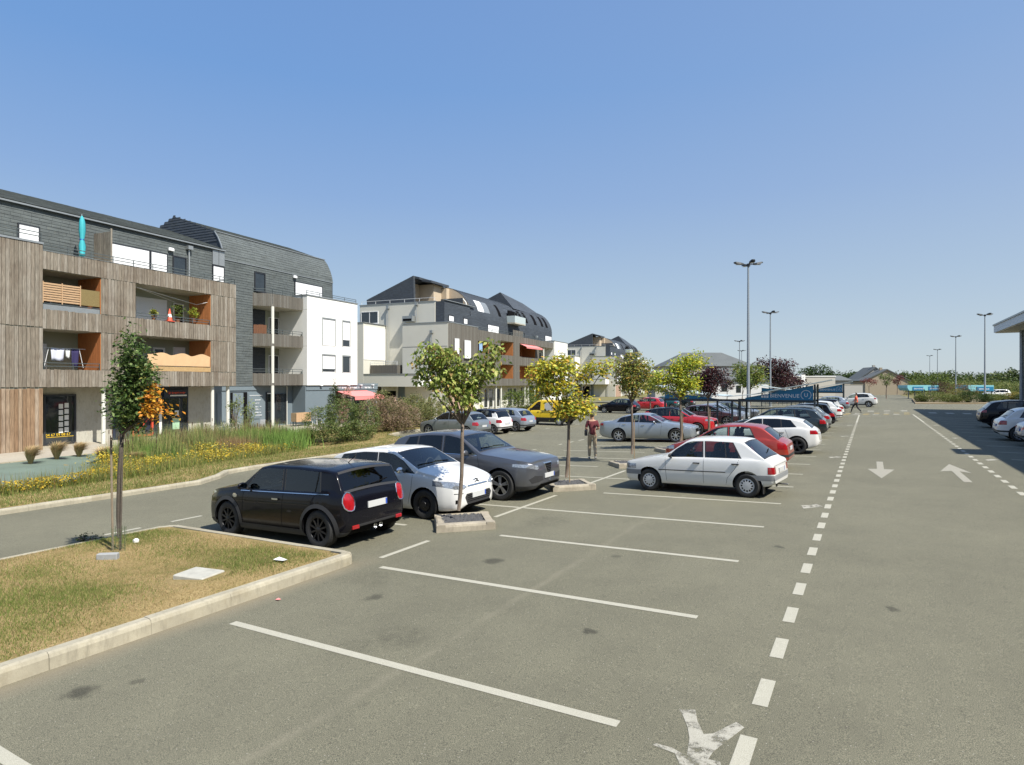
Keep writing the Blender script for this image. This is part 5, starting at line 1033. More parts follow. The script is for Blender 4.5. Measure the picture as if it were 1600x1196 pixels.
    # corner balconies and white wing
    for z, t_ in ((7.73, 8.6), (4.79, 5.7), (2.1, 2.95)):
        B("balcony_slab", M_conc, (-3.0, -.3, 26.5, 33.5, z, z+.18)); q = MB(); boards_j(q, -.3, 26.6, 33.4, z, t_, .16); boards_j(q, 26.55, -3.0, -.3, z, t_, .16, 's'); tag(q.build("balcony_boards", M_boardj, R), kind="stuff"); rail(R, [(-.34, 26.6), (-.34, 33.4)], (t_+.35,), 1.6, zb=t_-.1)
    for (z0, z1) in ((5.0, 7.1), (2.3, 4.4)): window(R, -1.98, 27.5, 29.2, z0, z1, "glass", M_frame_w); window(R, -1.98, 30.2, 32.6, z0, z1, "glass", M_frame_w)
    q = MB(); q.lathe([(.13, Zb), (.13, 7.73)], 10, c=(-.55, 29.8, 0)); q.build("column", M_colw, R, smooth=True)
    B("white_wing", M_rend, (-12, -.1, 33.5, 39.9, 2.1, 8.9)); B("coping", M_zinc, (-12, -.05, 33.45, 39.95, 8.9, 8.98)); B("white_wing_base", M_rend, (-12, -1.0, 33.0, 39.9, Zb, 2.1))
    for (s0, s1, z0, z1) in ((35.3, 36.8, 5.0, 7.1), (37.8, 39.0, 5.0, 7.1), (35.3, 36.8, 2.6, 4.4), (37.8, 39.0, 2.6, 4.4)): B("shutter_line", M_zinc, (-.1, -.04, s0, s1, z1, z1+.1)); B("roller_shutter", M_shut, (-.1, -.075, s0+.03, s1-.03, z0+.3, z1)); B("window_slot", M_bglass, (-.1, -.085, s0+.03, s1-.03, z0, z0+.3))
    # slate attic: terrace box, curved roof, navy gable, second gable behind
    hz = [(13.55, 16.93, 8.7, 9.85), (7.1, 8.1, 9.3, 10.0), (3.6, 4.8, 9.3, 10.0), (34.3, 37.3, 8.9, 9.9), (25.0, 25.8, 8.7, 9.6), (29.2, 29.9, 8.7, 9.5)]
    B("attic_core", M_slated, (-12, -2.02, 2.7, 8.8, 8.6, 11.45), (-12, -2.02, 8.8, 37.6, 8.5, 10.4))
    q = MB(); lap(q, -2.0, 2.7, 8.8, 8.75, 11.55, .19, hz); lap(q, -2.0, 8.8, 37.6, 8.5, 10.4, .19, hz); tag(q.build("slate_cladding", M_slated, R), kind="stuff")
    for (a, b_, z0, z1) in hz: window(R, -1.97, a, b_, z0, z1, "shutter" if (b_-a) > .9 else "glass", sill=False)
    B("terrace_coping", M_zinc, (-2.1, -1.85, 2.7, 10.0, 11.55, 11.62))
    C_ = [(-2.0, 10.4), (-2.08, 11.1), (-2.3, 11.8), (-2.65, 12.4), (-3.1, 12.95), (-3.7, 13.4), (-4.5, 13.8), (-5.4, 14.05), (-12, 12.0)]
    q = MB(); q.prism([(p[0]-.03, p[1]) for p in C_] + [(-12, 8.6), (-2.03, 8.6)], 1, 9.0, 37.6); q.build("curved_roof", M_slated, R)
    strips = ((17.2, 18.0), (24.6, 25.6), (26.5, 27.5), (30.0, 31.1), (33.0, 34.0), (35.0, 36.0))
    holes_ = [(a, b_, 11.2, 12.75) for a, b_ in strips] + [(11.2, 14.6, 11.25, 12.7), (20.0, 23.3, 10.9, 12.7)]
    q = MB(); lap_path(q, C_[:8], 8.97, 37.65, .19, .018, holes_); tag(q.build("roof_slates", M_slated, R), kind="stuff")
    def on_c(z):
        for a, b_ in zip(C_[:7], C_[1:8]):
            if a[1] <= z <= b_[1]: return a[0] + (b_[0]-a[0])*(z-a[1])/(b_[1]-a[1])
    for a, b_ in strips:
        q = MB(); zz = [11.2, 11.6, 12.0, 12.4, 12.75]; q.add([(on_c(z)+.03, s, z+.01) for z in zz for s in (a, b_)], [(2*i, 2*i+1, 2*i+3, 2*i+2) for i in range(4)]); q.build("skylight", M_darkgap, R)
    q = MB(); zz = [11.25, 11.6, 12.0, 12.4, 12.7]; q.add([(on_c(z)+.012, s, z) for z in zz for s in (11.2, 12.9)], [(2*i, 2*i+1, 2*i+3, 2*i+2) for i in range(4)]); q.build("loggia_shutter", M_shut, R)
    q = MB(); q.add([(on_c(z)+.01, s, z) for z in zz for s in (12.9, 14.6)], [(2*i, 2*i+1, 2*i+3, 2*i+2) for i in range(4)]); q.build("loggia_side", M_zinc, R)
    B("balcony_slab", M_conc, (-2.2, -.9, 19.8, 23.6, 10.45, 10.62)); B("glass_guard", mat("guard_glass_%d" % len(MATS), (.45, .52, .52), .15, var=.1), (-.95, -.9, 19.8, 23.6, 10.62, 11.5), (-2.1, -.95, 19.8, 19.85, 10.62, 11.5)); rail(R, [(-.92, 19.8), (-.92, 23.6)], (11.9,), 1.3, zb=11.4)
    B("loggia_opening", M_darkgap, (-2.15, -2.0, 20.1, 23.2, 10.62, 12.3)); 
    q = MB(); boards_j(q, -1.2, 19.8, 23.4, 8.5, 9.6, .12); tag(q.build("balcony_screen", M_boardj, R), kind="stuff")
    # cream lined terrace and navy gable
    q = MB(); q.prism([(-13.2, 11.4), (-13.3, 12.3), (-6.8, 14.75), (-6.7, 11.4)], 1, 4.0, 4.35); q.build("navy_gable", M_slated, R)
    q = MB(); q.prism([(-13.2, 12.1), (-13.3, 12.3), (-6.8, 14.75), (-6.2, 14.6), (-6.2, 14.35), (-6.8, 14.5)], 1, 4.35, 9.2); q.build("navy_roof", M_slated, R); q = MB(); q.prism([(-13.1, 11.4), (-13.1, 12.0), (-7.6, 14.1), (-7.6, 11.4)], 1, 4.35, 9.2); q.build("cream_side_wall", M_cream, R); B("cream_back_wall", M_cream, (-7.6, -5.6, 6.5, 9.2, 11.4, 14.05))
    q = MB(); q.add([(-6.7, 8.99, 11.5), (-2.1, 8.99, 11.5), (-2.3, 8.99, 11.9), (-3.1, 8.99, 13.0), (-4.5, 8.99, 13.8), (-5.4, 8.99, 14.05), (-6.7, 8.99, 13.9)], [(0, 1, 2, 3, 4, 5, 6)]); q.build("cream_wall", M_cream, R)
    B("cream_post", M_cream, (-5.6, -4.9, 8.3, 9.0, 11.5, 13.8)); q = MB(); q.prism([(-6.75, 14.3), (-6.75, 14.55), (-5.0, 14.25), (-5.0, 14.0)], 1, 5.0, 9.1); q.build("canopy_roof", M_slated, R)
    q = MB(); boards_j(q, 8.2, -6.6, -2.6, 11.4, 12.5, .18, 's', 0); tag(q.build("terrace_screen", M_slated, R), kind="stuff"); q = MB(); q.tube([(-2.2, 8.4, 11.5), (-2.35, 8.4, 12.0), (-2.8, 8.4, 12.5)], .07, 6); q.build("curved_edge", M_rend, R)
    rail(R, [(-13, 2.7), (-3.2, 2.7)], (11.9,), 2.0, M_frame_w, zb=11.4)
    q = MB(); q.add([(-2.9, 24, 13.0), (-5.0, 24, 15.45), (-9.5, 24, 13.5), (-3.6, 38, 13.1), (-5.2, 33, 14.9), (-9.5, 38, 12.8)], [(0, 1, 2), (0, 3, 4, 1), (1, 4, 5, 2), (3, 5, 4)]); q.build("rear_gable", M_slated, R)
    B("satellite_dishes", M_zinc, (-.7, -.5, 26.9, 27.5, 9.0, 9.3), kind="stuff")
    return R
B2 = block_two((-37.829, 51.165), rad(7.044), "second apartment block, long barrel slate roof over timber balconies, beside the shrubs")
q = MB(); q.box(-.3, -.25, 0, .8, 0, 1.1); o = q.build("blue_towel", mat("towel_blue", (.25, .4, .62), .9, var=.1)); x_, y_ = B2.location[0], B2.location[1]; a_ = rad(7.044); tag(o, "pale blue towel hanging in the small opening of the second block", "towel"); o.location = (x_ + .1*math.cos(a_) - 7.6*math.sin(a_), y_ + .1*math.sin(a_) + 7.6*math.cos(a_), 6.05); o.rotation_euler = (0, 0, a_)
B3 = recopy(B2); B3["label"] = "third and smallest of the slate roofed blocks, furthest along the car park"; B3.location = (-52.33, 137.45, -.1)

# ======== far houses
M_rooftile = mat("grey_roof_tiles", (.105, .115, .115), .8, var=.2, scale=.6)
def hip_house(u, d, wpx, z_e, z_r, dep, label, wallm, roofm, zb=-1, rot=0, wins=(), hip=3, name="house", gable=False, chim=()):
    """house whose front faces the camera; u is its left edge column as seen, wpx its width in metres"""
    x, y = pt(u, d); R = empty(name, (x, y, 0), rad(30.473 + rot), label, "house")
    q = MB(); q.box(0, wpx, 0, dep, zb, z_e); q.build("wall", wallm, R)
    q = MB(); o_ = .4
    if gable: q.prism([(-o_, z_e-.1), (wpx/2, z_r), (wpx+o_, z_e-.1), (wpx+o_, z_e-.3), (wpx/2, z_r-.25), (-o_, z_e-.3)], 1, -.25, dep+.3); 
    else: q.add([(-o_, -o_, z_e), (wpx+o_, -o_, z_e), (wpx+o_, dep+o_, z_e), (-o_, dep+o_, z_e), (hip, dep/2, z_r), (wpx-hip, dep/2, z_r)], [(0, 1, 5, 4), (1, 2, 5), (2, 3, 4, 5), (3, 0, 4), (3, 2, 1, 0)])
    rf = q.build("roof", roofm, R)
    if gable: q = MB(); q.add([(0, -.005, z_e-.2), (wpx, -.005, z_e-.2), (wpx/2, -.005, z_r-.2), (0, dep, z_e-.2), (wpx, dep, z_e-.2), (wpx/2, dep, z_r-.2)], [(0, 1, 2), (5, 4, 3)]); q.build("gable_wall", wallm, R)
    for (cx, cy, ch) in chim: q = MB(); q.box(cx-.3, cx+.3, cy-.3, cy+.3, z_e, z_r+ch); q.build("chimney", wallm, rf)
    for (s0, s1, z0, z1) in wins: q = MB(); q.box(s0, s1, -.03, 0, z0, z1); f = q.build("window", M_frame_d, R); q = MB(); q.box(s0+.1, s1-.1, -.04, -.03, z0+.1, z1-.1); q.build("pane", M_bglass, f)
    return R
M_creamw = mat("cream_house_wall", (.44, .415, .36), .88, var=.05); M_whitew = mat("white_house_wall", (.62, .62, .60), .88, var=.05); M_beigeg = mat("beige_gable_render", (.36, .30, .215), .9, var=.08, scale=.4); M_greyw = mat("grey_house_wall", (.36, .35, .32), .9, var=.08)
hip_house(1041, 128, 18.5, 5.9, 9.0, 11, "large cream house with a wide hipped grey roof behind the lamp post", M_creamw, M_rooftile, wins=((.9, 1.5, 3.9, 5.2), (1.7, 2.3, 3.9, 5.2), (10.8, 11.5, 4.6, 5.4), (12.9, 15.6, 3.9, 5.3), (16.4, 17.2, 4.5, 5.4)), hip=5)
hip_house(1112, 112, 10.5, 2.9, 5.2, 8, "white house with a plain grey roof in front of the large cream house", M_whitew, M_rooftile, wins=((1.8, 2.8, .8, 2.2), (4.5, 5.4, .6, 1.9)), hip=.6)
hip_house(1024, 116, 8.0, 3.1, 4.9, 7, "low house with a purplish grey roof behind the lime tree", M_creamw, mat("purple_grey_roof", (.14, .13, .14), .85, var=.15), wins=((1, 2, .6, 1.8),), hip=.4)
hip_house(1150, 140, 13, 4.3, 6.4, 8, "beige house half hidden behind the purple tree", M_creamw, M_rooftile, wins=((8, 9, 2, 3.4),), hip=1)
def flat_house(u, d, w, z, label, m, wins=(), zb=-1, dep=8, extra=()):
    x, y = pt(u, d); R = empty("flat_roofed_house", (x, y, 0), rad(30.473), label, "house"); q = MB(); q.box(0, w, 0, dep, zb, z); q.build("wall", m, R); q = MB(); q.box(-.1, w+.1, -.1, dep, z, z+.15); q.build("roof_edge", M_rend, R)
    for b_ in extra: q = MB(); q.box(*b_); q.build("white_tower", M_rend, R)
    for (s0, s1, z0, z1) in wins: q = MB(); q.box(s0, s1, -.03, 0, z0, z1); q.build("window", M_frame_d, R)
    return R
flat_house(1226, 120, 10, 3.6, "beige flat roofed house with a white corner tower", M_creamw, ((1, 2, 1.5, 2.6),), extra=((3.2, 4.0, -.2, 2, 0, 4.0),))
hip_house(1284, 132, 6.2, 2.9, 4.0, 7, "small stone coloured house with a grey roof above the far trolley shelter", M_greyw, M_rooftile, wins=((1.0, 1.5, 1.7, 2.5), (1.8, 2.3, 1.7, 2.5)), hip=.3)
q = MB(); x, y = pt(1318, 120); 
o = empty("garden_wall", (x, y, 0), rad(30.473), "long grey garden wall left of the beige gable house", "wall"); q.box(0, 3.8, 0, .3, -1, 2.0); q.build("wall_face", M_greyw, o); q = MB(); q.box(-.05, 3.85, -.05, .35, 2.0, 2.08); q.build("coping", M_kerb, o)
hip_house(1352, 150, 9.6, 3.0, 5.75, 9, "beige gable house closing the end of the lane", M_beigeg, M_rooftile, wins=(), gable=True, chim=((4.4, 3, .4),), zb=-1.4, rot=-13)
hip_house(1341, 156, 8.0, 3.1, 6.4, 9, "grey twin gable house just behind the beige gable", M_greyw, M_rooftile, gable=True, chim=((4.2, 2, .5),), zb=-1.4, rot=-13)
# ---------------------------------------------------------------- cars
def tabf(pts, sm=.05):
    xs = np.array([p[0] for p in pts], float); ys = np.array([p[1] for p in pts], float)
    L = xs[-1]; g = np.linspace(0, L, 801); v = np.interp(g, xs, ys)
    k = max(1, int(sm / (L / 800))); ker = np.hanning(2*k+3)[1:-1]; ker /= ker.sum(); pad = len(ker)//2
    vp = np.concatenate([2*v[0]-v[pad:0:-1], v, 2*v[-1]-v[-2:-pad-2:-1]])
    v2 = np.convolve(vp, ker, 'valid')
    return lambda x: float(np.interp(x, g, v2))
SIDE_T = [0, .10, .22, .36, .5, .64, .76, .86, .94, 1.0]
SIDE_W = [.945, .975, .992, 1.0, 1.0, .997, .99, .978, .966, .945]
GH_T = [0, .05, .22, .42, .62, .80, .90]
TOPY = [.93, .72, .48, .24, 0.0]
def faces_to_mesh(bm, faces, name, mats, parent, sm=True, off=0.0):
    vm = {}; vs = []; fs = []
    for f in faces:
        idx = []
        for v in f.verts:
            if v not in vm: vm[v] = len(vs); vs.append(tuple(v.co + v.normal * off))
            idx.append(vm[v])
        fs.append(idx)
    me = bpy.data.meshes.new(name); me.from_pydata(vs, [], fs); set_mats(me, mats)
    if sm: me.polygons.foreach_set("use_smooth", [True]*len(fs)); me.set_sharp_from_angle(angle=rad(35))
    return link_mesh(name, me, parent)
def cut_faces(bm, faces, planes):
    """cut faces by planes (co, no); return those on the negative side of every plane"""
    faces = [f for f in faces if f.is_valid]
    for co, no in planes:
        if not faces: return []
        co = Vector(co); no = Vector(no)
        geom = set(faces)
        for f in faces: geom.update(f.edges); geom.update(f.verts)
        r = bmesh.ops.bisect_plane(bm, geom=list(geom), dist=1e-5, plane_co=co, plane_no=no)
        faces = [g for g in r["geom"] if isinstance(g, bmesh.types.BMFace) and g.is_valid]
        faces = [f for f in faces if (f.calc_center_median() - co).dot(no) < 0]
    return faces
def poly_planes(poly, ax, ay):
    """planes for a convex polygon (counter-clockwise or not) in axes ax, ay"""
    n = len(poly); cx = sum(p[0] for p in poly)/n; cy = sum(p[1] for p in poly)/n; out = []
    for i in range(n):
        a = poly[i]; b = poly[(i+1) % n]; nx, ny = b[1]-a[1], -(b[0]-a[0])
        if (cx-a[0])*nx + (cy-a[1])*ny > 0: nx, ny = -nx, -ny
        co = [0, 0, 0]; no = [0, 0, 0]; co[ax] = a[0]; co[ay] = a[1]; no[ax] = nx; no[ay] = ny
        out.append((co, Vector(no).normalized()))
    return out
WHEELS = {}
def wheel_meshes(r, style, w=.2):
    key = (round(r, 3), style)
    if key in WHEELS: return WHEELS[key]
    rr = r * (.60 if style in ('cap', 'steel') else .66)      # rim radius
    t = MB(); prof = [(rr, -w/2+.01), (rr+.02, -w/2), (r-.03, -w/2+.004), (r-.008, -w/2+.025), (r, -w/2+.05), (r, w/2-.05), (r-.008, w/2-.025), (r-.03, w/2-.004), (rr+.02, w/2), (rr, w/2-.01)]
    t.lathe(prof, 36, 'y')
    for k in range(44):                                        # shoulder tread blocks
        a = 2*math.pi*k/44; c, s_ = math.cos(a), math.sin(a)
        for y in (-w/2+.035, w/2-.035): t.beam((r*c*.985, y, r*s_*.985), (r*c*1.006, y, r*s_*1.006), .02, .03)
    tyre = t.build("tyre", M_rubber, smooth=True)
    q = MB(); q.lathe([(0, .0), (rr*.5, .0), (rr*.92, -.02), (rr, -w/2+.02)], 28, 'y')      # barrel back disc
    disc = q.build("wheel", M_darkgap, smooth=True)
    m = MB(); yo = -w/2 + .012
    m.lathe([(rr*.90, yo+.03), (rr*.94, yo), (rr*1.0, yo-.004), (rr*1.02, yo+.01)], 36, 'y')
    if style == 'cap':
        n = 12; vs = []
        m.lathe([(rr*.60, yo-.012), (rr*.0+.001, yo-.016)], 24, 'y'); m.lathe([(rr*.84, yo-.004), (rr*.93, yo)], 36, 'y')
        for k in range(n):
            a = 2*math.pi*(k+.5)/n; c, s_ = math.cos(a), math.sin(a)
            m.beam((rr*.56*c, yo-.008, rr*.56*s_), (rr*.88*c, yo-.004, rr*.88*s_), .01, rr*.22, up=(0, 1, 0)) if False else \
            m.add([(rr*.58*math.cos(a+d*.13), yo-.011, rr*.58*math.sin(a+d*.13)) for d in (-1, 1)] + [(rr*.86*math.cos(a+d*.11), yo-.004, rr*.86*math.sin(a+d*.11)) for d in (1, -1)], [(0, 1, 2, 3)])
    elif style == 'steel':
        m.lathe([(rr*.95, yo+.02), (rr*.78, yo+.035), (rr*.7, yo+.01), (rr*.35, yo+.0), (rr*.3, yo-.02), (.001, yo-.02)], 30, 'y')
    else:
        n = {'s5': 5, 's10': 10, 'd5': 5, 's7': 7}[style]
        for k in range(n):
            a0 = 2*math.pi*k/n + math.pi/2
            for dd in ((-.13, .13) if style == 'd5' else (0,)):
                wi, wo = {'s5': (.055, .085), 's10': (.03, .026), 'd5': (.035, .03), 's7': (.045, .04)}[style]
                a = a0 + dd; c, s_ = math.cos(a), math.sin(a); tx, tz = -s_, c
                p0, p1 = rr*.14, rr*.94
                pts = []
                for (p, wd, y, th) in ((p0, wi, yo-.005, .03), (p1, wo, yo, .03)):
                    for sg in (-1, 1):
                        pts.append((p*c+tx*wd/2*sg*rr/.21, y, p*s_+tz*wd/2*sg*rr/.21)); pts.append((p*c+tx*wd/2*sg*rr/.21, y+th, p*s_+tz*wd/2*sg*rr/.21))
                m.add(pts, [(0, 2, 6, 4), (1, 5, 7, 3), (0, 4, 5, 1), (2, 3, 7, 6)])
        m.lathe([(rr*.2, yo+.02), (rr*.2, yo-.008), (rr*.12, yo-.016), (.001, yo-.016)], 20, 'y')
    rim = m.build("rim", {'cap': M_rim_white, 'steel': M_rim_black, 's10': M_rim_black}.get(style, M_rim_silver), smooth=True)
    WHEELS[key] = (disc.data, tyre.data, rim.data)
    for o in (disc, tyre, rim): bpy.data.objects.remove(o)
    return WHEELS[key]

def make_car(sp, name="parked_car"):
    """sp: dictionary of the car's real measures; x runs from the nose (0) to the tail (L)"""
    L, W, H = sp['L'], sp['W'], sp['H']; hw = W/2
    top = tabf(sp['top'], sp.get('sm', .05)); bot = tabf(sp['bot'], .05); belt = tabf(sp['belt'], .1); plan = tabf(sp['plan'], .04)
    crown = tabf(sp.get('crown', [(0, .015), (.3, .04), (L-.2, .045), (L, .01)]), .1)
    tum = sp.get('tumble', .27)
    root = empty(name)
    xs = [0, .01, .025, .045, .07, .1, .14, .19, .25, .32]; x = .32
    while x < L - .36: x += .068; xs.append(x)
    xs += [L-.29, L-.23, L-.18, L-.14, L-.1, L-.07, L-.045, L-.025, L-.01, L]
    xs = sorted(set(round(v, 4) for v in xs))
    bm = bmesh.new(); tagl = bm.faces.layers.int.new("grp"); rows = []
    def section(x):
        zt = top(x); zb = bot(x); cr = crown(x); w = hw * plan(x); ze = zt - cr
        sh = min(belt(x), ze - .004); gh = ze - sh
        P = [(0, zb), (.5*w, zb), (.84*w, zb), (.92*w, zb + .012)]
        z0 = zb + .035
        for t, k in zip(SIDE_T, SIDE_W): P.append((w*k, z0 + (sh - z0)*t))
        wb = w*SIDE_W[-1]
        for t in GH_T[1:]: P.append((wb - tum*gh*t - .012*math.sin(math.pi*t)*0 - (.012 if t >= .05 else 0)*min(1, gh/.1), sh + gh*t))
        a = P[-1]; ye = wb - tum*gh - .012*min(1, gh/.1); c = (ye, ze); ytop = ye*TOPY[0]; b = (ytop, ze + cr*(1 - TOPY[0]**2) )
        for t in (.33, .67): P.append(((1-t)**2*a[0]+2*t*(1-t)*c[0]+t*t*b[0], (1-t)**2*a[1]+2*t*(1-t)*c[1]+t*t*b[1]))
        for q in TOPY: P.append((ye*q, ze + cr*(1 - q*q)))
        return P
    for x in xs:
        P = section(x); X = L/2 - x
        right = [bm.verts.new((X, -p[0], p[1])) for p in P]
        left = [right[0]] + [bm.verts.new((X, p[0], p[1])) for p in P[1:-1]] + [right[-1]]
        rows.append((right, left))
    n = len(rows[0][0]); info = {}
    for i in range(len(xs)-1):
        for s in (0, 1):
            A = rows[i][s]; B = rows[i+1][s]
            for j in range(n-1):
                vs = [A[j], A[j+1], B[j+1], B[j]]
                if s == 1: vs.reverse()
                f = bm.faces.new(vs); f.smooth = True; info[f] = (i, s, j)
    for e in (0, -1):
        A, B = rows[e]
        for j in range(n-1):
            vs = []
            for v in (A[j], A[j+1], B[j+1], B[j]):
                if v not in vs: vs.append(v)
            if len(vs) > 2: bm.faces.new(vs)
    bmesh.ops.recalc_face_normals(bm, faces=bm.faces)
    JS = 4 + len(SIDE_T) - 1                      # index of belt row
    JW0, JW1 = JS + 1, JS + len(GH_T) - 1         # window band rows
    JT = JS + len(GH_T) - 1 + 2                   # after the rounded corner
    bvh = BVHTree.FromBMesh(bm)
    for f, (i, s, j) in info.items():
        f[tagl] = 1 + s if JW0 <= j < JW1 else (3 if j >= JT+1 else (4 if j < 2 else 5))
    def X(x): return L/2 - x
    parts = {}
    def extract(faces, pname, m, off=0.0, keep=False):
        faces = [f for f in faces if f.is_valid]
        if not faces: return None
        bm.normal_update()
        o = faces_to_mesh(bm, faces, pname, m, root, True, off)
        if not keep: bmesh.ops.delete(bm, geom=faces, context='FACES_ONLY')
        return o
    body_m = sp['paint']
    gl = sp.get('glass', M_glass)
    # side windows: (front bottom x, front top x, rear bottom x, rear top x)
    for s, sg in ((0, -1), (1, 1)):
        for wi, (fb, ft, rb, rt) in enumerate(sp['win']):
            zb_, zt_ = belt((fb+rb)/2), belt((fb+rb)/2) + .45
            def pl(xb, xt, rear):
                d = Vector((X(xt)-X(xb), 0, zt_-zb_)).normalized(); no = Vector((d.z, 0, -d.x))
                return ((X(xb), 0, zb_), -no if rear else no)
            cand = [f for f in bm.faces if f[tagl] == 1 + s and X(rb if rb > rt else rt) - .2 < f.calc_center_median().x < X(min(fb, ft)) + .2]
            outer = cut_faces(bm, cand, [pl(fb-.03, ft-.03, False), pl(rb+.03, rt+.03, True)])
            inner = cut_faces(bm, outer, [pl(fb, ft, False), pl(rb, rt, True)])
            inset = set(inner)
            frame = [f for f in bm.faces if f.is_valid and f[tagl] == 1+s and f not in inset and X(max(rb, rt)+.06) < f.calc_center_median().x < X(min(fb, ft)-.06)]
            fr = []
            for f in frame:
                c = f.calc_center_median(); ok = True
                for co, no in (pl(fb-.03, ft-.03, False), pl(rb+.03, rt+.03, True)):
                    if (c - Vector(co)).dot(no) > 0: ok = False
                if ok: fr.append(f)
            extract(inner, "side_window", sp.get('glass_rear', gl) if wi > 0 and 'glass_rear' in sp else gl)
            extract(fr, "window_frame", sp.get('frame_mat', M_blackpl))
    # windscreen and rear window
    for key, pname in (('ws', "windscreen"), ('rw', "rear_window")):
        if key not in sp: continue
        a, b = sp[key]
        cand = [f for f in bm.faces if f[tagl] == 3 and X(b)-.2 < f.calc_center_median().x < X(a)+.2]
        outer = cut_faces(bm, cand, [((X(a-.03), 0, 0), Vector((1, 0, 0))), ((X(b+.025), 0, 0), Vector((-1, 0, 0)))])
        inner = cut_faces(bm, outer, [((X(a), 0, 0), Vector((1, 0, 0))), ((X(b), 0, 0), Vector((-1, 0, 0)))])
        ins = set(inner)
        fr = [f for f in bm.faces if f[tagl] == 3 and f not in ins and X(b+.025) < f.calc_center_median().x < X(a-.03)]
        extract(inner, pname, sp.get('glass_rear', gl) if key == 'rw' else gl)
        extract(fr, "window_frame", M_blackpl)
    # front/rear patches: (name, material, end, xdepth, polygon in y,z (mirrored when both))
    for (pname, m, end, dep, poly, both) in sp.get('patch', []):
        for sg in ((1, -1) if both else (1,)):
            pp = [(y*sg, z) for y, z in poly]
            ys = [p[0] for p in pp]; zs = [p[1] for p in pp]
            lim = (X(0) - dep) if end == 'f' else (X(L) + dep)
            cand = [f for f in bm.faces if ((f.calc_center_median().x > lim) if end == 'f' else (f.calc_center_median().x < lim))
                    and min(v.co.y for v in f.verts) < max(ys) and max(v.co.y for v in f.verts) > min(ys) and min(v.co.z for v in f.verts) < max(zs) and max(v.co.z for v in f.verts) > min(zs) and f[tagl] != 4]
            extract(cut_faces(bm, cand, poly_planes(pp, 1, 2)), pname, m, .003)
    # wheel arches
    R = sp['r'] + .05; ax = (sp['fo'], sp['fo'] + sp['wb'])
    for a in ax:
        circ = [(X(a) + R*math.cos(t), sp['r'] + .01 + R*math.sin(t)) for t in [2*math.pi*k/26 for k in range(26)]]
        for sg in (-1, 1):
            cand = [f for f in bm.faces if f.is_valid and f.calc_center_median().y*sg > hw*.55 and abs(f.calc_center_median().x - X(a)) < R+.1 and f.calc_center_median().z < sp['r']+R+.12]
            ins = cut_faces(bm, cand, poly_planes(circ, 0, 2))
            bmesh.ops.delete(bm, geom=[f for f in ins if f.is_valid], context='FACES')
            be = [e for e in bm.edges if e.is_boundary and all(abs(math.hypot(v.co.x - X(a), v.co.z - sp['r'] - .01) - R) < .012 and v.co.y*sg > 0 for v in e.verts)]
            r_ = bmesh.ops.extrude_edge_only(bm, edges=be)
            for g in r_["geom"]:
                if isinstance(g, bmesh.types.BMVert): g.co.y -= sg*.25
                if isinstance(g, bmesh.types.BMFace): g.material_index = 1; g.smooth = True
    # lower trim
    if sp.get('sill'):
        z0, m = sp['sill']
        fs = [f for f in bm.faces if f.is_valid and f[tagl] == 5 and f.material_index == 0 and min(v.co.z for v in f.verts) < z0]
        cf = cut_faces(bm, fs, [((0, 0, z0), Vector((0, 0, 1)))]); L_ = [f for f in cf if f.calc_center_median().y > 0]; R_ = [f for f in cf if f.calc_center_median().y <= 0]
        extract(L_, "sill_trim", m, .006); extract(R_, "sill_trim", m, .006)
    if sp.get('roof'):
        x0, x1, m = sp['roof']
        fs = [f for f in bm.faces if f.is_valid and f.material_index == 0 and f.calc_center_median().z > belt(L*.5) + .30 and X(x1) < f.calc_center_median().x < X(x0)]
        extract(fs, "roof", m)
    for f in bm.faces:
        if f[tagl] == 4: f.material_index = 1
    me = bpy.data.meshes.new("body"); bmesh.ops.recalc_face_normals(bm, faces=[f for f in bm.faces if f.material_index == 0]); bm.to_mesh(me); bm.free(); set_mats(me, [body_m, M_darkgap])
    me.set_sharp_from_angle(angle=rad(38))
    body = link_mesh("body", me, root)
    # surface helpers
    def hit(x, z, sg):
        h = bvh.ray_cast(Vector((X(x), sg*3, z)), Vector((0, -sg, 0))); return h[0], h[1]
    def hit_end(y, z, end):
        h = bvh.ray_cast(Vector((4 if end == 'f' else -4, y, z)), Vector((-1 if end == 'f' else 1, 0, 0))); return h[0], h[1]
    def ribbon(line, wd, pname, m, par=root, off=.002, sides=(-1, 1), end=None):
        for sg in sides:
            q = MB(); pts = []
            for (a, b) in zip(line[:-1], line[1:]):
                k = max(1, int(math.hypot(b[0]-a[0], b[1]-a[1])/.05))
                for i in range(k + (1 if b is line[-1] else 0)): t = i/k; pts.append((a[0]+(b[0]-a[0])*t, a[1]+(b[1]-a[1])*t))
            P3 = []
            for p in pts:
                c, nn = hit(p[0], p[1], sg) if end is None else hit_end(p[0], p[1], end)
                if c is not None: P3.append((c + nn*off*(1 if nn.dot(Vector((0, sg, 0)) if end is None else Vector((1 if end == 'f' else -1, 0, 0))) > 0 else -1), nn))
            vs = []
            for i, (c, nn) in enumerate(P3):
                d = (P3[min(i+1, len(P3)-1)][0] - P3[max(i-1, 0)][0]).normalized(); s_ = d.cross(nn).normalized()*wd/2
                vs += [c + s_, c - s_]
            fs = [(2*i, 2*i+1, 2*i+3, 2*i+2) for i in range(len(P3)-1)]
            if fs: q.add(vs, fs); q.build(pname, m, par, recalc=False)
    for ln in sp.get('seams', []): ribbon(ln, .007, "door_seam", M_darkgap, body)
    for (ln, wd, pn, m) in sp.get('trim', []): ribbon(ln, wd, pn, m, off=.008)
    for ln in sp.get('rseams', []): ribbon(ln, .007, "tailgate_seam", M_darkgap, body, sides=(1,), end='r')
    for ln in sp.get('fseams', []): ribbon(ln, .007, "bonnet_seam", M_darkgap, body, sides=(1,), end='f')
    hm = sp.get('handle_mat', body_m)
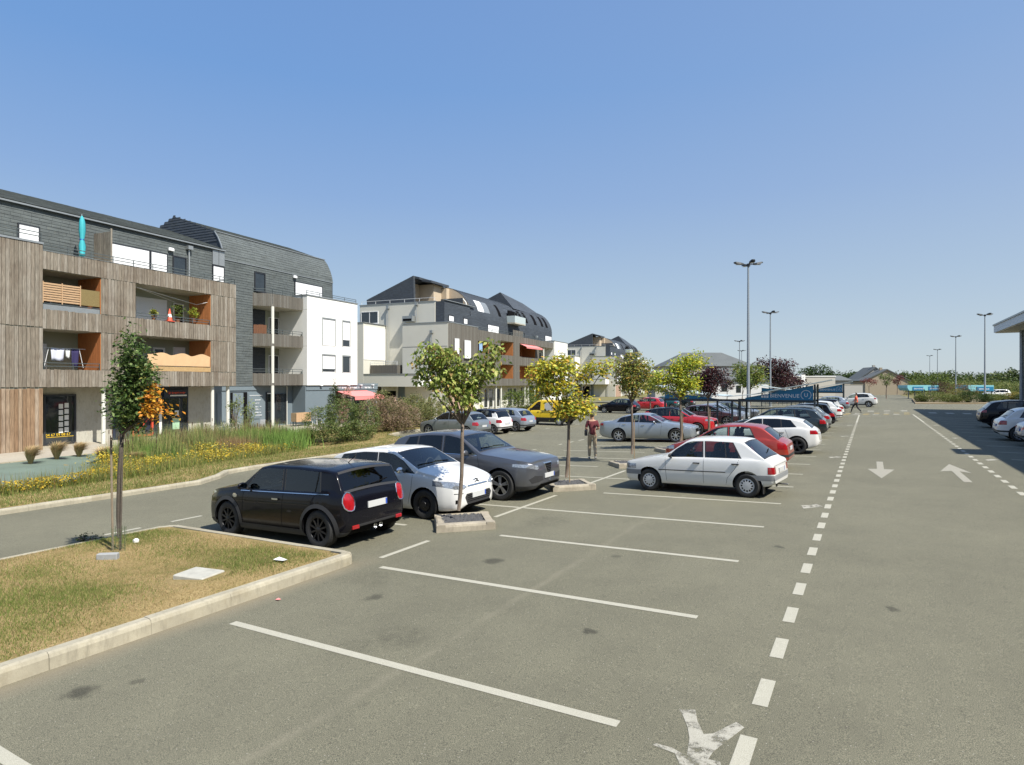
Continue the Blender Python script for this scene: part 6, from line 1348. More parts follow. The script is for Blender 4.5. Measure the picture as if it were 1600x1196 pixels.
    for (hx, hz) in sp.get('handles', []):
        for sg in (-1, 1):
            c, nn = hit(hx, hz, sg)
            if c is None: continue
            q = MB(); q.beam(c + Vector((.08, sg*.02, 0)), c + Vector((-.08, sg*.02, 0)), .025, .028); q.beam(c + Vector((.07, sg*-.01, 0)), c + Vector((.07, sg*.02, 0)), .02); q.beam(c + Vector((-.07, sg*-.01, 0)), c + Vector((-.07, sg*.02, 0)), .02)
            q.build("door_handle", hm, root)
    # mirrors
    if 'mirror' in sp:
        mx, mz = sp['mirror'][:2]; ms = sp['mirror'][2] if len(sp['mirror']) > 2 else 1.0
        for sg in (-1, 1):
            c, nn = hit(mx, mz - .06, sg)
            if c is None: continue
            b = bmesh.new(); bmesh.ops.create_icosphere(b, subdivisions=2, radius=1)
            for v in b.verts:
                v.co = Vector((v.co.x*(.055 if v.co.x > 0 else .03), v.co.y*.105*ms, v.co.z*.068*ms)); v.co += Vector((c.x - .02, c.y + sg*.13*ms, mz))
            me_ = bpy.data.meshes.new("door_mirror"); b.to_mesh(me_); b.free(); set_mats(me_, sp.get('mirror_mat', body_m)); me_.polygons.foreach_set("use_smooth", [True]*len(me_.polygons))
            mo = link_mesh("door_mirror", me_, root)
            q = MB(); q.beam((c.x, c.y, mz-.06), (c.x-.01, c.y+sg*.07, mz-.04), .04, .03); q.build("mirror_arm", M_blackpl, mo)
            q = MB(); cx_ = c.x - .052; cy = c.y + sg*.13*ms
            q.lathe([(.001, 0), (.06, 0)], 14, 'y'); q.v = [(cx_, cy + p[0]*1.4*ms, mz + p[2]*.85*ms) for p in q.v]; q.build("mirror_glass", M_mirror, mo, recalc=False)
    # plates
    for (end, pz, pw) in sp.get('plates', [('f', .42, .5), ('r', .55, .5)]):
        c, nn = hit_end(0.0, pz, end)
        if c is None: continue
        s_ = 1 if end == 'f' else -1; q = MB(); q.box(min(0, s_*.02), max(0, s_*.02), -pw/2, pw/2, -.055, .055)
        o = q.build("number_plate", M_plate, root, loc=(c.x + s_*.004, 0, pz))
        q = MB(); q.box(min(0, s_*.022), max(0, s_*.022), -pw/2, -pw/2+.04, -.05, .05) if s_ < 0 else q.box(0, .022, pw/2-.04, pw/2, -.05, .05)
        q.build("plate_band", M_plateblue, o)
    # wheels
    wd = sp.get('tw', .2); disc, tyre, rim = wheel_meshes(sp['r'], sp['rim'], wd)
    for a in ax:
        for sg in (-1, 1):
            wo = link_mesh("wheel", disc, root); wo.location = (X(a), sg*(hw - wd/2 - .012), sp['r'])
            if sg > 0: wo.rotation_euler = (0, 0, math.pi)
            link_mesh("tyre", tyre, wo); rm = link_mesh("rim", rim, wo)
    # interior: floor, dashboard, seats, steering wheel
    q = MB(); bz = belt(L*.5)
    cb = sp['cabin']; x0, x1 = cb
    q.box(X(x1), X(x0), -hw*.86, hw*.86, .24, .32); q.box(X(x0+.32), X(x0), -hw*.84, hw*.84, .32, bz-.01)
    q.box(X(x1), X(x1-.3), -hw*.8, hw*.8, .32, bz-.06)
    for (sx) in (x0 + .95, min(x0 + 1.75, x1 - .42)):
        for sy in ((-.36, .36) if sx < x0+1.2 else (-.42, 0, .42)):
            wseat = .24 if sx < x0+1.2 else .19
            q.bbox(X(sx+.12), X(sx-.4), sy-wseat, sy+wseat, .32, bz-.38, .05); q.v += []
            b0 = len(q.v); q.bbox(-.07, .07, sy-wseat, sy+wseat, bz-.40, bz+.17, .05); q.bbox(-.05, .05, sy-.13, sy+.13, bz+.18, bz+.36, .04)
            for k in range(b0, len(q.v)):
                v = q.v[k]; q.v[k] = (X(sx+.12) + v[0] - (v[2]-bz+.4)*.22, v[1], v[2])
    q.tube([(X(x0+.48), .36 + .17*math.cos(t), bz + .02 + .17*math.sin(t)) for t in [2*math.pi*k/14 for k in range(15)]], .014, 5, False)
    q.build("interior", M_inner, root)
    # wiper on the rear window
    if sp.get('wiper'):
        wx, wz = sp['wiper']; q = MB(); pts = []
        for yy in (.02, -.12, -.28, -.42):
            h = bvh.ray_cast(Vector((X(L)-2, yy, wz + abs(yy)*.12)), Vector((1, 0, 0)))
            if h[0] is not None: pts.append(h[0] + Vector((-.025, 0, 0)))
        if len(pts) > 1: q.tube(pts, .009, 5); q.build("rear_wiper", M_darkgap, root)
    if 'ws' in sp:
        q = MB(); a = sp['ws'][0]
        for y0, y1 in ((-.1, -.62), (.45, -.05)):
            pts = []
            for t in (0, .33, .67, 1):
                h = bvh.ray_cast(Vector((X(a + .05 + .02*t), y0 + (y1-y0)*t, 3)), Vector((0, 0, -1)))
                if h[0] is not None: pts.append(h[0] + Vector((0, 0, .012)))
            if len(pts) > 1: q.tube(pts, .008, 5)
        q.build("wipers", M_darkgap, root)
    if sp.get('antenna'):
        axx, tilt = sp['antenna']; h = bvh.ray_cast(Vector((X(axx), 0, 3)), Vector((0, 0, -1)))
        if h[0] is not None: q = MB(); q.tube([h[0], h[0] + Vector((-.3*tilt, 0, .12 + .2*(1-tilt)*.5))], [.008, .003], 5); q.build("aerial", M_darkgap, root)
    for fn in sp.get('extra', []): fn(root, hit, hit_end, X, ribbon)
    return root

def place_car(o, x, y, heading, label, group=None, color=None, z=None, cat="car"):
    """x, y: centre of the car; heading: direction of its nose in degrees from +X"""
    h = rad(heading)
    dx, dy = math.cos(h), math.sin(h)
    zf, zr = tz(x + dx*1.3, y + dy*1.3), tz(x - dx*1.3, y - dy*1.3)
    zl, zr2 = tz(x - dy*.7, y + dx*.7), tz(x + dy*.7, y - dx*.7)
    o.location = (x, y, (zf+zr)/2 if z is None else z)
    o.rotation_euler = (math.atan2(zl - zr2, 1.4), -math.atan2(zf - zr, 2.6), h) if z is None else (0, 0, h)
    tag(o, label, cat, group)
    return o
def repaint(root, m):
    for ch in root.children:
        if ch.type == 'MESH' and ch.data.materials and ch.material_slots[0].material in PAINTS and ch.name.split('.')[0] != 'roof':
            ch.material_slots[0].link = 'OBJECT'; ch.material_slots[0].material = m
P_black = paint("paint_black", (.004, .004, .007), .0, .2, .01, .4, .15)
P_white = paint("paint_white", (.70, .70, .68), 0, .35, .05)
P_grey = paint("paint_grey", (.105, .11, .125), .55, .32)
P_red = paint("paint_red", (.36, .035, .02), .25, .33)
P_red2 = paint("paint_bright_red", (.5, .02, .025), .15, .3)
P_silver = paint("paint_silver", (.42, .46, .51), .6, .33)
P_grey2 = paint("paint_grey_green", (.24, .26, .26), .55, .35)
P_dark = paint("paint_dark_green", (.018, .028, .03), .4, .28)
P_lsilver = paint("paint_light_silver", (.36, .40, .44), .6, .33)
P_yellow = paint("paint_yellow", (.8, .55, .02), 0, .35)
P_brown = paint("paint_brown", (.07, .03, .035), .3, .35)
P_teal = paint("paint_teal", (.01, .09, .1), .3, .3)
P_blue = paint("paint_blue", (.02, .05, .16), .3, .3)
P_off = paint("paint_offwhite", (.66, .66, .63), 0, .38)
PAINTS = [P_black, P_white, P_grey, P_red, P_red2, P_silver, P_grey2, P_dark, P_lsilver, P_yellow, P_brown, P_teal, P_blue, P_off]
def std_seams(doors, z0, z1):
    return [[(a, z0), (b, z1)] for a, b in doors]
S_MINI = dict(L=3.85, W=1.74, H=1.41, wb=2.495, fo=.76, r=.33, rim='s10', paint=P_black, tumble=.22,
    top=[(0, .58), (.02, .72), (.09, .82), (.3, .91), (.95, 1.0), (1.12, 1.02), (1.60, 1.375), (1.85, 1.415), (2.6, 1.42), (3.30, 1.39), (3.57, 1.35), (3.60, 1.28), (3.73, 1.0), (3.79, .93), (3.83, .78), (3.85, .62)],
    belt=[(0, .70), (.4, .83), (1.1, .905), (3.5, .955), (3.85, .92)], bot=[(0, .32), (.08, .22), (.35, .17), (3.5, .18), (3.74, .23), (3.85, .36)],
    plan=[(0, .70), (.04, .82), (.14, .91), (.4, .98), (.8, 1), (3.2, 1), (3.55, .975), (3.74, .91), (3.82, .84), (3.85, .76)],
    win=[(1.28, 1.66, 2.28, 2.24), (2.38, 2.34, 3.27, 3.20)], ws=(1.20, 1.60), rw=(3.58, 3.725), cabin=(1.2, 3.4), glass_rear=M_glass_dark,
    patch=[("tail_light", M_taill, 'r', .35, [(.58, .675), (.64, .66), (.70, .675), (.745, .72), (.76, .80), (.75, .88), (.71, .94), (.65, .965), (.59, .945), (.555, .88), (.545, .80), (.555, .73)], True),
           ("headlight", M_headl, 'f', .5, [(.45, .68), (.62, .64), (.76, .70), (.78, .82), (.66, .88), (.5, .84)], True),
           ("grille", M_darkgap, 'f', .2, [(-.42, .6), (.42, .6), (.36, .74), (-.36, .74)], False), ("lower_intake", M_darkgap, 'f', .2, [(-.55, .26), (.55, .26), (.55, .40), (-.55, .40)], False),
           ("rear_valance", M_blackpl, 'r', .22, [(-.62, .24), (.62, .24), (.62, .40), (-.62, .40)], False)],
    sill=(.30, M_blackpl), seams=[[(1.22, .33), (1.24, .91)], [(2.33, .33), (2.36, .94)]], handles=[(2.18, .80)], handle_mat=M_chrome, mirror=(1.32, 1.0), mirror_mat=P_black,
    trim=[([(1.15, .895), (2.3, .915), (3.5, .94)], .014, "chrome_strip", M_chrome)], rseams=[[(-.6, .62), (.6, .62)], [(-.52, .66), (-.5, .96)]], wiper=(3.6, 1.04), plates=[('f', .5, .5), ('r', .70, .48)], antenna=(3.15, .7))
S_DS3 = dict(L=3.95, W=1.72, H=1.46, wb=2.46, fo=.82, r=.31, rim='steel', paint=P_white, tumble=.24,
    top=[(0, .60), (.02, .70), (.08, .78), (.25, .86), (.6, .965), (.88, 1.02), (1.0, 1.045), (1.72, 1.42), (2.0, 1.455), (2.6, 1.455), (3.2, 1.39), (3.55, 1.30), (3.62, 1.24), (3.80, 1.0), (3.90, .88), (3.95, .6)],
    belt=[(0, .72), (.4, .84), (1.0, .93), (3.5, 1.0), (3.95, .95)], bot=[(0, .30), (.08, .2), (.4, .17), (3.5, .18), (3.85, .25), (3.95, .36)],
    plan=[(0, .60), (.04, .74), (.14, .86), (.35, .95), (.7, 1), (3.2, 1), (3.6, .96), (3.85, .86), (3.95, .72)],
    win=[(1.12, 1.72, 2.12, 2.14), (2.20, 2.22, 2.85, 2.83), (2.91, 2.89, 3.42, 3.12)], ws=(1.07, 1.66), rw=(3.6, 3.8), cabin=(1.1, 3.5),
    patch=[("headlight", M_headl, 'f', .62, [(.40, .655), (.52, .625), (.70, .64), (.86, .72), (.86, .82), (.66, .785), (.44, .70)], True),
           ("upper_grille", M_chrome, 'f', .3, [(-.38, .655), (.38, .655), (.36, .69), (-.36, .69)], False),
           ("lower_grille", M_blackpl, 'f', .25, [(-.42, .30), (.42, .30), (.50, .45), (.44, .52), (-.44, .52), (-.50, .45)], False),
           ("fog_lamp_recess", M_darkgap, 'f', .4, [(.60, .34), (.70, .34), (.70, .42), (.60, .42)], True), ("light_slot", M_darkgap, 'f', .4, [(.54, .535), (.72, .54), (.72, .552), (.54, .547)], True),
           ("tail_light", M_taill, "r", .27, [(.55, .80), (.82, .80), (.82, 1.0), (.6, 1.0)], True)],
    seams=[[(1.25, .3), (1.15, .62), (1.12, .92)], [(2.15, .3), (2.18, .95)]], handles=[(2.0, .82), (3.0, .86)], handle_mat=M_chrome, mirror=(1.35, 1.02, 1.1), mirror_mat=M_chrome,
    fseams=[[(-.7, .80), (-.3, .77), (.3, .77), (.7, .80)]], plates=[('f', .47, .5), ('r', .75, .5)])
S_SUV = dict(L=4.69, W=1.9, H=1.66, wb=2.82, fo=.87, r=.37, tw=.24, rim='d5', paint=P_grey, tumble=.30,
    top=[(0, .72), (.02, .84), (.08, .93), (.3, 1.0), (.9, 1.09), (1.35, 1.14), (1.45, 1.155), (2.15, 1.58), (2.5, 1.645), (3.2, 1.65), (3.9, 1.58), (4.2, 1.50), (4.28, 1.42), (4.5, 1.14), (4.6, 1.05), (4.69, .66)],
    belt=[(0, .86), (.4, .96), (1.4, 1.06), (4.3, 1.12), (4.69, 1.05)], bot=[(0, .38), (.08, .28), (.4, .23), (4.2, .24), (4.55, .32), (4.69, .44)],
    plan=[(0, .58), (.05, .74), (.16, .87), (.4, .96), (.8, 1), (4.0, 1), (4.4, .95), (4.6, .87), (4.69, .76)],
    win=[(1.56, 2.2, 2.58, 2.60), (2.68, 2.70, 3.45, 3.42), (3.52, 3.49, 4.02, 3.72)], ws=(1.52, 2.10), rw=(4.27, 4.5), cabin=(1.6, 4.1), frame_mat=M_blackpl, glass_rear=M_glass_dark,
    patch=[("headlight", M_headl, 'f', .5, [(.50, .755), (.60, .74), (.94, .83), (.94, .90), (.52, .83)], True),
           ("grille", M_darkgap, 'f', .3, [(-.17, .84), (.17, .84), (0, .44)], False), ("grille_frame", M_chrome, 'f', .3, [(-.22, .87), (.22, .87), (.2, .845), (-.2, .845)], False),
           ("side_intake", M_blackpl, 'f', .45, [(.30, .46), (.74, .42), (.80, .52), (.66, .60), (.34, .56)], True), ("lower_intake", M_blackpl, 'f', .25, [(-.5, .32), (.5, .32), (.45, .40), (-.45, .40)], False),
           ("tail_light", M_taill, "r", .27, [(.5, .95), (.95, .98), (.95, 1.06), (.5, 1.02)], True)],
    sill=(.36, M_blackpl), seams=[[(1.55, .4), (1.45, .8), (1.52, 1.05)], [(2.62, .4), (2.64, 1.07)], [(3.62, .6), (3.50, 1.1)]], handles=[(2.45, .97), (3.4, 1.0)], mirror=(1.78, 1.14, 1.15), mirror_mat=P_grey,
    trim=[([(1.55, 1.075), (2.6, 1.10), (3.9, 1.13)], .014, "chrome_strip", M_chrome)], plates=[('f', .56, .5), ('r', .8, .5)], antenna=(4.0, .9))
S_205 = dict(L=3.70, W=1.57, H=1.37, wb=2.42, fo=.68, r=.28, tw=.165, rim='cap', paint=P_white, tumble=.30, sm=.03,
    top=[(0, .60), (.015, .70), (.05, .74), (.3, .80), (.9, .90), (1.02, .92), (1.08, .93), (1.64, 1.31), (1.78, 1.355), (2.2, 1.37), (2.75, 1.35), (2.95, 1.325), (3.02, 1.29), (3.52, .88), (3.62, .84), (3.68, .80), (3.70, .55)],
    belt=[(0, .72), (.5, .80), (1.05, .87), (3.3, .88), (3.7, .84)], bot=[(0, .28), (.08, .23), (.5, .20), (3.2, .21), (3.6, .28), (3.70, .34)],
    plan=[(0, .84), (.04, .90), (.12, .94), (.5, .98), (1, 1), (2.8, 1), (3.4, .95), (3.64, .90), (3.70, .85)], crown=[(0, .01), (.3, .025), (1.5, .035), (3.2, .035), (3.7, .01)],
    win=[(1.20, 1.66, 2.06, 2.03), (2.15, 2.12, 2.62, 2.56), (2.65, 2.59, 2.97, 2.72)], ws=(1.13, 1.62), rw=(3.04, 3.46), cabin=(1.1, 3.0), frame_mat=M_blackpl, glass_rear=M_glass,
    patch=[("tail_light", M_taill, 'r', .14, [(.52, .56), (.80, .56), (.80, .72), (.52, .72)], True), ("rear_bumper", mat("bumper_grey", (.22, .23, .24), .6), 'r', .55, [(-.9, .41), (.9, .41), (.9, .53), (-.9, .53)], False),
           ("front_bumper", MATS["bumper_grey"], 'f', .45, [(-.9, .41), (.9, .41), (.9, .53), (-.9, .53)], False), ("headlight", M_headl, 'f', .3, [(.42, .56), (.80, .56), (.80, .68), (.44, .68)], True)],
    seams=[[(1.15, .28), (1.12, .86)], [(2.08, .28), (2.10, .87)], [(2.62, .28), (2.66, .44), (2.84, .66), (2.93, .87)]], handles=[(1.92, .76), (2.85, .77)], handle_mat=M_blackpl, mirror=(1.28, .93, .8), mirror_mat=M_blackpl,
    trim=[([(.95, .56), (2.0, .565), (2.62, .57)], .022, "rub_strip", M_blackpl)], wiper=(3.3, 1.0), rseams=[[(-.66, .74), (.66, .74)]], plates=[('f', .34, .5), ('r', .62, .5)])
S_206 = dict(L=3.84, W=1.66, H=1.43, wb=2.44, fo=.78, r=.29, tw=.18, rim='s5', paint=P_red, tumble=.28,
    top=[(0, .50), (.02, .60), (.08, .68), (.3, .78), (.85, .93), (1.0, .96), (1.72, 1.37), (1.95, 1.42), (2.5, 1.43), (2.95, 1.385), (3.12, 1.33), (3.2, 1.28), (3.58, .96), (3.70, .90), (3.80, .82), (3.84, .5)],
    belt=[(0, .6), (.4, .76), (1.0, .90), (3.2, .97), (3.84, .88)], bot=[(0, .28), (.08, .2), (.4, .18), (3.4, .19), (3.72, .25), (3.84, .34)],
    plan=[(0, .6), (.05, .75), (.16, .87), (.45, .96), (.9, 1), (3.0, 1), (3.5, .95), (3.76, .86), (3.84, .74)],
    win=[(1.15, 1.74, 2.08, 2.08), (2.17, 2.17, 2.92, 2.70)], ws=(1.06, 1.68), rw=(3.2, 3.54), cabin=(1.1, 3.1),
    patch=[("headlight", M_headl, 'f', .42, [(.30, .56), (.80, .62), (.80, .74), (.5, .68)], True), ("grille", M_blackpl, 'f', .2, [(-.4, .3), (.4, .3), (.4, .42), (-.4, .42)], False), ("tail_light", M_taill, "r", .27, [(.50, .66), (.82, .66), (.82, .86), (.56, .84)], True), ("rear_bumper_strip", M_blackpl, 'r', .4, [(-.9, .42), (.9, .42), (.9, .5), (-.9, .5)], False)],
    seams=[[(1.2, .3), (1.12, .88)], [(2.12, .3), (2.14, .93)], [(3.1, .55), (2.95, .95)]], handles=[(1.95, .82), (2.8, .84)], mirror=(1.3, .98), wiper=(3.4, 1.02), plates=[('f', .36, .5), ('r', .66, .5)])
S_ACL = dict(L=4.29, W=1.78, H=1.43, wb=2.70, fo=.85, r=.325, tw=.22, rim='s5', paint=P_white, tumble=.28,
    top=[(0, .58), (.02, .70), (.08, .78), (.3, .86), (1.1, .98), (1.25, 1.0), (1.95, 1.385), (2.2, 1.43), (2.9, 1.42), (3.45, 1.35), (3.72, 1.28), (3.80, 1.23), (4.08, 1.0), (4.18, .92), (4.25, .84), (4.29, .56)],
    belt=[(0, .7), (.4, .82), (1.25, .92), (3.6, 1.0), (4.29, .9)], bot=[(0, .3), (.08, .2), (.4, .17), (3.8, .18), (4.14, .26), (4.29, .36)],
    plan=[(0, .6), (.05, .75), (.16, .87), (.45, .96), (.9, 1), (3.4, 1), (3.9, .95), (4.2, .84), (4.29, .72)],
    win=[(1.38, 1.98, 2.32, 2.32), (2.40, 2.40, 3.02, 2.98), (3.06, 3.02, 3.55, 3.2)], ws=(1.30, 1.9), rw=(3.8, 4.05), cabin=(1.35, 3.7), glass=M_glass_dark,
    patch=[("headlight", M_headl, 'f', .42, [(.42, .64), (.86, .70), (.86, .80), (.5, .76)], True), ("grille", M_darkgap, 'f', .2, [(-.4, .52), (.4, .52), (.36, .68), (-.36, .68)], False), ("tail_light", M_taill, "r", .27, [(.50, .76), (.62, .74), (.88, .76), (.88, .90), (.56, .90)], True), ("rear_diffuser", M_blackpl, 'r', .3, [(-.6, .24), (.6, .24), (.6, .33), (-.6, .33)], False)],
    seams=[[(1.4, .32), (1.35, .92)], [(2.36, .32), (2.38, .94)], [(3.3, .55), (3.15, .97)]], handles=[(2.2, .80), (3.05, .84)], mirror=(1.55, 1.0), plates=[('f', .4, .5), ('r', .72, .5)])
S_WAG = dict(L=4.5, W=1.78, H=1.50, wb=2.71, fo=.88, r=.315, rim='s7', paint=P_dark, tumble=.28,
    top=[(0, .55), (.03, .68), (.1, .76), (.4, .86), (1.0, .97), (1.1, 1.0), (1.95, 1.44), (2.2, 1.49), (3.0, 1.50), (3.7, 1.45), (3.98, 1.38), (4.05, 1.32), (4.3, 1.0), (4.4, .92), (4.46, .84), (4.5, .52)],
    belt=[(0, .66), (.4, .8), (1.1, .93), (4.0, .98), (4.5, .9)], bot=[(0, .3), (.08, .2), (.4, .18), (4.0, .19), (4.35, .26), (4.5, .36)],
    plan=[(0, .6), (.05, .75), (.16, .87), (.45, .96), (.9, 1), (3.7, 1), (4.15, .95), (4.42, .85), (4.5, .74)],
    win=[(1.25, 1.95, 2.30, 2.28), (2.38, 2.36, 3.12, 3.08), (3.18, 3.14, 3.85, 3.58)], ws=(1.16, 1.88), rw=(4.05, 4.28), cabin=(1.2, 3.9),
    patch=[("headlight", M_headl, 'f', .42, [(.38, .60), (.86, .66), (.86, .78), (.5, .74)], True), ("grille", M_darkgap, 'f', .2, [(-.4, .34), (.4, .34), (.4, .5), (-.4, .5)], False), ("tail_light", M_taill, "r", .27, [(.58, .70), (.88, .72), (.88, .92), (.60, .90)], True), ("rear_bumper_strip", M_blackpl, 'r', .4, [(-.9, .40), (.9, .40), (.9, .47), (-.9, .47)], False)],
    seams=[[(1.35, .32), (1.3, .92)], [(2.34, .32), (2.35, .94)], [(3.3, .55), (3.15, .96)]], handles=[(2.18, .82), (3.05, .84)], mirror=(1.5, 1.02), wiper=(4.2, 1.05), plates=[('f', .4, .5), ('r', .66, .5)])
S_SED = dict(L=4.80, W=1.82, H=1.44, wb=2.85, fo=.86, r=.335, tw=.22, rim='s7', paint=P_lsilver, tumble=.32,
    top=[(0, .56), (.02, .68), (.08, .75), (.35, .84), (1.2, .97), (1.42, 1.0), (2.15, 1.38), (2.45, 1.43), (3.0, 1.42), (3.5, 1.32), (4.0, 1.10), (4.2, 1.06), (4.62, 1.04), (4.72, .96), (4.80, .58)],
    belt=[(0, .66), (.4, .8), (1.4, .92), (4.2, 1.0), (4.8, .92)], bot=[(0, .3), (.08, .2), (.4, .17), (4.2, .18), (4.6, .26), (4.8, .38)],
    plan=[(0, .56), (.05, .72), (.16, .85), (.45, .96), (.9, 1), (3.9, 1), (4.45, .94), (4.7, .84), (4.8, .72)],
    win=[(1.56, 2.2, 2.62, 2.60), (2.70, 2.68, 3.38, 3.26), (3.42, 3.30, 3.78, 3.40)], ws=(1.5, 2.1), rw=(3.45, 3.98), cabin=(1.55, 3.6),
    patch=[("headlight", M_headl, 'f', .5, [(.42, .62), (.88, .68), (.88, .78), (.5, .74)], True), ("grille", M_darkgap, 'f', .25, [(-.36, .46), (.36, .46), (.4, .64), (-.4, .64)], False), ("tail_light", M_taill, "r", .27, [(.50, .82), (.9, .82), (.9, .95), (.54, .94)], True)],
    seams=[[(1.6, .32), (1.52, .92)], [(2.66, .32), (2.67, .94)], [(3.75, .55), (3.6, .98)]], handles=[(2.45, .84), (3.4, .88)], handle_mat=M_chrome, mirror=(1.85, 1.0), plates=[('f', .42, .5), ('r', .75, .5)],
    trim=[([(1.6, .925), (2.7, .95), (3.85, .99)], .012, "chrome_strip", M_chrome)])
S_CROSS = dict(L=4.3, W=1.8, H=1.56, wb=2.65, fo=.84, r=.335, tw=.22, rim='d5', paint=P_red2, tumble=.27,
    top=[(0, .66), (.03, .8), (.1, .88), (.4, .96), (1.0, 1.04), (1.2, 1.06), (1.95, 1.49), (2.25, 1.55), (3.0, 1.55), (3.6, 1.47), (3.78, 1.40), (4.08, 1.06), (4.2, .98), (4.26, .88), (4.3, .6)],
    belt=[(0, .78), (.4, .9), (1.2, .99), (3.7, 1.06), (4.3, .98)], bot=[(0, .34), (.08, .25), (.4, .21), (3.9, .22), (4.2, .3), (4.3, .4)],
    plan=[(0, .6), (.05, .75), (.16, .87), (.45, .96), (.9, 1), (3.5, 1), (4.0, .95), (4.22, .86), (4.3, .74)],
    win=[(1.34, 1.98, 2.32, 2.32), (2.40, 2.40, 3.1, 3.06), (3.15, 3.1, 3.6, 3.32)], ws=(1.27, 1.9), rw=(3.8, 4.05), cabin=(1.3, 3.7), glass=M_glass, glass_rear=M_glass_dark, roof=(1.7, 4.0, P_black),
    patch=[("headlight", M_headl, 'f', .42, [(.42, .72), (.88, .78), (.88, .88), (.5, .86)], True), ("grille", M_darkgap, 'f', .2, [(-.4, .5), (.4, .5), (.42, .76), (-.42, .76)], False), ("tail_light", M_taill, "r", .27, [(.50, .84), (.88, .86), (.88, 1.0), (.56, .98)], True)],
    sill=(.33, M_blackpl), seams=[[(1.4, .35), (1.33, .99)], [(2.36, .35), (2.38, 1.0)], [(3.3, .6), (3.15, 1.03)]], handles=[(2.2, .9), (3.05, .92)], mirror=(1.55, 1.08), mirror_mat=P_black, plates=[('f', .48, .5), ('r', .75, .5)])
S_HATCH = dict(L=4.10, W=1.75, H=1.46, wb=2.58, fo=.82, r=.315, rim='s5', paint=P_grey2, tumble=.27,
    top=[(0, .56), (.03, .68), (.1, .76), (.35, .85), (.95, .96), (1.08, .98), (1.85, 1.41), (2.1, 1.455), (2.8, 1.46), (3.3, 1.40), (3.48, 1.34), (3.56, 1.28), (3.85, .98), (3.96, .92), (4.05, .84), (4.10, .54)],
    belt=[(0, .68), (.4, .8), (1.05, .92), (3.5, .99), (4.1, .9)], bot=[(0, .3), (.08, .2), (.4, .18), (3.7, .19), (4.0, .26), (4.1, .36)],
    plan=[(0, .6), (.05, .75), (.16, .87), (.45, .96), (.9, 1), (3.3, 1), (3.8, .95), (4.02, .86), (4.1, .74)],
    win=[(1.2, 1.86, 2.18, 2.16), (2.26, 2.24, 2.95, 2.90), (3.0, 2.95, 3.38, 3.12)], ws=(1.12, 1.8), rw=(3.56, 3.82), cabin=(1.15, 3.4), glass_rear=M_glass,
    patch=[("headlight", M_headl, 'f', .42, [(.38, .60), (.86, .66), (.86, .78), (.5, .74)], True), ("grille", M_darkgap, 'f', .2, [(-.4, .32), (.4, .32), (.4, .48), (-.4, .48)], False), ("tail_light", M_taill, "r", .27, [(.52, .72), (.66, .68), (.88, .70), (.88, .86), (.6, .88)], True), ("rear_bumper_strip", M_blackpl, 'r', .4, [(-.9, .38), (.9, .38), (.9, .45), (-.9, .45)], False)],
    seams=[[(1.3, .32), (1.22, .91)], [(2.22, .32), (2.23, .94)], [(3.15, .55), (3.0, .97)]], handles=[(2.05, .82), (2.9, .84)], mirror=(1.42, 1.0), wiper=(3.7, 1.04), plates=[('f', .38, .5), ('r', .64, .5)])
S_SMALL = dict(S_HATCH); S_SMALL.update(L=3.6, W=1.66, H=1.48, wb=2.34, fo=.72, r=.29, rim='s5', paint=P_white,
    top=[(0, .6), (.03, .74), (.1, .82), (.3, .9), (.75, .98), (.85, 1.0), (1.5, 1.42), (1.75, 1.47), (2.6, 1.48), (3.1, 1.42), (3.2, 1.36), (3.36, 1.02), (3.45, .94), (3.55, .86), (3.6, .56)],
    belt=[(0, .7), (.4, .84), (.9, .94), (3.2, 1.0), (3.6, .92)], bot=[(0, .3), (.08, .2), (.4, .18), (3.3, .19), (3.5, .26), (3.6, .36)],
    plan=[(0, .6), (.05, .75), (.16, .87), (.4, .96), (.8, 1), (2.9, 1), (3.3, .96), (3.52, .88), (3.6, .76)], crown=[(0, .015), (.3, .04), (3.4, .045), (3.6, .01)],
    win=[(.98, 1.5, 1.84, 1.82), (1.92, 1.9, 2.5, 2.46), (2.56, 2.52, 3.0, 2.86)], ws=(.9, 1.45), rw=(3.2, 3.36), cabin=(.95, 3.0), glass_rear=M_glass_dark, roof=(1.2, 3.3, P_black),
    seams=[[(1.05, .32), (1.0, .91)], [(1.88, .32), (1.88, .94)]], handles=[(1.75, .84)], mirror=(1.15, 1.02), wiper=None)
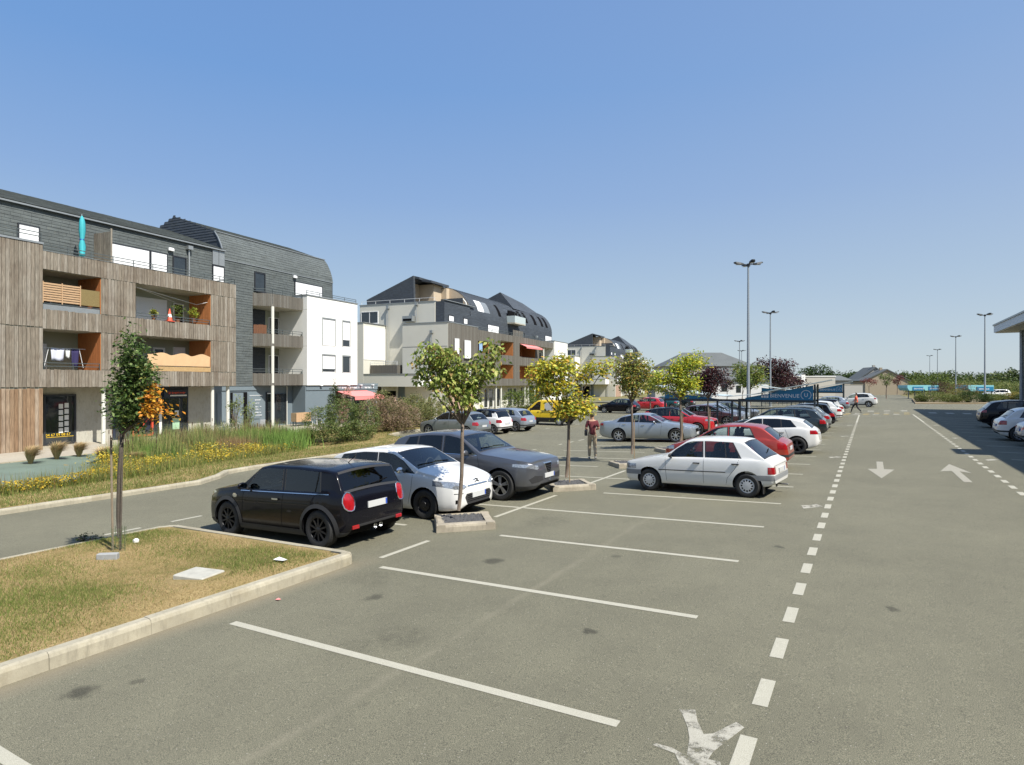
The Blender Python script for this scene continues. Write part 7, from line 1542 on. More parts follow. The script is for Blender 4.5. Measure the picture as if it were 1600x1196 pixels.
S_VAN = dict(L=4.15, W=1.83, H=1.82, wb=2.7, fo=.84, r=.315, rim='cap', paint=P_yellow, tumble=.13,
    top=[(0, .62), (.03, .78), (.1, .88), (.4, 1.0), (.8, 1.10), (.95, 1.14), (1.55, 1.68), (1.8, 1.79), (2.2, 1.82), (3.7, 1.82), (3.95, 1.78), (4.05, 1.68), (4.12, 1.1), (4.15, .6)],
    belt=[(0, .74), (.4, .9), (.95, 1.02), (4.0, 1.04), (4.15, 1.0)], bot=[(0, .34), (.08, .26), (.4, .22), (3.8, .24), (4.05, .32), (4.15, .4)],
    plan=[(0, .6), (.05, .76), (.16, .88), (.45, .97), (.9, 1), (3.8, 1), (4.05, .97), (4.12, .93), (4.15, .86)],
    win=[(1.12, 1.62, 2.0, 2.0)], ws=(1.02, 1.52), cabin=(1.0, 2.2), glass=M_glass_dark,
    patch=[("headlight", M_headl, 'f', .42, [(.4, .7), (.88, .76), (.88, .92), (.5, .88)], True), ("grille", M_darkgap, 'f', .2, [(-.4, .36), (.4, .36), (.4, .6), (-.4, .6)], False), ("tail_light", M_taill, 'r', .2, [(.78, .86), (.92, .86), (.92, 1.3), (.78, 1.3)], True), ("rear_bumper", M_blackpl, 'r', .4, [(-.95, .34), (.95, .34), (.95, .58), (-.95, .58)], False)],
    sill=(.56, M_blackpl), seams=[[(1.2, .35), (1.1, 1.0)], [(2.05, .35), (2.05, 1.02)], [(2.95, .4), (2.95, 1.7)]], handles=[(1.9, .95), (2.2, .95)], handle_mat=M_blackpl, mirror=(1.3, 1.15, 1.2), mirror_mat=M_blackpl, plates=[('f', .45, .5), ('r', .75, .5)])
# ---------------------------------------------------------------- lamp posts
M_pole = mat("galvanised_pole", (.30, .33, .35), .5, .5, var=.08)
M_lamphead = mat("lamp_head_dark", (.045, .05, .055), .5, .3, var=.1)
def lamp_post():
    R = empty("lamp_post"); q = MB(); q.lathe([(.14, -.1), (.14, 1.3), (.12, 1.4), (.065, 11.7), (.065, 11.8)], 14); q.build("pole", M_pole, R, smooth=True)
    q = MB(); q.bbox(-.22, .22, -.22, .22, -.05, .03, .01); q.build("base_plate", M_pole, R)
    q = MB(); q.box(.138, .146, -.06, .06, .5, 1.0); q.build("access_door", M_lamphead, R)
    q = MB()
    for k in range(4): a = math.pi/2*k; q.beam((0, 0, 11.75), (math.cos(a)*.55, math.sin(a)*.55, 11.86), .06)
    q.lathe([(.001, 11.6), (.14, 11.65), (.14, 11.82), (.001, 11.9)], 12); q.build("arms", M_lamphead, R)
    for k in range(4):
        a = math.pi/2*k; q = MB(); vs = []
        for (x, w, z0, z1) in ((.38, .10, -.04, .06), (.6, .19, -.04, .10), (.95, .17, .04, .17), (1.08, .08, .09, .16)): vs += [(x, -w, 11.82+z0), (x, w, 11.82+z0), (x, w*.8, 11.82+z1), (x, -w*.8, 11.82+z1)]
        q.add(vs, [(0, 1, 2, 3), (15, 14, 13, 12)] + [(4*i+j, 4*i+(j+1) % 4, 4*i+4+(j+1) % 4, 4*i+4+j) for i in range(3) for j in range(4)]); o = q.build("lamp_head", M_lamphead, R); o.rotation_euler = (0, 0, a)
        q = MB(); q.box(.58, .92, -.12, .12, 11.775, 11.79); g = q.build("lamp_glass", mat("lamp_glass", (.4, .42, .42), .2, var=0) if "lamp_glass" not in MATS else MATS["lamp_glass"], o); g.rotation_euler = (0, 0, 0)
    return R
LP = lamp_post()
lamps = [(-7.9, 48.5, "tallest looking lamp post, between the white house and the big purple tree", 30), (-10.8, 82.4, "lamp post right of the tallest one, above the purple tree", 32), (-22.5, 128, "thin far lamp post just left of the tallest one", 34), (-29, 168, "tiny lamp post seen behind the tallest pole", 30),
         (13.6, 105, "largest lamp post on the right, left of the canopy", 30), (14.2, 144, "second lamp post from the canopy", 30), (15.7, 200, "third lamp post from the canopy", 30), (17.2, 246, "smallest lamp post, leftmost of the right hand row", 30)]
for i, (x, y, lb, a) in enumerate(lamps):
    o = LP if i == 0 else recopy(LP); o.location = (x, y, tz(x, y) - (.5 if y > 120 else 0)); o.rotation_euler = (0, 0, rad(a)); tag(o, lb, "lamp post", "tall four headed lamp posts of the car park")

# ---------------------------------------------------------------- trolley shelters
M_steel = mat("shelter_steel", (.05, .065, .075), .5, .4, var=.1); M_roofp = mat("clear_roof_sheet", (.50, .58, .58), .3, var=.08)
def shelter(x, y, label, full=True, sc_=1.0, z=None):
    R = empty("trolley_shelter", (x, y, tz(x, y) if z is None else z), 0, label, "trolley shelter", "trolley shelters along the lane"); R.scale = (sc_, sc_, sc_)
    def wedge(x0, x1, zl, zh, mirror=False):
        q = MB(); q.prism([(x0, zl), (x1, zl), (x1, zh), (x0, zl + .10)], 1, -.04, .04); p = q.build("sign_panel", M_blueblk, R); return p
    wedge(-3.6, 0, 1.72, 2.56)
    text_mesh("sign_lettering", "BIENVENUE", .30, M_white, R, (-2.25, -.045, 1.86), (rad(90), 0, 0), .004)
    q = MB()
    for i in range(3):
        for j in range(2): q.box(-2.72 + i*.14, -2.61 + i*.14, -.048, -.04, 1.84 + j*.14, 1.95 + j*.14)
    tag(q.build("sign_pictogram", M_white, R), kind="stuff")
    q = MB(); n = 26; vs = []
    for k in range(n+1): a = rad(-60) + rad(300)*k/n; vs += [(-.36 + .27*math.cos(a), -.046, 2.02 + .27*math.sin(a)), (-.36 + .245*math.cos(a), -.046, 2.02 + .245*math.sin(a))]
    q.add(vs, [(2*k, 2*k+1, 2*k+3, 2*k+2) for k in range(n)]); q.build("logo_ring", M_white, R, recalc=False)
    text_mesh("logo_letter", "U", .3, M_white, R, (-.36, -.046, 1.91), (rad(90), 0, 0), .004, 'CENTER')
    q = MB()
    for px_ in (.08, -3.9, -4.35): q.box(px_-.05, px_+.05, -.05, .05, -.1, 2.62 if px_ > 0 else 1.7); q.box(px_-.05, px_+.05, 2.2, 2.3, -.1, 2.62 if px_ > 0 else 1.7)
    tag(q.build("posts", M_steel, R), kind="stuff")
    q = MB(); q.box(-8.4, .12, -.06, .06, 1.58, 1.72); q.build("beam", M_steel, R); q = MB(); q.box(-4.4, .1, 2.2, 2.3, 1.58, 1.7); q.build("beam", M_steel, R)
    q = MB(); q.box(.14, .16, .1, .5, 1.9, 2.5); q.build("end_window", M_roofp, R)
    q = MB(); prof = [(-4.6, 1.86), (-3.2, 2.0), (-1.6, 2.36), (0, 2.66), (.95, 2.86)]; vs = []
    for (a, b_) in prof: vs += [(a, -.25, b_), (a, 2.5, b_), (a, -.25, b_+.04), (a, 2.5, b_+.04)]
    q.add(vs, [(4*i, 4*i+4, 4*i+5, 4*i+1) for i in range(4)] + [(4*i+2, 4*i+3, 4*i+7, 4*i+6) for i in range(4)] + [(4*i, 4*i+2, 4*i+6, 4*i+4) for i in range(4)] + [(0, 1, 3, 2), (16, 18, 19, 17)]); q.build("roof_sheet", M_roofp, R)
    if full:
        q = MB(); q.prism([(-8.4, 1.62), (-5.1, 1.62), (-5.1, 1.72), (-8.4, 2.14)], 1, -.04, .04); q.build("sign_panel", M_blueblk, R)
        q = MB(); vs = []
        for (a, b_) in ((-4.7, 1.88), (-6, 1.98), (-7.6, 2.2), (-9.0, 2.5)): vs += [(a, -.25, b_), (a, 2.5, b_), (a, -.25, b_+.04), (a, 2.5, b_+.04)]
        q.add(vs, [(4*i, 4*i+4, 4*i+5, 4*i+1) for i in range(3)] + [(4*i+2, 4*i+3, 4*i+7, 4*i+6) for i in range(3)] + [(4*i, 4*i+2, 4*i+6, 4*i+4) for i in range(3)]); q.build("roof_sheet", M_roofp, R)
        q = MB()
        for px_ in (-5.2, -8.4): q.box(px_-.05, px_+.05, -.05, .05, -.1, 1.7)
        tag(q.build("posts", M_steel, R), kind="stuff")
        q = MB()
        for i in range(18): q.beam((-8.3+i*.48, 2.25, 0), (-8.3+i*.48, 2.25, 1.1), .03)
        q.beam((-8.4, 2.25, 1.1), (0, 2.25, 1.1), .05); q.beam((-8.4, 2.25, .25), (0, 2.25, .25), .05); tag(q.build("trolley_rail", M_steel, R), kind="stuff")
    return R
shelter(-2.75, 38.0, "nearest trolley shelter with a large blue BIENVENUE sign above the dark estate car")
shelter(-2.65, 77.0, "far smaller trolley shelter with the same blue sign, right of the nearest one", True)
def far_shelter(u0, u1, d, zt_, zb_, label):
    x, y = pt(u0, d); R = empty("trolley_shelter", (x, y, 0), rad(30.473), label, "trolley shelter", "trolley shelters along the lane"); w = (u1-u0)/950.756*d
    q = MB(); q.prism([(0, zt_), (w, zt_), (w, zb_), (w*.12, zb_), (.0, (zt_+zb_)/2)], 1, 0, 2.4); q.build("roof_sheet", mat("pale_turquoise_%d" % len(MATS), (.22, .50, .55), .4, var=.15), R)
    q = MB(); q.box(w*.32, w*.98, -.05, -.01, zb_+.02, zt_-.22); q.build("sign_panel", M_blueblk, R); text_mesh("sign_lettering", "BIENVENUE", (zt_-zb_)*.35, M_white, R, (w*.4, -.055, zb_ + (zt_-zb_)*.25), (rad(90), 0, 0), .003)
    q = MB()
    for k in (.1, .5, .95): q.box(w*k-.05, w*k+.05, .1, .2, -1.0, zb_)
    tag(q.build("posts", M_steel, R), kind="stuff"); return R
far_shelter(1418, 1443, 96, 2.05, 1.2, "pale turquoise trolley shelter at the left end of the planted strip"); far_shelter(1443, 1467, 98, 2.05, 1.2, "blue sided trolley shelter next to the pale turquoise one"); far_shelter(1513, 1553, 88, 2.1, 1.25, "turquoise and blue trolley shelter behind the dark clipped bushes")

# ---------------------------------------------------------------- supermarket canopy (right edge; its shade falls on the right hand bays)
S = empty("supermarket", (0, 0, 0), 0, "supermarket whose flat canopy juts in at the right edge over a steel column", "building")
q = MB(); q.box(9.5, 30, -26, 68.5, 6.95, 7.62); q.build("canopy", mat("canopy_fascia", (.52, .56, .60), .5, .3, var=.05), S)
q = MB(); q.box(9.6, 16, -25.9, 68.4, 6.90, 6.948); q.build("canopy_soffit", mat("soffit_white", (.66, .63, .55), .8, var=.04), S)
q = MB(); q.box(9.42, 9.5, -26.05, 68.55, 7.55, 7.68); q.build("fascia_trim", M_zinc, S)
q = MB(); q.box(16, 40, -26, 66, -.3, 6.95); q.build("store_wall", M_bluegrey, S)
q = MB(); q.box(9.2, 11, 25.2, 27.2, 7.6, 8.6); q.build("shadow_step_box", M_zinc, S)  # unseen box added on the roof edge for the step in the canopy's shade
for y in (-20, -8, 4, 16, 28, 40, 52, 65.5): q = MB(); q.lathe([(.16, -.3), (.16, 6.9)], 14, c=(10.95, y, 0)); q.build("column", M_pole, S, smooth=True)
for i in range(20): q = MB(); q.box(15.98, 16.0, -20+i*4.2, -16.4+i*4.2, .3, 3.2); q.build("shop_pane", M_bglass, S)

# ---------------------------------------------------------------- things on the grass island
q = MB(); q.bbox(-.26, .26, -.20, .20, -.07, .045, .012); o = q.build("inspection_cover", mat("pale_stone", (.40, .39, .34), .85, var=.35, scale=9, bmp=.4)); o.location = (-8.0, 5.06, isl_z(-8.0, 5.06) + .0); o.rotation_euler = (0, 0, rad(12)); tag(o, "square pale concrete inspection cover set in the dry grass", "inspection cover")
q = MB(); q.bbox(-.15, .15, -.05, .05, -.03, .09, .01); o = q.build("stone_block", mat("grey_block", (.30, .31, .31), .9, var=.2, scale=14, bmp=.4)); o.location = (-10.28, 5.0, isl_z(-10.28, 5.0)); o.rotation_euler = (0, 0, rad(38)); tag(o, "small grey stone block in front of the staked tree", "stone")
q = MB(); q.bbox(-.045, .045, -.04, .04, -.02, .06, .02); o = q.build("white_stone", M_paper); o.location = (-10.9, 5.75, isl_z(-10.9, 5.75)); tag(o, "small white stone behind the foot of the staked tree", "stone")
q = MB(); q.add([(-.1, -.05, 0), (.11, -.04, .012), (.09, .06, 0), (-.08, .05, .02)], [(0, 1, 2, 3)]); o = q.build("paper_scrap", M_paper); o.location = (-7.5, 6.0, isl_z(-7.5, 6.0) + .03); tag(o, "scrap of white paper near the kerb of the grass island", "litter")
q = MB(); q.add([(-.03, -.02, 0), (.03, -.02, .01), (.02, .03, 0), (-.02, .02, .015)], [(0, 1, 2, 3)]); o = q.build("pink_litter", M_pink); o.location = (-6.6, 5.25, tz(-6.6, 5.25) + .01); tag(o, "tiny pink scrap on the asphalt by the kerb", "litter")
x0, y0 = -10.62, 5.33; zz = isl_z(x0, y0)
q = MB()
for k in range(14):
    a = 2*math.pi*k/14; q.beam((x0 + .10*math.cos(a), y0 + .10*math.sin(a), zz), (x0 + .105*math.cos(a), y0 + .105*math.sin(a), zz+.38), .004)
for j in range(7):
    for k in range(14): a = 2*math.pi*k/14; b_ = a + 2*math.pi/14; q.beam((x0 + .102*math.cos(a), y0 + .102*math.sin(a), zz+.06*j), (x0 + .102*math.cos(b_), y0 + .102*math.sin(b_), zz+.06*j), .003)
tag(q.build("trunk_guard", mat("green_mesh", (.10, .14, .07), .7, var=.1)), "green mesh guard round the foot of the staked tree", "trunk guard", kind=None)
q = MB(); q.tube([(-10.70, 5.28, zz-.1), (-10.72, 5.26, zz+1.85)], .017, 8); tag(q.build("stake", mat("old_stake", (.22, .18, .13), .9, var=.3, scale=12)), "old split wooden stake left of the slender dark tree's trunk", "stake")
q = MB(); q.tube([(-10.60, 5.34, zz-.1), (-10.56, 5.36, zz+1.8)], .015, 8); tag(q.build("stake", M_barkdark), "thin round wooden stake right of the slender dark tree's trunk", "stake")
bush(-12.22, 5.55, "dark weeds growing over the far kerb of the grass island", [(0, 0, .08, .10, .08), (.16, .06, .07, .09, .07)], 260, .035, [(.04, .06, .02), (.08, .1, .03)], [1, 1], name="weeds", cat="weeds", z=tz(-12.2, 5.9)+.12)

# ---------------------------------------------------------------- people
def skin_mesh(name, chain, edges, m, parent, sub=2):
    me = bpy.data.meshes.new(name); me.from_pydata([c_[0] for c_ in chain], edges, []); o = link_mesh(name, me)
    sk = o.modifiers.new("skin", 'SKIN'); sk.use_smooth_shade = True; ss = o.modifiers.new("sub", 'SUBSURF'); ss.levels = sub; ss.render_levels = sub
    for v, c_ in zip(me.skin_vertices[0].data, chain): v.radius = c_[1] if isinstance(c_[1], tuple) else (c_[1], c_[1])
    me.skin_vertices[0].data[0].use_root = True
    dg = bpy.context.evaluated_depsgraph_get(); nm = bpy.data.meshes.new_from_object(o.evaluated_get(dg)); bpy.data.objects.remove(o); nm.materials.clear(); set_mats(nm, m); nm.name = name
    nm.polygons.foreach_set("use_smooth", [True]*len(nm.polygons)); return link_mesh(name, nm, parent)
def person(x, y, heading, label, skinc, shirt, trous, shoe, hair, pose, shorts=False, z=None, bag=False):
    R = empty("person", (x, y, tz(x, y) if z is None else z), rad(heading), label, "person"); n = len(MATS)
    ms, msh, mt, mo, mh = (mat("skin_%d" % n, skinc, .6, var=.05), mat("shirt_%d" % n, shirt, .9, var=.12, scale=6), mat("trousers_%d" % n, trous, .9, var=.12, scale=5), mat("shoe_%d" % n, shoe, .6, var=.1), mat("hair_%d" % n, hair, .8, var=.2, scale=40))
    J = dict(pel=(0, 0, .97), sp=(0, 0, 1.15), ch=(.0, 0, 1.36), nk=(.01, 0, 1.50), hd0=(.02, 0, 1.57), hd=(.03, 0, 1.665), shL=(0, .17, 1.42), shR=(0, -.17, 1.42), hiL=(0, .09, .90), hiR=(0, -.09, .90)); J.update(pose)
    ch = [(J['pel'], (.145, .115)), (J['sp'], (.135, .10)), (J['ch'], (.155, .11)), (J['nk'], .055), (J['hd0'], (.075, .08)), (J['hd'], (.078, .098))]; E_ = [(0, 1), (1, 2), (2, 3), (3, 4), (4, 5)]
    for s in 'LR':
        b0 = len(ch); ch += [(J['sh'+s], .062), (J['el'+s], .042), (J['wr'+s], .027), (J['ha'+s], (.034, .018))]; E_ += [(2, b0), (b0, b0+1), (b0+1, b0+2), (b0+2, b0+3)]
        b0 = len(ch); ch += [(J['hi'+s], .092), (J['kn'+s], .058), (J['an'+s], .038)]; E_ += [(0, b0), (b0, b0+1), (b0+1, b0+2)]
    body = skin_mesh("body", ch, E_, ms, R)
    bm = bmesh.new(); bm.from_mesh(body.data)                       # fingers, nose and ears join the body mesh
    def rod(p, q_, r0, r1):
        mb = MB(); p = Vector(p); q_ = Vector(q_); mb.tube([p, p.lerp(q_, .5) + Vector((0, 0, -.004)), q_], [r0, (r0+r1)/2, r1], 6); vv = [bm.verts.new(v) for v in mb.v]
        for f in mb.f: bm.faces.new([vv[i] for i in f])
    for s in 'LR':
        h = Vector(J['ha'+s]); w = Vector(J['wr'+s]); d = (h-w).normalized(); sd = d.cross(Vector((0, 1, 0)) if abs(d.y) < .8 else Vector((1, 0, 0))).normalized()
        for k, L in zip((-1.5, -.5, .5, 1.5), (.052, .062, .058, .045)): p = h + d*.02 + sd*.015*k; rod(p, p + d*L*.7 + Vector((.012, 0, -.004)), .0085, .006)
        rod(h - d*.02 + sd*.025, h + d*.02 + sd*.05, .01, .007)
    hx, hy, hz = J['hd']; rod((hx+.085, hy, hz+.01), (hx+.112, hy, hz-.022), .008, .014)
    for sg in (-1, 1): rod((hx-.005, hy+.075*sg, hz+.02), (hx-.012, hy+.088*sg, hz-.03), .014, .01)
    bm.to_mesh(body.data); bm.free(); body.data.polygons.foreach_set("use_smooth", [True]*len(body.data.polygons))
    for sg in (-1, 1): q = MB(); q.lathe([(.001, -.008), (.009, 0), (.001, .008)], 8, c=(hx+.088, hy+.032*sg, hz+.022)); q.build("eye", M_darkgap, R)
    q = MB(); q.box(hx+.088, hx+.098, hy-.022, hy+.022, hz-.048, hz-.041); q.build("mouth", mat("lip_%d" % n, scale_c(skinc, .6), .6, var=0), R)
    # shirt and trousers follow the body with a little room
    def mid(a, b_, t): return tuple(Vector(a).lerp(Vector(b_), t))
    sh = [(J['pel'][:2] + (J['pel'][2]-.06,), (.165, .135)), (J['pel'][:2] + (J['pel'][2]+.04,), (.160, .128)), (J['sp'], (.152, .118)), (J['ch'], (.17, .125)), (mid(J['ch'], J['nk'], .75), (.075, .075))]; Es = [(0, 1), (1, 2), (2, 3), (3, 4)]
    for s in 'LR': b0 = len(sh); sh += [(J['sh'+s], .078), (mid(J['sh'+s], J['el'+s], .5), .066), (mid(J['sh'+s], J['el'+s], .85), .062)]; Es += [(3, b0), (b0, b0+1), (b0+1, b0+2)]
    skin_mesh("shirt", sh, Es, msh, R)
    tr = [(J['pel'], (.158, .128)), (J['pel'][:2] + (J['pel'][2]+.03,), (.152, .122))]; Et = [(0, 1)]
    for s in 'LR':
        b0 = len(tr); tr += [(J['hi'+s], .105), (mid(J['hi'+s], J['kn'+s], .95), .074)]; Et += [(0, b0), (b0, b0+1)]
        if not shorts: tr += [(mid(J['kn'+s], J['an'+s], .5), .064), (J['an'+s], .056)]; Et += [(b0+1, b0+2), (b0+2, b0+3)]
    skin_mesh("shorts" if shorts else "trousers", tr, Et, mt, R)
    for s in 'LR':
        a = Vector(J['an'+s]); t = Vector(J['to'+s]); he = a + (a-t).normalized()*.04; f = skin_mesh("shoe", [(tuple(a + Vector((0, 0, -.02))), .042), (tuple((he.x, he.y, min(a.z, t.z+.04)-.045)), .036), (tuple(a.lerp(t, .55) + Vector((0, 0, -.03))), (.045, .034)), (tuple(t), (.042, .026))], [(0, 1), (0, 2), (2, 3)], mo, R, 1)
    bm = bmesh.new(); bmesh.ops.create_icosphere(bm, subdivisions=3, radius=1); bmesh.ops.delete(bm, geom=[v for v in bm.verts if v.co.z < -.15 + (.75*v.co.x if v.co.x > 0 else .9*v.co.x)], context='VERTS')
    for v in bm.verts: v.co = Vector((hx - .012 + v.co.x*.104, hy + v.co.y*.088, hz + .025 + v.co.z*.112))
    me = bpy.data.meshes.new("hair"); bm.to_mesh(me); bm.free(); set_mats(me, mh); link_mesh("hair", me, R)
    if bag: q = MB(); q.bbox(-.05, .05, -.12, .12, -.1, .12, .03); o = tag(q.build("shoulder_bag", M_blackpl), "black bag at the left hip of the man in maroon", "bag"); c_ = math.cos(rad(heading)); s_ = math.sin(rad(heading)); o.location = (x - s_*.24, y + c_*.24, R.location.z + 1.0); o.rotation_euler = (0, 0, rad(heading+90))
    return R
HD = 120.5
man = person(-9.15, 21.6, HD, "man in a maroon shirt and beige trousers walking away between the trees", (.42, .24, .16), (.13, .025, .03), (.42, .33, .22), (.35, .33, .30), (.05, .035, .025),
       dict(elL=(-.02, .25, 1.16), wrL=(.18, .18, 1.08), haL=(.26, .14, 1.10), elR=(-.02, -.25, 1.16), wrR=(.2, -.16, 1.12), haR=(.28, -.12, 1.15), knL=(.10, .10, .50), anL=(.08, .10, .09), toL=(.22, .10, .03), knR=(.02, -.10, .50), anR=(-.18, -.10, .13), toR=(-.06, -.10, .05)), bag=True)
person(-1.05, 61.6, 170, "pedestrian in an orange red top and dark trousers striding over the crossing", (.45, .27, .18), (.75, .10, .05), (.03, .03, .035), (.05, .05, .05), (.06, .04, .03),
       dict(elL=(-.12, .24, 1.18), wrL=(.02, .25, .96), haL=(.06, .25, .90), elR=(.10, -.24, 1.18), wrR=(.26, -.22, 1.02), haR=(.32, -.2, .99), knL=(.26, .09, .55), anL=(.38, .09, .12), toL=(.52, .09, .08), knR=(-.06, -.09, .50), anR=(-.36, -.09, .17), toR=(-.26, -.09, .05)))
X_, Y_ = pt(617, 56); person(X_, Y_, 100, "person in a pale pink top and shorts by the second block's dark doorway", (.5, .32, .25), (.55, .40, .42), (.35, .22, .2), (.3, .3, .3), (.3, .24, .2),
       dict(elL=(.02, .24, 1.16), wrL=(.2, .16, 1.2), haL=(.26, .14, 1.26), elR=(-.02, -.24, 1.16), wrR=(.02, -.25, .92), haR=(.03, -.25, .85), knL=(.02, .10, .50), anL=(.0, .10, .09), toL=(.14, .10, .03), knR=(.0, -.10, .50), anR=(-.03, -.11, .09), toR=(.11, -.12, .03)), shorts=True, z=-.6)

# ---------------------------------------------------------------- the parked cars
def ex_mini(root, hit, hit_end, X, ribbon):
    for y in (-.07, .07):
        c_, n_ = hit_end(y-.0, .33, 'r')
        if c_ is not None: q = MB(); q.tube([(c_.x+.12, y, .30), (c_.x-.03, y, .30)], .045, 12, False); q.tube([(c_.x+.0, y, .30), (c_.x+.01, y, .30)], .038, 10); q.build("exhaust", M_chrome, root)
    for sg in (-1, 1):
        c_, n_ = hit_end(.55*sg, .36, 'r')
        if c_ is not None: q = MB(); q.bbox(c_.x-.02, c_.x+.05, .55*sg-.08, .55*sg+.08, .34, .40, .01); q.build("rear_reflector", M_taill, root)
        for ax_ in (.76, .76+2.495):                                    # black arch mouldings
            vs = []; R0, R1 = .38, .45; k = 22
            for i in range(k+1):
                a = math.pi*(-.06 + 1.12*i/k)
                for rr in (R0, R1):
                    xx_ = ax_ - rr*math.cos(a); zz_ = .325 + rr*math.sin(a); h_, nn = hit(xx_, min(max(zz_, .24), .84), sg); yy = (abs(h_.y) if h_ is not None else .84); vs.append((X(xx_), sg*(yy+.018 if rr == R0 else yy+.006), zz_))
            q = MB(); q.add(vs, [(2*i, 2*i+1, 2*i+3, 2*i+2) for i in range(k)]); q.build("arch_moulding", M_blackpl, root, smooth='all')
        h_, nn = hit(.98, .80, sg); q = MB(); q.lathe([(.001, 0), (.05, .0), (.05, .01), (.001, .012)], 14, 'y'); q.v = [(X(1.0)+p[0]*1.3, sg*(abs(h_.y)+.002+p[1]), .80+p[2]*.8) for p in q.v]; q.build("side_scuttle", M_chrome, root)
    ring = [(-.0, 0)]
    for sg in (-1, 1):
        pts = []
        for (y, z) in ((.58, .67), (.64, .655), (.705, .67), (.75, .72), (.765, .80), (.755, .885), (.715, .945), (.65, .972), (.585, .95), (.55, .88), (.54, .80), (.55, .73), (.58, .67)):
            c_, n_ = hit_end(y*sg, z, 'r')
            if c_ is not None: pts.append(c_ + Vector((-.012, 0, 0)))
        if len(pts) > 3: q = MB(); q.tube(pts, .011, 6); q.build("light_surround", M_chrome, root)
S_MINI['extra'] = [ex_mini]
def ex_ds3(root, hit, hit_end, X, ribbon):
    q = MB()
    for sg in (-1, 1):
        c_, n_ = hit_end(.62*sg, .70, 'f')
        if c_ is not None: q.lathe([(.001, -.01), (.05, 0), (.055, .02)], 14, 'z', (0, 0, 0)); q.v = [(c_.x - .03 + p[2] if i >= len(q.v)-42 else p[0], p[1] + (.62*sg if i >= len(q.v)-42 else 0), p[0] + .70 if i >= len(q.v)-42 else p[2]) for i, p in enumerate(q.v)]
    for dz in (0, .035):                                             # double chevron badge
        c_, n_ = hit_end(0, .735+dz, 'f')
        if c_ is not None: q.beam((c_.x+.012, -.09, .715+dz), (c_.x+.015, 0, .755+dz), .012, .018); q.beam((c_.x+.012, .09, .715+dz), (c_.x+.015, 0, .755+dz), .012, .018)
    tag(q.build("chevron_badge", M_chrome, root), kind="stuff")
    for z in (.36, .40, .44, .48):
        q = MB(); pts = [hit_end(y, z, 'f')[0] for y in (-.4, -.2, 0, .2, .4)]; pts = [p + Vector((.008, 0, 0)) for p in pts if p is not None]
        if len(pts) > 1: q.tube(pts, .006, 4); q.build("grille_bar", M_darkgap, root)
S_DS3['extra'] = [ex_ds3]
def ex_suv(root, hit, hit_end, X, ribbon):
    q = MB()
    for z in (.50, .54, .58, .62, .66, .70, .74, .78):
        w_ = .15*(z-.44)/.4; pts = [hit_end(y, z, 'f')[0] for y in (-w_, 0, w_)]; pts = [p + Vector((.01, 0, 0)) for p in pts if p is not None]
        if len(pts) > 1: q.tube(pts, .006, 4)
    tag(q.build("grille_bars", M_blackpl, root), kind="stuff")
    pts = [hit_end(y, z, 'f')[0] for y, z in ((-.19, .84), (0, .42), (.19, .84))]
    if all(p is not None for p in pts): q = MB(); q.tube([p + Vector((.012, 0, 0)) for p in (pts[0], pts[0].lerp(pts[1], .5), pts[1], pts[1].lerp(pts[2], .5), pts[2])], .012, 6); q.build("grille_surround", M_chrome, root)
S_SUV['extra'] = [ex_suv]
def ex_205(root, hit, hit_end, X, ribbon):
    q = MB(); q.tube([(X(3.5), -.45, .2), (X(3.74), -.45, .19)], .022, 8); q.build("exhaust", M_rim_silver, root)
    for a in (.68+.34, .68+2.42+.34):
        for sg in (-1, 1): q = MB(); q.box(X(a)-.006, X(a)+.006, sg*.62-.09, sg*.62+.09, .10, .34); q.build("mud_flap", M_blackpl, root)
S_205['extra'] = [ex_205]
R1, R2, RS, RR = "cars in the row of bays beside the lane", "cars in the far row of bays facing the lane row", "cars parked nose to the shrubs on the far side of the road", "cars in the shaded bays on the right"
place_car(make_car(S_MINI), -9.55, 8.22, 180, "black three door hatchback with black wheels next to the grass island", R2)
place_car(make_car(S_DS3), -9.22, 10.92, 0, "small white hatchback with bare black front wheel, behind the young forked tree", R2)
place_car(make_car(S_SUV), -9.2, 13.5, 0, "large metallic grey crossover with five double spoke wheels", R2)
place_car(make_car(S_205), -3.63, 15.88, 174.3, "old boxy white five door hatchback with grey bumpers and round holed hubcaps", R1)
place_car(make_car(S_206), -4.0, 20.75, 178.5, "orange red hatchback parked just beyond the boxy white one", R1)
acl = place_car(make_car(S_ACL), -3.75, 25.9, 180, "white hatchback with dark side windows and black star wheels", R1)
for ch in acl.children:
    if ch.name.startswith("wheel"):
        for g in ch.children:
            if g.name.startswith("rim"): g.material_slots[0].link = 'OBJECT'; g.material_slots[0].material = M_rim_black
place_car(make_car(S_WAG), -4.0, 33.3, 180, "dark green estate car under the blue welcome sign", R1)
place_car(make_car(S_SED), -9.65, 30.1, 3, "silver saloon parked beside the man in maroon", R2)
place_car(make_car(S_CROSS), -9.55, 35.1, 0, "bright red crossover with a black roof", R2)
H = make_car(S_HATCH); place_car(H, -20.45, 28.3, 180, "grey green five door hatchback, leftmost of the shrub side row", RS)
SM = make_car(S_SMALL); place_car(SM, -20.3, 30.9, 180, "small white car with black roof between two grey hatchbacks", RS)
def again(src, m, x, y, hd, label, group, roofm=None):
    o = recopy(src)
    for ch in o.children:
        nm = ch.name.split('.')[0]
        if ch.type == 'MESH' and len(ch.material_slots) and ch.material_slots[0].material in PAINTS:
            k = ch.material_slots[0]; k.link = 'OBJECT'; k.material = (roofm or m) if nm == 'roof' else m
    return place_car(o, x, y, hd, label, group)
again(H, P_lsilver, -20.3, 33.4, 180, "light silver hatchback beside the yellow van", RS)
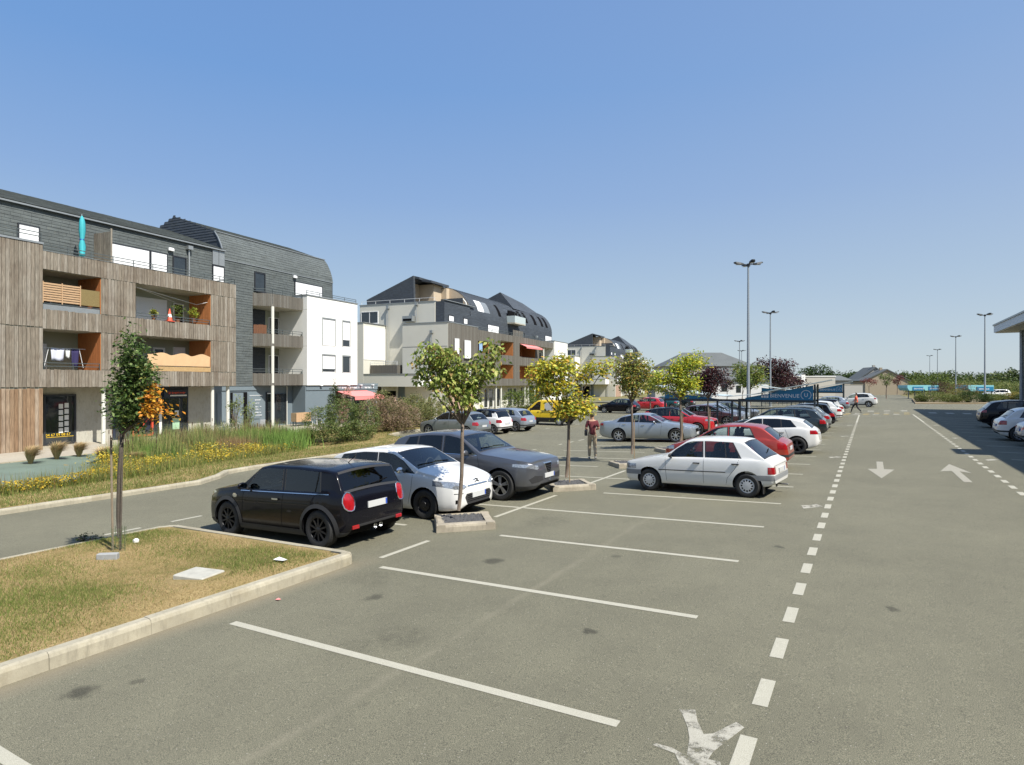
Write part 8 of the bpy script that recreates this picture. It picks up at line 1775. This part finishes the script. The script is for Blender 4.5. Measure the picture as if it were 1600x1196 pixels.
v = place_car(make_car(S_VAN), -20.4, 39.6, 180, "yellow and white van with black lower panels", RS)
q = MB()
for sg in (-1, 1): q.box(-1.0, -.35, sg*.93-.004, sg*.93+.004, 1.05, 1.62)
tag(q.build("white_side_panel", P_off, v), kind="stuff"); text_mesh("side_emblem", "+", .5, M_frame_d, v, (-.1, -.935, 1.12), (rad(90), 0, 0), .003)
again(H, P_black, -21.9, 58.5, 180, "black hatchback behind the yellow tree, far along the shrub side", RS)
again(H, P_red2, -21.4, 66, 180, "red car showing only its rear behind the black hatchback", RS)
again(SM, P_teal, -21.2, 71.5, 180, "teal car beyond the red one near the third block", RS, P_teal)
again(H, P_dark, -20.8, 76.5, 180, "dark car furthest along the shrub side row", RS)
again(S_ := H, P_brown, -9.5, 43.3, 0, "dark brown car seen through the nearest trolley shelter", R2)
again(H, P_silver, -9.5, 46.0, 0, "silver car behind the dark brown one", R2)
again(H, P_grey, -9.6, 51.2, 0, "grey car left of the tallest lamp post", R2)
again(H, P_grey2, -3.9, 38.3, 180, "grey green hatchback between the dark estate and the black one", R1)
again(SM, P_black, -3.55, 41.4, 180, "black small car with tall red rear lights past the sign", R1, P_black)
again(H, P_white, -3.7, 48.6, 180, "first white hatchback past the welcome sign", R1)
again(SM, P_off, -3.5, 53.4, 180, "white car with a black roof, behind the first white hatchback", R1, P_black)
again(H, P_lsilver, -3.7, 66.5, 180, "silver car just beyond the crossing", R1)
c_ = make_car(dict(S_CROSS, paint=P_off, roof=(1.7, 4.0, P_off), mirror_mat=P_off)); place_car(c_, -1.4, 77.5, 176, "white and grey crossover turning across the end of the lane", None)
again(H, P_white, 6.75, 33.6, 0, "white hatchback in the shade at the right edge", RR)
c2 = again(c_, P_black, 7.35, 42.6, 0, "dark crossover in the shade beyond the white hatchback", RR)
again(H, P_silver, 7.05, 30.6, 0, "silver blue car cut off by the right edge of the picture", RR)
x, y = pt(1557, 93); again(SM, P_off, x, y, 200, "small white car half hidden behind the bushes on the right", None, P_off)
